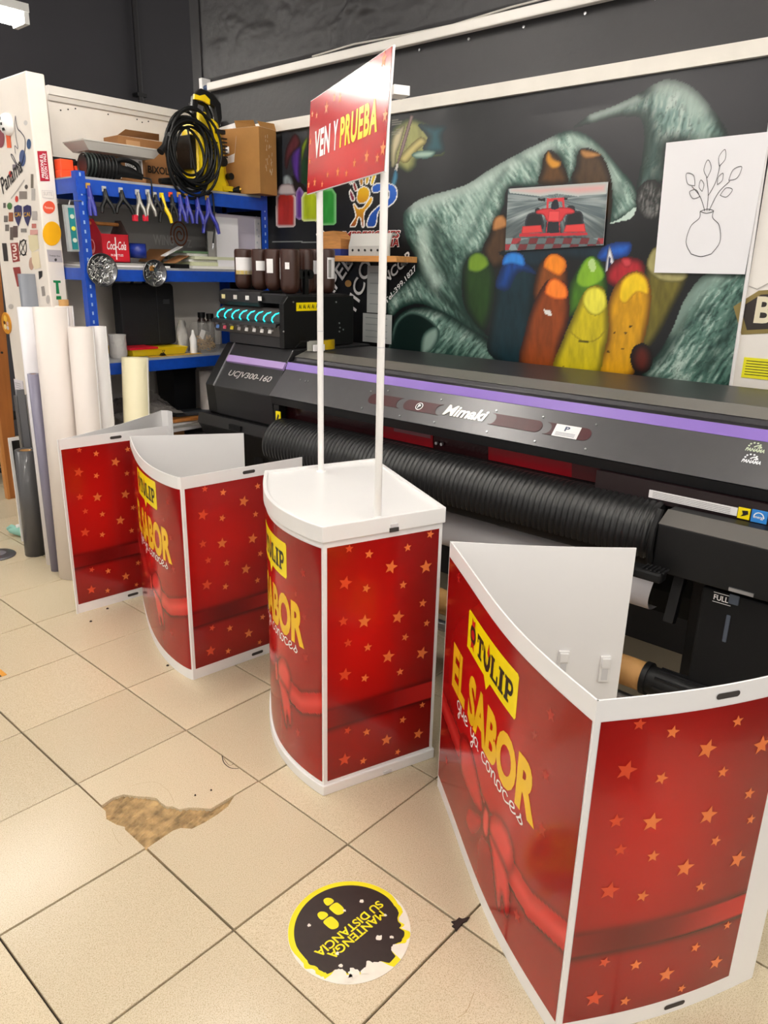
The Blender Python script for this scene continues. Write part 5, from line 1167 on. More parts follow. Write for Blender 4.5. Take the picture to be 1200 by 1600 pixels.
# ---- top shelf
t = thing('clamp_set', 'orange bar clamp heads with black bars on the left end of the top shelf', 'clamp', (1.08, 1.80, ZT))
for lo, hi, m in (((1.015,1.76,ZT+.001),(1.15,1.82,ZT+.035),M_orange), ((1.02,1.765,ZT+.035),(1.085,1.83,ZT+.085),M_orange), ((1.095,1.77,ZT+.035),(1.14,1.82,ZT+.062),M_orange), ((1.015,1.84,ZT+.001),(1.14,1.86,ZT+.10),M_black), ((1.095,1.775,ZT+.062),(1.14,1.81,ZT+.085),M_black), ((1.06,1.74,ZT+.001),(1.14,1.758,ZT+.022),M_orange)):
    b = MB(); b.box(lo, hi); b.build('clamp_head' if m is M_orange else 'bar', m, t, bevel=.003)
x0, x1 = sx(128,280,1.66), sx(226,285,1.66)
t = thing('heat_gun', 'black heat gun with its cable coiled round it, lying on the top shelf', 'tool', ((x0+x1)/2, 1.66, ZT))
b = MB(); b.cyl((x0+.02, 1.68, ZT+.055), (x0+.10, 1.675, ZT+.055), .048, n=18); b.cyl((x0+.10, 1.675, ZT+.055), (x0+.20, 1.665, ZT+.050), .048, .040, n=18); b.build('motor_housing', M_black, t)
for k in range(9):
    a0 = x0+.025+.018*k; b = MB(); b.tube([(a0+.004*math.sin(a), 1.678+.054*math.cos(a), ZT+.058+.054*math.sin(a)) for a in np.linspace(0, 2*PI, 15)[:-1]], .0055, 6, True); b.build('cable_loop', M_black if k > 2 else mat('dark_green_cable', '#17211f', .5), t)
b = MB(); b.tube([(x0+.20, 1.665, ZT+.05), (x0+.26, 1.655, ZT+.045), (x1-.02, 1.645, ZT+.03)], [.03, .026, .014], 10); b.build('nozzle', M_black, t)
b = MB(); b.tube(smooth2d([(x0+.17, ZT+.085), (x0+.22, ZT+.10), (x0+.29, ZT+.085), (x1-.03, ZT+.04)], 4) and [(a, 1.65, c_) for a, c_ in smooth2d([(x0+.17, ZT+.085), (x0+.22, ZT+.10), (x0+.29, ZT+.085), (x1-.03, ZT+.04)], 4)], .012, 8); b.build('handle', M_black, t)
b = MB(); b.tube([(x1-.03, 1.645, ZT+.03), (x1, 1.60, ZT+.02), (x1-.008, 1.583, ZT-.02), (x1-.012, 1.583, ZT-.09)], .004, 6); b.build('power_cord', M_black, t)
xa, xb = sx(146,285,1.76), sx(229,288,1.76); zb_ = szz(190,246,1.76)
t = thing('label_box', 'low brown carton with a handwritten number label under the plastic tray', 'box', ((xa+xb)/2, 1.81, ZT))
b = MB(); b.box((xa, 1.76, ZT), (xb, 1.86, zb_)); b.build('carton', M_cardd, t, bevel=.002)
fy = lambda Y: (lambda u, v: (u, Y, v))
b = MB(); b.box((xb-.115, 1.757, ZT+.055), (xb-.018, 1.7595, ZT+.125)); b.build('paper_label', M_paper, t)
flat(fit2d(text2d('G7-50', .005), xb-.108, ZT+.082, xb-.05, ZT+.112), fy(1.7562), 'lettering', M_kprint, t)
b = MB(); b.box((xb-.04, 1.7560, ZT+.065), (xb-.025, 1.7572, ZT+.118)); b.build('barcode', MATS['barcode_grey'], t)
b = MB(); b.box((xa+.01, 1.757, zb_-.06), (xa+.09, 1.7595, zb_-.01)); b.build('orange_label', M_orange, t)
b = MB(); b.box((xa+.13, 1.757, zb_-.10), (xa+.155, 1.7595, zb_-.03)); b.build('paper_label', M_paper, t)
xa, xb = sx(126,240,1.72), sx(238,240,1.72); zt_ = szz(180,228,1.72)
t = thing('plastic_tray', 'shallow clear plastic tray lying on the low carton', 'tray', ((xa+xb)/2, 1.76, zb_+.001))
b = MB(); rim = [(xa-.012, 1.655), (xb+.012, 1.655), (xb+.012, 1.855), (xa-.012, 1.855)]; bot = [(xa+.02, 1.675), (xb-.02, 1.675), (xb-.02, 1.835), (xa+.02, 1.835)]
b.add([(*p, zb_+.002) for p in bot]+[(*p, zt_-.006) for p in rim]+[(*p, zt_) for p in rim], [(3,2,1,0),(0,1,5,4),(1,2,6,5),(2,3,7,6),(3,0,4,7),(4,5,9,8),(5,6,10,9),(6,7,11,10),(7,4,8,11)]); b.build('shell', mat('milky_plastic', '#d8d4cd', .35, alpha=.85), t)
b = MB(); b.box((xa-.016, 1.651, zt_-.002), (xb+.016, 1.859, zt_+.003)); b.build('lid', MATS['milky_plastic'], t)
xa, xb = sx(189,288,1.88), sx(272,292,1.88); zt_ = szz(215,216,1.88)
t = thing('printer_carton', 'brown carton with black lettering behind the yellow pressure washer', 'box', ((xa+xb)/2, 1.95, ZT))
b = MB(); b.box((xa, 1.875, ZT), (xb, 2.02, zt_)); b.build('carton', M_cardd, t, bevel=.002)
b = MB(); b.add([(xa, 1.875, zt_), (xb-.08, 1.875, zt_+.002), (xb-.1, 1.84, zt_+.03), (xa+.03, 1.845, zt_+.028)], [(0,1,2,3)]); b.build('flap', M_cardd, t, fixn=False)
p = on_y(231,262,1.873); flat(fit2d(text2d('BIXOLON', .03), p[0], p[2]-.025, p[0]+.20, p[2]+.012), fy(1.8735), 'lettering', M_kprint, t)
p = on_y(197,222,1.873); b = MB(); b.box((p[0], 1.872, p[2]-.03), (p[0]+.08, 1.8745, p[2]+.012)); b.build('tape_print', mat('tape_tan', '#b98f66', .4), t)
# pressure washer
cxw, cyw = sx(319,290,1.74), 1.74; S = .0037
t = thing('pressure_washer', 'yellow and black pressure washer with coiled hose on the top shelf', 'pressure washer', (cxw, cyw, ZT))
def wz(py): return szz(318, py, 1.62)
zt_ = wz(178)
b = MB()
secs = [(ZT+.001, .125, .10), (ZT+.05, .125, .10), (ZT+.07, .115, .095), (ZT+.25, .105, .09), (zt_-.08, .095, .08), (zt_-.02, .085, .07), (zt_, .06, .05)]
ring = []
for z, hx_, hy_ in secs:
    ring += [(cxw-hx_, cyw-hy_*.6, z), (cxw-hx_*.6, cyw-hy_, z), (cxw+hx_*.6, cyw-hy_, z), (cxw+hx_, cyw-hy_*.6, z), (cxw+hx_, cyw+hy_*.6, z), (cxw+hx_*.6, cyw+hy_, z), (cxw-hx_*.6, cyw+hy_, z), (cxw-hx_, cyw+hy_*.6, z)]
n8 = 8
b.add(ring, [(i*n8+k, i*n8+(k+1) % n8, (i+1)*n8+(k+1) % n8, (i+1)*n8+k) for i in range(len(secs)-1) for k in range(n8)]+[tuple(range(n8))[::-1], tuple(range((len(secs)-1)*n8, len(secs)*n8))]); b.build('body', M_yellow, t, bevel=.008)
b = MB(); b.box((cxw-.09, cyw-.118, zt_-.30), (cxw-.045, cyw-.085, zt_+.012)); b.build('front_rib', M_yellow, t, bevel=.008)
b = MB(); b.box((cxw-.135, cyw-.08, ZT+.10), (cxw-.095, cyw+.05, zt_-.10)); b.build('side_vent', M_black, t, bevel=.006)
for k in range(4):
    b = MB(); b.box((cxw-.03, cyw-.1015, ZT+.19+.018*k), (cxw+.03, cyw-.09, ZT+.195+.018*k)); b.build('vent_slot', M_kprint, t)
for k in range(6):
    b = MB(); b.box((cxw+.055, cyw-.098, zt_-.10-.018*k), (cxw+.095, cyw-.07, zt_-.094-.018*k)); b.build('vent_slot', M_kprint, t)
b = MB(); b.box((cxw+.03, cyw-.098, zt_-.075), (cxw+.085, cyw-.075, zt_-.055)); b.build('name_plate', M_kprint, t)
b = MB(); b.cyl((cxw+.06, cyw-.11, ZT+.155), (cxw+.06, cyw-.085, ZT+.155), .024, n=14); b.build('switch_knob', M_black, t)
b = MB(); b.cyl((cxw+.10, cyw-.118, ZT+.085), (cxw+.10, cyw-.085, ZT+.085), .018, n=12); b.build('water_inlet', M_black, t)
b = MB(); b.box((cxw+.05, cyw-.104, ZT+.01), (cxw+.12, cyw-.098, ZT+.035)); b.build('lower_panel', mat('deep_yellow', '#d8b608', .4), t)
b = MB(); b.cyl((cxw+.098, cyw-.078, ZT+.22), (cxw+.112, cyw-.09, ZT+.22), .018, n=16); b.build('round_badge', M_wprint, t)
hz = zt_
b = MB(); b.tube([(cxw-.05, cyw, hz-.01), (cxw-.055, cyw, hz+.06), (cxw-.03, cyw, hz+.085), (cxw+.03, cyw, hz+.075), (cxw+.06, cyw, hz+.02), (cxw+.065, cyw, hz-.02)], .016, 10); b.build('carry_handle', M_black, t)
# spray gun parked on top
gun = [(297,188), (300,150), (312,138), (330,146), (343,162), (345,185), (341,203), (337,190), (333,168), (322,160), (308,158), (304,190)]
gp = [(sx(x, y, 1.70), szz(x, y, 1.70)) for x, y in gun]
b = MB(); b.prism(gp, lambda u, v, w: (u, w, v), 1.685, 1.715); b.build('spray_gun', M_black, t, bevel=.006)
gp = [(sx(x, y, 1.684), szz(x, y, 1.684)) for x, y in [(302,147),(310,150),(318,148),(326,156),(326,164),(316,158),(302,155)]]
b = MB(); b.prism(gp, lambda u, v, w: (u, w, v), 1.672, 1.686); b.build('gun_trim', M_yellow, t)
hc = (sx(297,236,1.60), 1.605, szz(297,236,1.60))
for k in range(12):
    ra, rb_, dx_, dz_ = .105+.013*(k % 5), .135+.014*((k*2) % 5), .022*math.sin(k*2.1), .030*math.cos(k*1.7)-.01
    b = MB(); b.tube([(hc[0]+dx_+ra*math.cos(a), hc[1]-.009*(k % 5)+.004*math.sin(3*a+k), hc[2]+dz_+rb_*math.sin(a)) for a in np.linspace(0, 2*PI, 37)[:-1]], .0072, 8, True); b.build('hose_loop', M_black, t)
b = MB(); b.tube([(hc[0]-.15, 1.575, hc[2]+.05), (hc[0]-.17, 1.57, hc[2]+.0), (hc[0]-.20, 1.565, hc[2]-.03)], [.012, .015, .019], 10); b.build('hose_coupling', M_black, t)
b = MB(); b.tube([(a, 1.582, c_) for a, c_ in smooth2d([(hc[0]-.02, hc[2]+.10), (hc[0]+.02, hc[2]-.12), (hc[0]+.08, hc[2]-.20), (hc[0]+.115, ZT-.02), (hc[0]+.12, ZT-.16), (hc[0]+.105, ZT-.27)], 5)], .005, 8); b.build('power_cord', M_black, t)
b = MB(); b.cyl((hc[0]+.105, 1.582, ZT-.27), (hc[0]+.10, 1.582, ZT-.30), .006, n=8); b.build('plug_tip', M_steel, t)
b = MB(); b.tube([(hc[0]-.16, 1.65, ZT+.022), (hc[0]-.06, 1.65, ZT+.03), (hc[0]+.05, 1.66, ZT+.03)], [.014, .022, .026], 10); b.build('lance', M_black, t)
# large carton
bc0 = np.array([2.02, 1.50]); ea, eb = np.array([.98, .199]), np.array([-.199, .98]); wa, db = .15, .33
zt_ = szz(410,198,1.50); cc = bc0+ea*wa/2+eb*db/2
t = carton('tall_carton', 'large open brown carton with white paper hanging out on the top shelf', cc, (wa, db, zt_-ZT-.001), math.atan2(ea[1], ea[0]), ZT+.001, M_card)
b = MB(); q0 = bc0+eb*.18-ea*.002; q1 = bc0+eb*.335-ea*.002; q2 = bc0+eb*.16-ea*.003
b.add([(*q1, zt_-.19), (*q0, zt_-.17), (*q2, zt_-.06), (*(q2+ea*.01), zt_+.03), (*(q1+ea*.01), zt_+.004)], [(0,1,2,3,4)]); b.build('paper_sheet', M_paper, t, fixn=False)
for e0, e1, hgt in ((bc0+eb*.02, bc0+eb*.16, .03), (bc0+ea*.01, bc0+ea*wa, -.004)):
    b = MB(); dvec = ea*-.03 if hgt > 0 else eb*.03
    b.add([(*e0, zt_), (*e1, zt_), (*(e1+dvec*.4), zt_+.035), (*(e0+dvec*.6), zt_+.028)], [(0,1,2,3)]); b.build('flap', M_card, t, fixn=False)
for k in range(26):
    u = rnd.uniform(.05, .11); z = zt_-.04-rnd.random()*.20; p = bc0+ea*u-eb*.0012
    flat(stroke2d([(0, 0), (rnd.uniform(-.006, .006), rnd.uniform(.008, .025))], .003), lambda a, c_: (p[0]+ea[0]*a, p[1]+ea[1]*a, z+c_), 'torn_fleck', mat('torn_white', '#d9c9b0', .7), t)
p0_ = bc0-ea*.02-eb*.0
t = thing('hose_nozzle', 'small black nozzle with brass ring at the foot of the tall carton', 'nozzle', (1.93, 1.63, ZT))
b = MB(); b.tube([(1.925, 1.66, ZT+.014), (1.95, 1.635, ZT+.018), (1.968, 1.615, ZT+.022)], [.008, .013, .020], 10); b.build('body', M_black, t)
b = MB(); b.cyl((1.966, 1.614, ZT+.022), (1.972, 1.609, ZT+.022), .010, n=12); b.build('brass_ring', mat('brass', '#c9a03a', .3, metal=.8), t)
# ---- clamps along the top beam
M_clampblue = mat('clamp_blue', '#2b2f8f', .35)
def spring_clamp(px, py0, py1, col, tip, label, spread=.02, w=.018, hcol=None, group='spring clamps gripping the front edge of the top shelf'):
    x = sx(px, py0, 1.58); z0, z1 = szz(px, py0, 1.58), szz(px, py1, 1.58)
    t = thing('spring_clamp', label, 'clamp', (x, 1.58, z0), group); zm = z0-(z0-z1)*.42
    for s, y in ((-1, 1.578), (1, 1.560)):
        b_ = MB(); b_.tube([(x, 1.592 if s < 0 else 1.592-.010, z0), (x+s*spread*.2, 1.575, zm), (x+s*spread, y, zm-(zm-z1)*.55), (x+s*spread*1.3, y-.004, z1)], [w*.35, w*.55, w*.5, w*.38], 8)
        b_.build('handle', hcol if (hcol and s > 0) else col, t)
    b_ = MB(); b_.cyl((x-.012, 1.574, zm), (x+.012, 1.574, zm), .007, n=10); b_.build('pivot', M_steel, t)
    b_ = MB(); b_.box((x-.009, 1.584, z0-.012), (x+.009, 1.5955, z0+.012)); b_.build('jaw_pad', tip, t)
    return t
M_tip = mat('clamp_tip', '#c99a3a', .5); M_tipg = mat('clamp_tip_grey', '#b9b7b2', .5)
spring_clamp(139,290,337,M_clampblue,M_tip,'dark blue spring clamp beside the shelf upright, leftmost of the clamps',.006,.022)
spring_clamp(164,295,333,M_black,M_tipg,'black spring clamp next to the leftmost blue clamp',.022,.020)
spring_clamp(190,297,334,M_black,M_tipg,'wide black spring clamp above the red carrier',.030,.020)
spring_clamp(243,304,330,M_black,M_tipg,'small black spring clamp right of the silver clamps',.010,.018)
spring_clamp(254,305,348,M_black,M_yellow,'black spring clamp with one yellow handle',.022,.020,M_yellow)
spring_clamp(268,304,340,M_black,M_orange,'slim black spring clamp right of the yellow handled one',.010,.018)
spring_clamp(281,304,346,M_clampblue,M_tip,'first dark blue clamp of the right hand group',.010,.021)
spring_clamp(292,306,349,M_clampblue,M_tip,'second dark blue clamp of the right hand group',.010,.021)
spring_clamp(308,308,350,M_clampblue,M_tip,'third dark blue clamp of the right hand group',.012,.021)
spring_clamp(325,309,365,M_clampblue,M_tip,'largest dark blue spring clamp, last on the right of the beam',.034,.022)
M_redgrip = mat('red_grip', '#d01f38', .4)
for px, lb in ((216,'silver lever clamp with red grips hanging on the beam'), (232,'second silver lever clamp with red grip beside the first')):
    t = spring_clamp(px, 300, 338, mat('brushed_clamp', '#8d8a84', .35, metal=.7), M_tipg, lb, .014, .020)
    x = sx(px, 340, 1.56); z = szz(px, 336, 1.56); b = MB(); b.box((x-.026, 1.553, z-.030), (x-.004, 1.575, z)); b.build('red_grip', M_redgrip, t, bevel=.003)
# spirit level hanging on the left upright
xa, xb = sx(104,330,1.575), sx(121,330,1.575); za, zb2 = szz(112,393,1.575), szz(104,320,1.575)
t = thing('spirit_level', 'short teal and silver spirit level hanging on the left shelf upright', 'spirit level', (xa, 1.575, za))
xf = Matrix.Translation((xa, 0, za)) @ Matrix.Rotation(-.02, 4, 'Y') @ Matrix.Translation((-xa, 0, -za))
b = MB(xf); b.box((xa-.004, 1.578, za), (xa+.046, 1.5985, zb2)); b.build('frame', mat('pale_alloy', '#b7babb', .4, metal=.3), t)
b = MB(xf); b.box((xa+.012, 1.574, za+.01), (xa+.040, 1.578, zb2-.012)); b.build('teal_face', mat('teal_face', '#127a80', .4), t)
for k, c_ in enumerate(('#cfd8c8', '#d8d84a', '#cfd8c8')):
    z = za+.05+(zb2-za-.10)*k/2; b = MB(xf); b.cyl((xa+.026, 1.575, z), (xa+.026, 1.571, z), .010, n=16); b.build('vial', mat('vial_'+str(k), c_, .2), t)
b = MB(); b.tube([(xa+.02, 1.59, zb2-.005), (xa+.03, 1.592, zb2+.02), (XL+.012, 1.598, zb2+.025), (XL+.02, 1.602, zb2+.02)], .003, 6); b.build('hanging_hook', M_steel, t)
# ---- middle shelf
xa, xb = sx(160,395,1.66), sx(203,400,1.66); z0 = ZM+.022; zt_ = szz(180,366,1.66)
t = thing('bottle_carrier', 'red cardboard drink carrier with white script and wooden handle', 'carrier', ((xa+xb)/2, 1.75, ZM))
MR2 = mat('carrier_red_dark', '#9c1224', .4)
b = MB(); b.box((xa, 1.66, z0), (xb, 1.84, z0+.004)); b.build('bottom', M_red, t)
for y in (1.66, 1.837):
    b = MB(); b.box((xa, y, z0), (xb, y+.003, zt_)); b.build('side_wall', M_red, t)
for x in (xa, xb):
    gz = zt_+.07; b = MB(); b.prism([(1.66, z0), (1.84, z0), (1.84, zt_), (1.775, gz), (1.725, gz), (1.66, zt_)], lambda u, v, w: (w, u, v), x-.002, x+.002); b.build('gable', MR2 if x == xa else mat('carrier_inside', '#4a3a38', .6), t)
b = MB(); b.cyl((xa-.012, 1.75, zt_+.05), (xb+.012, 1.75, zt_+.05), .009, n=12); b.build('handle', M_wood, t)
wd = xb-xa
flat(fit2d(text2d('Coca-Cola', .012, .35), xa+wd*.18, z0+(zt_-z0)*.45, xb-wd*.12, z0+(zt_-z0)*.75), fy(1.6585), 'lettering', M_wprint, t)
flat(fit2d(text2d('IN BOTTLES', .01), xa+wd*.3, z0+(zt_-z0)*.22, xb-wd*.25, z0+(zt_-z0)*.30), fy(1.6585), 'lettering', M_wprint, t)
flat(stroke2d([((xa+xb)/2, z0+(zt_-z0)*.1), ((xa+xb)/2, z0+(zt_-z0)*.9)], .006), fy(1.6590), 'bottle_print', M_wprint, t)
flat(ell2d(1.75, z0+.075, .03, .035), lambda u, v: (xa-.0035, u, v), 'bottle_print', mat('carrier_pink', '#d98a90', .4), t); flat(ell2d(1.75, z0+.08, .022, .022), lambda u, v: (xa-.0042, u, v), 'bottle_print', MR2, t)
p = on_y(219,391,1.66)
t = thing('blue_mug', 'blue mug with white inside lying on its side next to the red carrier', 'mug', (p[0], 1.66, ZM))
b = MB(); b.pipe((p[0]-.035, 1.70, p[2]-.002), (p[0]+.03, 1.655, p[2]-.004), .037, .033); b.build('body', mat('mug_blue', '#1d2f86', .25), t)
b = MB(); b.cyl((p[0]-.034, 1.699, p[2]-.002), (p[0]+.024, 1.659, p[2]-.004), .0332, n=24); b.build('white_lining', mat('mug_white', '#e9e8e8', .25), t)
# stacks of sheets on the middle shelf
def slab(name, label, cat, lo, hi, z0, z1, m, rz=0, tilt=0, group=None):
    c_ = ((lo[0]+hi[0])/2, (lo[1]+hi[1])/2); t_ = thing(name, label, cat, (c_[0], c_[1], z0), group); b_ = MB()
    b_.cbox((c_[0], c_[1], (z0+z1)/2), (hi[0]-lo[0], hi[1]-lo[1], z1-z0), rz, 0, tilt); b_.build('sheet', m, t_); return t_
slab('sign_blank', 'thin white board lying under the red carrier on the middle shelf', 'board', (1.06,1.63), (1.50,1.98), ZM+.001, ZM+.010, M_paper, .02)
slab('sign_blank', 'grey board on top of the white one under the red carrier', 'board', (1.08,1.64), (1.46,1.97), ZM+.011, ZM+.020, mat('grey_sheet', '#a7a39d', .6), -.01)
slab('black_folder', 'thin black folder under the left part of the paper pile', 'folder', (1.53,1.63), (1.62,1.90), ZM+.001, ZM+.022, M_black)
zz = ZM+.001
for k, (lo, hi, h_, c_, lb) in enumerate((((1.64,1.63),(1.98,1.95),.014,'#e8e6e2','bottom white sheet stack of the paper pile on the middle shelf'), ((1.66,1.66),(2.00,1.95),.020,'#cfd2ae','pale green paper stack in the pile on the middle shelf'), ((1.66,1.68),(1.96,1.95),.012,'#e9e7e3','white paper layer above the pale green stack'), ((1.68,1.66),(1.97,1.93),.016,'#d5d8b9','second pale green paper layer in the pile'), ((1.65,1.70),(1.93,1.95),.014,'#f0eeea','white paper layer near the top of the pile'), ((1.63,1.69),(1.90,1.95),.010,'#6f8f6a','thin green card on top of the paper pile'))):
    slab('paper_stack', lb, 'paper', lo, hi, zz, zz+h_, mat('paper_'+c_[1:], c_, .6), .03*math.sin(k*2), 0, 'papers piled on the middle shelf'); zz += h_+.001
slab('cardboard_offcut', 'brown cardboard offcut leaning beside the blue mug', 'cardboard', (1.475,1.76), (1.60,1.90), ZM+.062, ZM+.067, M_cardd, .4, -.55)
slab('cardboard_offcut', 'bent brown cardboard strip on the paper pile', 'cardboard', (1.50,1.65), (1.66,1.72), ZM+.045, ZM+.049, M_cardd, .5, -.25)
slab('white_strip', 'white printed strip lying slanted over the brown cardboard', 'paper', (1.47,1.655), (1.62,1.69), ZM+.085, ZM+.089, M_paper, .3, -.35)
# upright white boards
xa, xb = sx(341,420,1.66), sx(374,420,1.66)
t = thing('white_board', 'upright blank white board on the right half of the middle shelf', 'board', (xa, 1.66, ZM)); b = MB(); b.box((xa, 1.660, ZM+.001), (xb, 1.668, szz(355,340,1.66))); b.build('panel', mat('board_white', '#eeecf0', .5), t)
xa, xb = sx(340,420,1.70), sx(409,420,1.70)
t = thing('lilac_board', 'pale lilac board with perforated right edge behind the white board', 'board', (xa, 1.70, ZM)); b = MB(); b.box((xa, 1.700, ZM+.001), (xb, 1.706, szz(370,336,1.70))); b.build('panel', mat('board_lilac', '#cfc6d2', .5), t)
b = MB(); b.box((xb-.045, 1.697, ZM+.002), (xb-.002, 1.6995, szz(370,340,1.70))); b.build('edge_strip', M_paper, t)
for k in range(8):
    b = MB(); b.cyl((xb-.02-.012*(k % 2), 1.6968, ZM+.05+.035*k), (xb-.02-.012*(k % 2), 1.6955, ZM+.05+.035*k), .006, n=8); b.build('hole', mat('pale_hole', '#c9cdd2', .5), t)
xa, xb = sx(329,420,1.68), sx(341,420,1.68)
t = thing('grey_board', 'narrow grey panel edge left of the white board', 'panel', (xa, 1.68, ZM)); b = MB(); b.box((xa-.004, 1.684, ZM+.001), (xb, 1.692, szz(335,362,1.68))); b.build('panel', mat('panel_grey', '#a9a6a3', .5), t)
# lettered sign at the back; its wide grey panel stands for the partition's shade
xa, xb = 1.10, 2.0
t = thing('shade_grey_sign_board', 'grey board with pale lettering and a brown swirl, its grey standing for shade on the partition', 'sign', (1.55, 2.0, ZM))
b = MB(); b.box((xa, 2.010, ZM+.001), (xb, 2.020, ZT-.10)); b.build('panel', mat('sign_shade_grey', '#9b9794', .5, var=.04), t)
p = on_y(240,379,2.008); p2 = on_y(272,381,2.008); flat(fit2d(text2d('WING', .02), p[0], p[2]-.012, p2[0], p[2]+.045), fy(2.0085), 'lettering', mat('pale_letter', '#b9b6b4', .5), t)
p = on_y(281,367,2.008); flat(stroke2d([(p[0]+(.010+.0032*a)*math.cos(a), p[2]+(.012+.0042*a)*math.sin(a)) for a in np.linspace(0, 5.2*PI, 70)], .008), fy(2.0085), 'swirl', mat('swirl_brown', '#8a4a2c', .5), t)
p = on_y(292,383,2.008); flat(fit2d(text2d('Z', .02), p[0], p[2]-.014, p[0]+.035, p[2]+.03), fy(2.0085), 'lettering', MATS['pale_letter'], t)
# magnetic dishes with screws on the middle beam
for (px, py, rp, lb, seed) in ((160,422,22,'round dish heaped with bright screws hanging on the middle shelf beam',1), (242,427,19,'round dish with few screws and brass washers on the middle beam',2)):
    p = on_y(px, py, 1.575); r = rp*.0036
    t = thing('magnetic_dish', lb, 'dish', (p[0], 1.597, p[2]), 'magnetic dishes stuck to the middle shelf beam')
    prof_ = [(.0001, 0), (r*.8, 0), (r*.97, .016), (r, .026), (r*.94, .026), (r*.78, .008), (.0001, .006)]
    q = MB(Matrix.Translation((p[0], 1.5975, p[2])) @ Matrix.Rotation(PI/2, 4, 'X')); q.lathe(prof_, (0, 0, 0), 32); q.build('dish', mat('dish_steel', '#77777a', .22, metal=.9), t)
    rr_ = random.Random(seed); q = MB()
    for k in range(110 if seed == 1 else 34):
        a = rr_.random()*2*PI; d = r*.78*math.sqrt(rr_.random()); c0 = Vector((p[0]+d*math.cos(a), 1.588-rr_.random()*.010, p[2]+d*math.sin(a))); dv = Vector((rr_.uniform(-1, 1), rr_.uniform(-.25, .25), rr_.uniform(-1, 1))).normalized()*rr_.uniform(.008, .015)
        q.cyl(c0-dv, c0+dv, .0021, n=5); q.cyl(c0+dv, c0+dv*1.12, .0045, n=6)
    q.build('screw_heap', mat('screw_bright', '#d5d5d3', .25, metal=.9), t, kind='stuff')
    if seed == 2:
        q = MB()
        for k in range(9):
            c0 = Vector((p[0]-r*.25+rr_.uniform(-.014, .014), 1.584-.001*k, p[2]+r*.35+rr_.uniform(-.014, .014))); q.cyl(c0, c0+Vector((.001, -.003, .001)), .007, n=10)
        q.build('washer_heap', mat('washer_brass', '#c9934a', .35, metal=.7), t, kind='stuff')
# ---- lower shelf
xa, xb = sx(190,500,1.80), sx(274,500,1.80); za, zt_ = ZL+.045, szz(230,443,1.80)
t = thing('black_case', 'black zipped fabric case standing on the lower shelf', 'case', ((xa+xb)/2, 1.82, ZL+.04))
b = MB(); v, f = rrect2d(xa, za, xb, zt_, .022); b.prism(v, lambda u, w, d: (u, d, w), 1.80, 1.88); b.build('shell', mat('case_fabric', '#101116', .75, bump=.2, bscale=200), t, bevel=.008)
b = MB(); b.box((xa+(xb-xa)*.66, 1.796, za+.01), (xa+(xb-xa)*.67, 1.802, zt_-.01)); b.build('zip', mat('zip_grey', '#2b2c31', .5), t)
b = MB(); b.box((xa+(xb-xa)*.78, 1.796, za+.22), (xa+(xb-xa)*.90, 1.801, za+.245)); b.build('logo_patch', mat('patch_grey', '#35363b', .5), t)
b = MB(); b.tube([(xa+.10, 1.84, zt_-.005), (xa+.11, 1.84, zt_+.025), (xa+.16, 1.84, zt_+.028), (xa+.18, 1.84, zt_-.005)], .008, 8); b.build('handle', M_black, t)
xa, xb = sx(203,548,1.68), sx(289,550,1.68)
t = thing('yellow_tray', 'yellow plastic tray with a red insert under the black case', 'tray', ((xa+xb)/2, 1.80, ZL))
b = MB(); b.add([(xa+.02,1.68,ZL+.001),(xb,1.68,ZL+.001),(xb,1.93,ZL+.001),(xa,1.93,ZL+.001),(xa,1.66,ZL+.042),(xb+.012,1.66,ZL+.042),(xb+.012,1.95,ZL+.042),(xa-.012,1.95,ZL+.042),(xa+.015,1.675,ZL+.038),(xb-.003,1.675,ZL+.038),(xb-.003,1.935,ZL+.038),(xa+.003,1.935,ZL+.038)], [(3,2,1,0),(0,1,5,4),(1,2,6,5),(2,3,7,6),(3,0,4,7),(4,5,9,8),(5,6,10,9),(6,7,11,10),(7,4,8,11),(8,9,10,11)]); b.build('tray_shell', M_yellow, t, bevel=.003)
b = MB(); b.box((xa-.014, 1.650, ZL+.040), (xa+(xb-xa)*.45, 1.80, ZL+.050)); b.build('red_insert', M_red, t)
slab('yellow_ruler', 'flat yellow strip lying on the front of the lower shelf', 'ruler', (1.34,1.61), (1.66,1.65), ZL+.001, ZL+.004, mat('mustard', '#c99a2a', .5))
p = on_y(254,549,1.63); t = thing('binder_clip', 'small black binder clip on the front edge of the lower shelf', 'clip', (p[0], 1.63, ZL))
b = MB(); b.prism([(-.018,.001),(.018,.001),(.004,.018),(-.004,.018)], lambda u, v, w: (p[0]+u, 1.63+w, ZL+v), -.012, .012); b.build('spine', M_black, t)
b = MB(); b.tube([(p[0], 1.625, ZL+.018), (p[0]-.008, 1.62, ZL+.032), (p[0]+.008, 1.62, ZL+.034), (p[0]+.002, 1.625, ZL+.018)], .0016, 6); b.build('wire_arm', M_black, t)
M_clear = mat('clear_plastic', '#e6e4e0', .1, alpha=.16, spec=.6); M_cloudy = mat('cloudy_plastic', '#d7d5d3', .25, alpha=.75, bump=.8, bscale=45)
xa, xb = sx(302,550,1.67), sx(345,550,1.67); rj = (xb-xa)/2*.86; cj = ((xa+xb)/2, 1.69); zt_ = szz(322,503,1.69)
t = thing('plastic_jar', 'clear plastic jar filled with tan rubber bands on the lower shelf', 'jar', (*cj, ZL))
b = MB(); b.lathe([(rj*.94, .001), (rj, .02), (rj, zt_-ZL-.025), (rj*.8, zt_-ZL)], (*cj, ZL), 28); b.build('jar_wall', M_clear, t)
q = MB(); rr_ = random.Random(5)
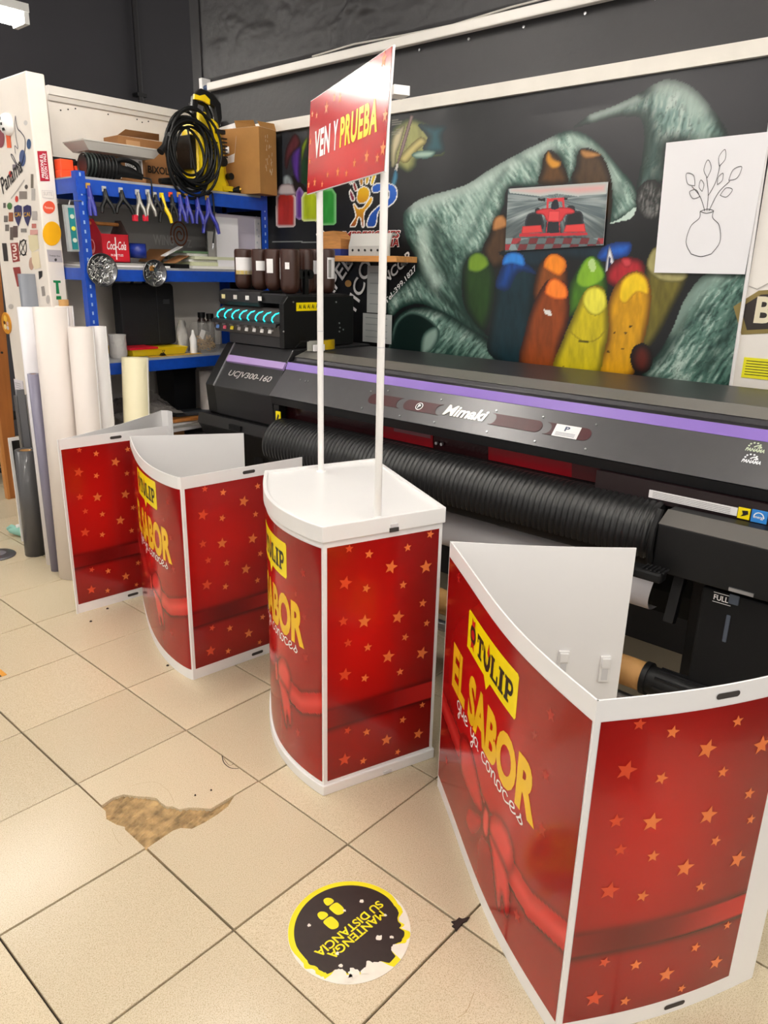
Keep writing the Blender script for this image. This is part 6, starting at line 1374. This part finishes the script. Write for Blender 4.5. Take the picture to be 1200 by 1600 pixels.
for k in range(70):
    a = rr_.random()*2*PI; d = rj*.75*math.sqrt(rr_.random()); c0 = Vector((cj[0]+d*math.cos(a), cj[1]+d*math.sin(a), ZL+.014+rr_.random()*.075)); e1 = Vector((rr_.uniform(-1, 1), rr_.uniform(-1, 1), rr_.uniform(-.7, .7))).normalized(); e2 = e1.orthogonal().normalized(); rr2 = rr_.uniform(.008, .013)
    q.tube([c0+e1*(rr2*1.3*math.cos(x))+e2*(rr2*math.sin(x)) for x in np.linspace(0, 2*PI, 9)[:-1]], .0022, 5, True)
q.build('rubber_bands', mat('rubber_tan', '#b9935a', .6), t, kind='stuff')
b = MB(); b.cbox((cj[0]-.01, cj[1]-.02, ZL+.095), (.07, .03, .05), .5, .3, .2); b.build('crumpled_wrapper', mat('wrapper', '#c9c6c2', .3, metal=.3), t)
for k, (px, lb) in enumerate(((315,'dark bottle with a wide black cap behind the rubber band jar'), (328,'second dark bottle behind the rubber band jar'))):
    p = on_y(px, 500, 1.86); t = thing('dark_bottle', lb, 'bottle', (p[0], 1.86, ZL)); zt_ = szz(px, 488+2*k, 1.86)
    b = MB(); b.lathe([(.024, .001), (.026, .01), (.026, zt_-ZL-.05), (.018, zt_-ZL-.035), (.018, zt_-ZL-.03)], (p[0], 1.86, ZL), 18); b.build('body', mat('bottle_dark', '#3a2b27', .25), t)
    b = MB(); b.lathe([(.022, zt_-ZL-.03), (.022, zt_-ZL)], (p[0], 1.86, ZL), 18); b.build('cap', M_black, t)
p = on_y(296,545,1.68); t = thing('white_bottle', 'small white squeeze bottle between the tray and the jar', 'bottle', (p[0]+.005, 1.655, ZL))
b = MB(); b.lathe([(.019, .001), (.020, .01), (.020, .085), (.010, .105), (.008, .112)], (p[0]+.005, 1.645, ZL), 18); b.build('body', M_white, t); b = MB(); b.lathe([(.009, .112), (.005, .130)], (p[0]+.005, 1.645, ZL), 12); b.build('cap', M_white, t)
p = on_y(288,540,1.74)
t = thing('plastic_bag', 'crumpled cloudy plastic bag standing beside the black case', 'bag', (p[0], 1.76, ZL))
q = MB(); rr_ = random.Random(8); pr_ = []
for i in range(9):
    zz_ = .001+i*.022
    for k in range(16):
        a = 2*PI*k/16; r_ = (.036+.010*math.sin(3*a+i)+rr_.uniform(-.006, .006))*(1-.55*(i/8)**2); pr_.append((p[0]+.004+r_*math.cos(a), 1.76+r_*math.sin(a)*.7, ZL+zz_))
q.add(pr_, [(i*16+k, i*16+(k+1) % 16, (i+1)*16+(k+1) % 16, (i+1)*16+k) for i in range(8) for k in range(16)], True); q.build('film', M_cloudy, t, fixn=False)
# ---- bottom shelf
t = thing('black_bin', 'black rectangular bin at the back of the bottom shelf', 'bin', (1.72, 1.88, ZB)); xa, xb = sx(270,600,1.80), sx(305,600,1.80)
b = MB(); b.add([(xa+.01,1.80,ZB+.001),(xb-.008,1.80,ZB+.001),(xb-.008,1.96,ZB+.001),(xa+.01,1.96,ZB+.001),(xa,1.79,ZL-.10),(xb,1.79,ZL-.10),(xb,1.97,ZL-.10),(xa,1.97,ZL-.10)], [(3,2,1,0),(0,1,5,4),(1,2,6,5),(2,3,7,6),(3,0,4,7)]); b.build('tub', mat('bin_black', '#0d0e12', .5), t)
b = MB(); b.box((xa-.004,1.786,ZL-.11), (xb+.004,1.792,ZL-.095)); b.build('rim', M_black, t)
xa, xb = sx(312,620,1.72), sx(335,620,1.72)
t = thing('white_tube', 'short white roll standing on the bottom shelf beside the printer', 'roll', ((xa+xb)/2, 1.72, ZB)); b = MB(); b.pipe(((xa+xb)/2, 1.72, ZB+.001), ((xa+xb)/2, 1.72, szz(322,579,1.72)), .040, .034); b.build('paper_roll', M_pinky, t)
zz = ZB+.001
for lo, hi, h_, m, nm, lb, ct, rz in (((1.16,1.62),(1.52,1.95),.05,M_cardd,'flat_carton','flat brown carton under the pile on the bottom shelf','box',0), ((1.36,1.61),(1.66,1.78),.018,M_paper,'board_stack','stack of white boards in the bottom shelf pile','board',.05), ((1.34,1.61),(1.64,1.78),.012,mat('grey_sheet', '#a7a39d', .6),'board_stack','grey board on the white boards of the bottom shelf pile','board',-.03), ((1.36,1.62),(1.62,1.77),.012,M_paper,'board_stack','upper white board in the bottom shelf pile','board',.08)):
    if nm == 'board_stack' and zz < ZB+.04: zz = ZB+.053
    slab(nm, lb, ct, lo, hi, zz, zz+h_, m, rz); zz += h_+.001
slab('wooden_batten', 'orange wooden batten lying slanted on the bottom shelf pile', 'batten', (1.30,1.62), (1.74,1.70), zz+.003, zz+.020, M_wood, -.10, .0); zz += .024
slab('slate_sheet', 'dark slanted panel on top of the bottom shelf pile', 'panel', (1.52,1.64), (1.80,1.78), zz, zz+.014, mat('slate', '#3c4046', .5), -.2)
t = thing('plastic_film_heap', 'heap of crumpled clear plastic film on the bottom shelf', 'plastic film', (1.35, 1.75, zz)); n1_ = 40
gx_, gy_ = np.meshgrid(np.linspace(1.14, 1.56, n1_), np.linspace(1.62, 1.96, n1_), indexing='ij'); ex = 1-((gx_-1.33)/.22)**2; ey = 1-((gy_-1.79)/.18)**2
hzv = zz+.016+np.clip(ex, 0, 1)*np.clip(ey, 0, 1)**.5*.13*(.4+fbm(gx_*9, gy_*9, 4))+.03*np.abs(fbm(gx_*22, gy_*22, 7)-.5)
idx = np.arange(n1_*n1_).reshape(n1_, n1_); q = MB(); q.add(np.stack([gx_, gy_, hzv], -1).reshape(-1, 3), [tuple(k) for k in np.stack([idx[:-1, :-1], idx[1:, :-1], idx[1:, 1:], idx[:-1, 1:]], -1).reshape(-1, 4)], False); q.build('film', mat('film_grey', '#7d7774', .18, alpha=.8, spec=.7), t, fixn=False)

# ================================================================== sticker covered column at the end of the partition
CY0 = 1.80; CXL, CXR = float(on_y(40,115,CY0)[0]), 1.004; CY1 = float(on_x(9,484,CXL)[1]); CZT = float(on_y(50,112,CY0)[2])
b = MB(); b.box((CXL, CY0, 0), (CXR, CY1, CZT)); cl_ = struct(b.build('wall_column', mat('column_cream', '#efe6dc', .5, var=.04, vscale=5, bump=.06), bevel=.006))
cl_['label'] = 'cream painted column end of the partition covered in stickers'
XF, YF = CXL-.0015, CY0-.0015
LX = lambda px, py: (lambda p: (p[1], p[2]))(on_x(px, py, XF)); LY = lambda px, py: (lambda p: (p[0], p[2]))(on_y(px, py, YF))
MXL = lambda o: (lambda u, v: (XF-o, u, v)); MYL = lambda o: (lambda u, v: (u, YF-o, v))
def stick(kind, pts, col, o=0.0, face='L', name='sticker'):
    f_ = LX if face == 'L' else LY; m_ = MXL(o) if face == 'L' else MYL(o); mt = mat('sticker_'+col[1:], col, .4)
    if kind == 'poly': return flat(poly2d([f_(*p) for p in pts]), m_, name, mt, cl_)
    if kind == 'ell':
        cx_, cy_, rx, ry = pts; return flat(poly2d([f_(cx_+rx*math.cos(2*PI*k/28), cy_+ry*math.sin(2*PI*k/28)) for k in range(28)]), m_, name, mt, cl_)
    if kind == 'line':
        return flat(stroke2d(smooth2d([f_(*p) for p in pts[:-1]], 5), pts[-1]), m_, name, mt, cl_)
def stick_text(body, p0, p1, h, col, o, face='L', bold=.015, shear=0):
    f_ = LX if face == 'L' else LY; m_ = MXL(o) if face == 'L' else MYL(o); a, e = np.array(f_(*p0)), np.array(f_(*p1)); d = e-a; l = np.linalg.norm(d); d = d/l
    # letters stand up on the side seen as upward in the photograph
    u = np.array([d[1], -d[0]]) if face == 'L' else np.array([-d[1], d[0]])
    v, f = fit2d(text2d(body, bold, shear), 0, 0, l, h); return flat((v, f), lambda x, y: m_(a[0]+d[0]*x+u[0]*y, a[1]+d[1]*x+u[1]*y), 'lettering', mat('sticker_'+col[1:], col, .4), cl_)
R4 = lambda x0, y0, x1, y1: [(x0, y0), (x1, y0), (x1, y1), (x0, y1)]
# left face
stick('line', [(24,181),(27,200),(33,207),(39,218),(38,240),(33,258),(26,255),(20,243),(17,242),(22,252),(29,262),.006], '#4a4552')
stick('line', [(24,181),(23,195),(25,215),(28,232),(23,228),(24,240),.005], '#6b6672')
stick('ell', (35,247,5,13), '#4d5b86'); stick('ell', (45,225,3.5,8), '#33507a'); stick('ell', (40,192,3,4), '#cfcac6')
stick('ell', (1,217,6,14), '#8a4a52'); stick('poly', [(9,211),(16,211),(18,231),(11,231)], '#e8663a')
stick_text('Panama', (5,304), (36,267), .075, '#2b2726', .0006, bold=.012, shear=.2); stick('line', [(17,310),(27,297),(38,281),.006], '#b9b2ac')
for k, (x, y, w_, h_, c_) in enumerate(((23,261,3.5,4,'#7b7078'), (16,272,2.5,5,'#c9433a'), (50,283,2,11,'#7d7468'), (41,292,2.5,3.5,'#5a5450'), (36,305,6,6,'#8d837c'), (26,311,2.5,5,'#d0463c'), (52,304,3,9,'#b9b3ae'), (15,322,4,5.5,'#4f7a48'), (7,321,2,4,'#6a6460'), (17,339,3.5,7,'#9c5a3c'), (9,342,3,5,'#77706b'), (11,356,3,5,'#77706b'), (18,365,2.5,10,'#6a5f58'), (24,362,3.5,9,'#5e4d4a'), (37,360,4.5,3,'#8a8480'), (53,353,3.5,3.5,'#c97a70'), (53,363,6,4,'#d9a39a'), (54,337,4,7,'#b8b0ac'))):
    stick('ell' if k in (3, 7, 1, 5) else 'poly', (x, y, w_, h_) if k in (3, 7, 1, 5) else R4(x-w_, y-h_, x+w_, y+h_), c_)
for cx_ in (28, 42.5):
    stick('poly', [(cx_-6,323),(cx_,320),(cx_+6,322),(cx_+6.5,335),(cx_+3,347),(cx_+1,354),(cx_-3,346),(cx_-6,336)], '#3d3a63', .0004); stick_text('CAI', (cx_-5,339), (cx_+5,338), .020, '#d9a62f', .0010)
stick('poly', [(16,380),(28,379),(31,408),(20,410)], '#9c4440'); stick_text('3', (20,394), (27,393), .038, '#efe2d8', .0006); stick_text('5', (21,407), (28,406), .032, '#efe2d8', .0006)
stick('poly', [(20,418),(31,417),(36,447),(27,448)], '#9c4440')
stick('line', [(32,376),(30,388),(35,398),(40,396),(41,384),(38,375),(33,378),.008], '#2a2726'); stick('line', [(31,399),(41,375),.006], '#2a2726'); stick('line', [(41,399),(31,376),.006], '#2a2726')
stick('poly', [(44,368),(58,366),(61,388),(50,395),(46,388)], '#e5d9b4'); stick('poly', [(49,395),(60,392),(64,418),(54,421),(50,410)], '#efe0c0', .0003); stick('ell', (49,412,4,10), '#c9a08c', -.0003)
stick('poly', [(60,424),(66,423),(66,432),(61,437)], '#2a2726'); stick('poly', [(64,448),(69,447),(71,462),(66,463)], '#9b938c'); stick('ell', (75,468,3,7), '#c3bbb4')
stick('poly', [(3,380),(10,380),(13,408),(6,408)], '#3c3836'); stick('ell', (17,479,4,4), '#c2bab3')
# front face
stick('poly', [(58,236),(73,236),(78,283),(63,283)], '#a8112c', 0, 'F')
def rot_text(body, p0, p1, h):
    a, e = np.array(LY(*p0)), np.array(LY(*p1)); d = e-a; l = np.linalg.norm(d); d = d/l; u = np.array([-d[1], d[0]])
    v, f = fit2d(text2d(body, .015), 0, 0, l, h); flat((v, f), lambda x, y: MYL(.0008)(a[0]+d[0]*x+u[0]*y, a[1]+d[1]*x+u[1]*y), 'lettering', M_wprint, cl_)
rot_text('PRESIONE EL', (70,278), (66,241), .014); rot_text('BOTON Y HALE', (75.5,280), (71,240), .014)
stick('poly', [(65,297),(83,298),(84.5,311),(66,309)], '#d5cec6', 0, 'F'); stick('poly', [(66,298),(82.5,299),(83.5,310),(67,308)], '#ece4da', .0004, 'F'); stick_text('SUITE', (68,305), (82,306), .016, '#c9c1b8', .0008, 'F')
stick('ell', (76.5,324,9.5,10), '#e4573a', 0, 'F'); stick_text('Panama', (70,326), (83,327), .012, '#f3c7b6', .0005, 'F')
stick('ell', (81,365,14.5,19), '#f8b50c', 0, 'F')
stick('poly', [(73,390),(95.5,391),(98,410),(76,409)], '#b9b3b8', 0, 'F'); stick_text('Trabajo fino', (77,401), (94,402), .009, '#4a464a', .0005, 'F'); stick('ell', (87,406,2,2.3), '#3a3638', .0005, 'F')
stick('poly', [(83,438),(94.5,438.5),(95,442),(91,442),(93,459),(88,459),(87,442),(83.5,441.5)], '#11804a', 0, 'F'); stick('poly', [(88,462.5),(95.5,462.5),(96,468),(88,468)], '#11804a', 0, 'F')
# white dome alarm on the column
p = on_x(11,194,CXL-.01); t = thing('dome_alarm', 'white round alarm fixture with dark slots high on the column', 'alarm', (CXL, p[1], p[2]))
q = MB(Matrix.Translation((CXL-.001, p[1], p[2])) @ Matrix.Rotation(-PI/2, 4, 'Y')); q.lathe([(.050, 0), (.050, .012), (.042, .028), (.024, .036), (.0001, .037)], (0, 0, 0), 28); q.build('shell', M_white, t)
for dy, dz in ((.012, .022), (.0, -.002), (-.012, -.026)):
    q = MB(); q.cbox((CXL-.034, p[1]+dy, p[2]+dz), (.008, .018, .012)); q.build('slot', M_kprint, t)
# paper note and round orange sign near the column
p0, p1 = LX(22,592), LX(40,630); t = thing('paper_note', 'white paper note hanging low on the left side of the column', 'note', (XF, p0[0], p1[1])); b = MB(); b.box((XF-.002, min(p0[0], p1[0]), p1[1]), (XF, max(p0[0], p1[0]), p0[1])); b.build('sheet', mat('note_lilac', '#e2dde6', .6), t)
for k in range(5): flat(stroke2d([(p0[0]-.01, p0[1]-.02-.012*k), (p1[0]+.03, p0[1]-.02-.012*k)], .002), lambda u, v: (XF-.0025, u, v), 'print_line', MATS['sleeve_ink'], t)
p = on_x(10,505,CXL-.004); t = thing('round_sign', 'round orange picture sign on the edge of the column above the plank', 'sign', (CXL-.004, p[1], p[2]))
b = MB(); b.cyl((CXL-.001, p[1], p[2]), (CXL-.006, p[1], p[2]), .058, n=28); b.build('disc', mat('disc_amber', '#d9922a', .4), t)
for (dy, dz, r, c_) in ((.0, .025, .022, '#f0c04a'), (-.02, .0, .014, '#e3b9b0'), (.016, -.02, .018, '#f2dfa0'), (-.018, -.024, .014, '#d8d0d8'), (.02, .002, .012, '#5a3418')):
    flat(ell2d(p[1]+dy, p[2]+dz, r, r*.8, 14), lambda u, v: (CXL-.0066, u, v), 'picture', mat('disc_'+c_[1:], c_, .4), t)

# ------------------------------------------------------------------ rolls of vinyl standing by the column
def roll(label, top, base, r, m, core=None, hollow=True, name='vinyl_roll', group='rolls of vinyl standing by the column'):
    t = thing(name, label, 'roll', (base[0], base[1], 0), group); T0, B0 = V3(top), Vector((base[0], base[1], .0))
    b_ = MB(); b_.pipe(B0, T0, r, r*.55); b_.build('vinyl', m, t)
    d = (T0-B0).normalized(); b_ = MB(); b_.pipe(B0, T0+d*(.03 if core == 'out' else -.002), r*.56, r*.44); b_.build('core', M_core if core else m, t)
    # loose outer edge of the sheet
    s_ = Vector((CAM[0], CAM[1], 0))-B0; s_.normalize(); side = Vector((-s_.y, s_.x, 0)); b_ = MB(); b_.tube([B0+(s_*.45+side*.9)*r, T0+(s_*.45+side*.9)*r], .0035, 6); b_.build('sheet_edge', M_paper, t)
    return t
def top(px, py, Y): return on_y(px, py, Y)
a = top(79,480,1.62); roll('thick white vinyl roll, widest of the rolls by the column', a, (a[0]-.03, 1.61), .080, M_pinky)
a = top(126,511,1.49); roll('white vinyl roll in front of the shelf upright', a, (a[0]-.03, 1.475), .060, M_pinky)
a = top(152,510,1.535); roll('narrow white vinyl roll just left of the cream one', a, (a[0]-.012, 1.525), .042, mat('white_vinyl2', '#ece8e6', .45))
a = top(100,478,1.735); roll('white vinyl roll with brown core showing, behind the thickest roll', a, (a[0]-.01, 1.73), .042, M_pinky, 'out')
a = top(190,555,1.63); roll('cream vinyl roll at the right end of the rolls', (a[0], 1.50, a[2]), (a[0]-.075, 1.475), .066, mat('cream_vinyl', '#efe5c0', .45))
a = top(43,480,1.85); roll('white sheet roll left of the thickest roll', a, (a[0]-.015, 1.845), .048, mat('white_vinyl3', '#eeeaee', .45))
a = top(44,428,1.99); roll('tall grey vinyl roll reaching highest beside the column', a, (a[0]-.01, 1.98), .050, mat('grey_vinyl', '#7b7e86', .35))
a = on_z(84,884); e = top(52,584,1.72); roll('slim lavender grey roll with brown core leaning by the thick roll', e, (a[0]-.015, 1.74), .028, mat('lavender_vinyl', '#807c90', .4), 'in')
a = on_z(60,866); e = top(40,703,a[1]+.0); roll('short dark grey roll standing in front with open cardboard core', (e[0], a[1], e[2]), (a[0]-.005, a[1]+.02), .056, mat('dark_vinyl', '#4f4e50', .4, coat=.2), 'in')
a = top(183,527,1.70); t = thing('wrapped_roll', 'small film wrapped roll on the lower shelf behind the cream roll', 'roll', (a[0], 1.70, ZL))
b = MB(); b.lathe([(.040, .001), (.046, .02), (.044, .10), (.046, .12), (.040, a[2]-ZL)], (a[0], 1.70, ZL), 20); b.build('roll_body', M_cloudy, t); b = MB(); b.cyl((a[0], 1.70, ZL+.004), (a[0], 1.70, a[2]-.004), .034, n=18); b.build('inner_roll', M_pinky, t)
p = top(36,607,2.20); q_ = on_z(57,858)
t = thing('leaning_panel', 'narrow grey framed panel leaning behind the short dark roll', 'panel', (p[0]-.02, 2.18, 0))
b = MB(); b.box((p[0]-.05, 2.165, .0), (p[0]-.01, 2.18, p[2])); b.build('panel', mat('panel_slate', '#75767b', .4), t)
for dx in (-.062, -.008, .006):
    b = MB(); b.box((p[0]+dx, 2.160, .0), (p[0]+dx+.007, 2.185, p[2]-.03)); b.build('metal_strip', M_steel, t)
p = top(31,695,2.30); t = thing('framed_board', 'small black board with white frame behind the short dark roll', 'frame', (p[0]-.01, 2.30, 0)); zt_ = szz(31,682,2.30)
b = MB(); b.box((p[0]-.06, 2.295, 0), (p[0]+.035, 2.305, zt_)); b.build('frame', M_white, t); b = MB(); b.box((p[0]-.045, 2.292, .02), (p[0]+.028, 2.2955, zt_-.018)); b.build('board', M_kprint, t)
# teal dispenser on the floor
p = on_z(33,838); t = thing('tape_dispenser', 'mint green plastic tape tool lying on the tiles by the dark roll', 'tool', (p[0], p[1], 0)); M_mint = mat('mint_plastic', '#8fc2b4', .35)
dv = Vector((-.45, .9, 0)).normalized(); nn = Vector((-dv.y, dv.x, 0)); c0 = Vector((p[0], p[1], .032))
b = MB(); b.tube([c0-dv*.05, c0-dv*.02, c0+dv*.03, c0+dv*.07], [.028, .032, .026, .018], 14); b.build('body', M_mint, t)
b = MB(); b.tube([c0+dv*.02+Vector((0,0,.012)), c0+dv*.06+Vector((0,0,.024)), c0+dv*.085+Vector((0,0,.005))], .014, 10); b.build('grip', M_mint, t); b = MB(); b.cyl(c0+dv*.01+Vector((0,0,.024)), c0+dv*.01+Vector((0,0,.040)), .014, n=12); b.build('white_button', M_white, t)
# dark round floor plate, orange tape
p = on_z(-4,868); t = thing('floor_plate', 'dark grey round plate on the tiles at the left edge', 'plate', (p[0], p[1], 0)); b = MB(); b.lathe([(.095, 0), (.095, .004), (.085, .010), (.0001, .011)], (p[0], p[1], .0005), 32); b.build('disc', mat('plate_grey', '#58565a', .3, metal=.3), t)
b = MB(); b.lathe([(.045, .0108), (.045, .0135), (.0001, .0135)], (p[0], p[1], .0005), 24); b.build('hub', mat('plate_light', '#7c7a80', .35), t)
p = on_z(1,1052); t = thing('hazard_tape', 'piece of orange and black marking tape at the left edge of the tiles', 'tape', (p[0]-.02, p[1], 0))
b = MB(); b.box((p[0]-.16, p[1]-.03, .0002), (p[0]+.012, p[1]+.03, .0016)); b.build('strip', mat('tape_orange', '#e8a13a', .5), t)
for k in range(7):
    b = MB(); b.box((p[0]-.15+.022*k, p[1]-.03, .0014), (p[0]-.14+.022*k, p[1]-.01, .0022)); b.build('mark', M_kprint, t)
# wooden plank standing in the room behind
t = thing('wooden_plank', 'tall orange brown plank standing at the left edge behind the column', 'plank', (1.15, 3.2, 0))
b = MB(); b.prism([(1.125, 0), (1.193, 0), (1.282, 2.1), (1.14, 2.1)], lambda u, v, w: (u, w, v), 3.20, 3.24); b.build('board', mat('plank_wood', '#a8662c', .5, var=.12, vscale=4, stretch=(10, 10, 1)), t)
b = MB(); b.prism([(1.108, 0), (1.1245, 0), (1.139, 2.1), (1.10, 2.1)], lambda u, v, w: (u, w, v), 3.195, 3.24); b.build('plank_edge', mat('plank_light', '#c9884a', .5), t)  # edge face of the plank itself, in a lighter brown
b = MB(); p = on_y(3,551,3.199); b.cyl((p[0], 3.2, p[2]), (p[0], 3.197, p[2]), .008, n=10); b.build('nail_hole', M_kprint, t)
# office chair seen past the plank
p = on_z(-30,752); t = thing('office_chair', 'black office chair base half out of view at the left edge', 'chair', (p[0], p[1], 0)); c0 = Vector((p[0], p[1], 0))
for k in range(5):
    a = 2*PI*k/5+.35; e = c0+Vector((.30*math.cos(a), .30*math.sin(a), .075)); b = MB(); b.tube([c0+Vector((0,0,.11)), e], [.026, .016], 8); b.build('base_leg', M_black, t)
    b = MB(); b.cyl(e+Vector((-.02*math.sin(a), .02*math.cos(a), -.045)), e+Vector((.02*math.sin(a), -.02*math.cos(a), -.045)), .030, n=14); b.build('caster', M_blackmatt, t)
b = MB(); b.cyl(c0+Vector((0,0,.10)), c0+Vector((0,0,.45)), .028, n=14); b.build('column', M_steel, t)
b = MB(); b.cbox(c0+Vector((0,0,.48)), (.46, .46, .07), .4); b.build('seat', M_blackmatt, t, bevel=.03)
b = MB(); b.cbox(c0+Vector((-.16,.18,.82)), (.42, .06, .50), .75); b.build('backrest', M_blackmatt, t, bevel=.03); b = MB(); b.tube([c0+Vector((-.1,.12,.47)), c0+Vector((-.19,.21,.5)), c0+Vector((-.19,.21,.7))], .02, 8); b.build('back_bar', M_black, t)
# low white cabinet far behind
t = thing('low_cabinet', 'low white cabinet far behind the plank at the left edge', 'cabinet', (.9, 4.95, 0))
b = MB(); b.box((.2, 4.8, .06), (1.45, 5.15, .72)); b.build('carcass', mat('cabinet_white', '#dfcfc4', .5), t)
for k in range(3):
    b = MB(); b.box((.21+.415*k, 4.78, .10), (.61+.415*k, 4.80, .70)); d_ = b.build('door', mat('cabinet_door', '#e6d6cc', .5), t)
    b = MB(); b.box((.56+.415*k, 4.77, .36), (.58+.415*k, 4.78, .48)); b.build('handle', M_steel, d_)
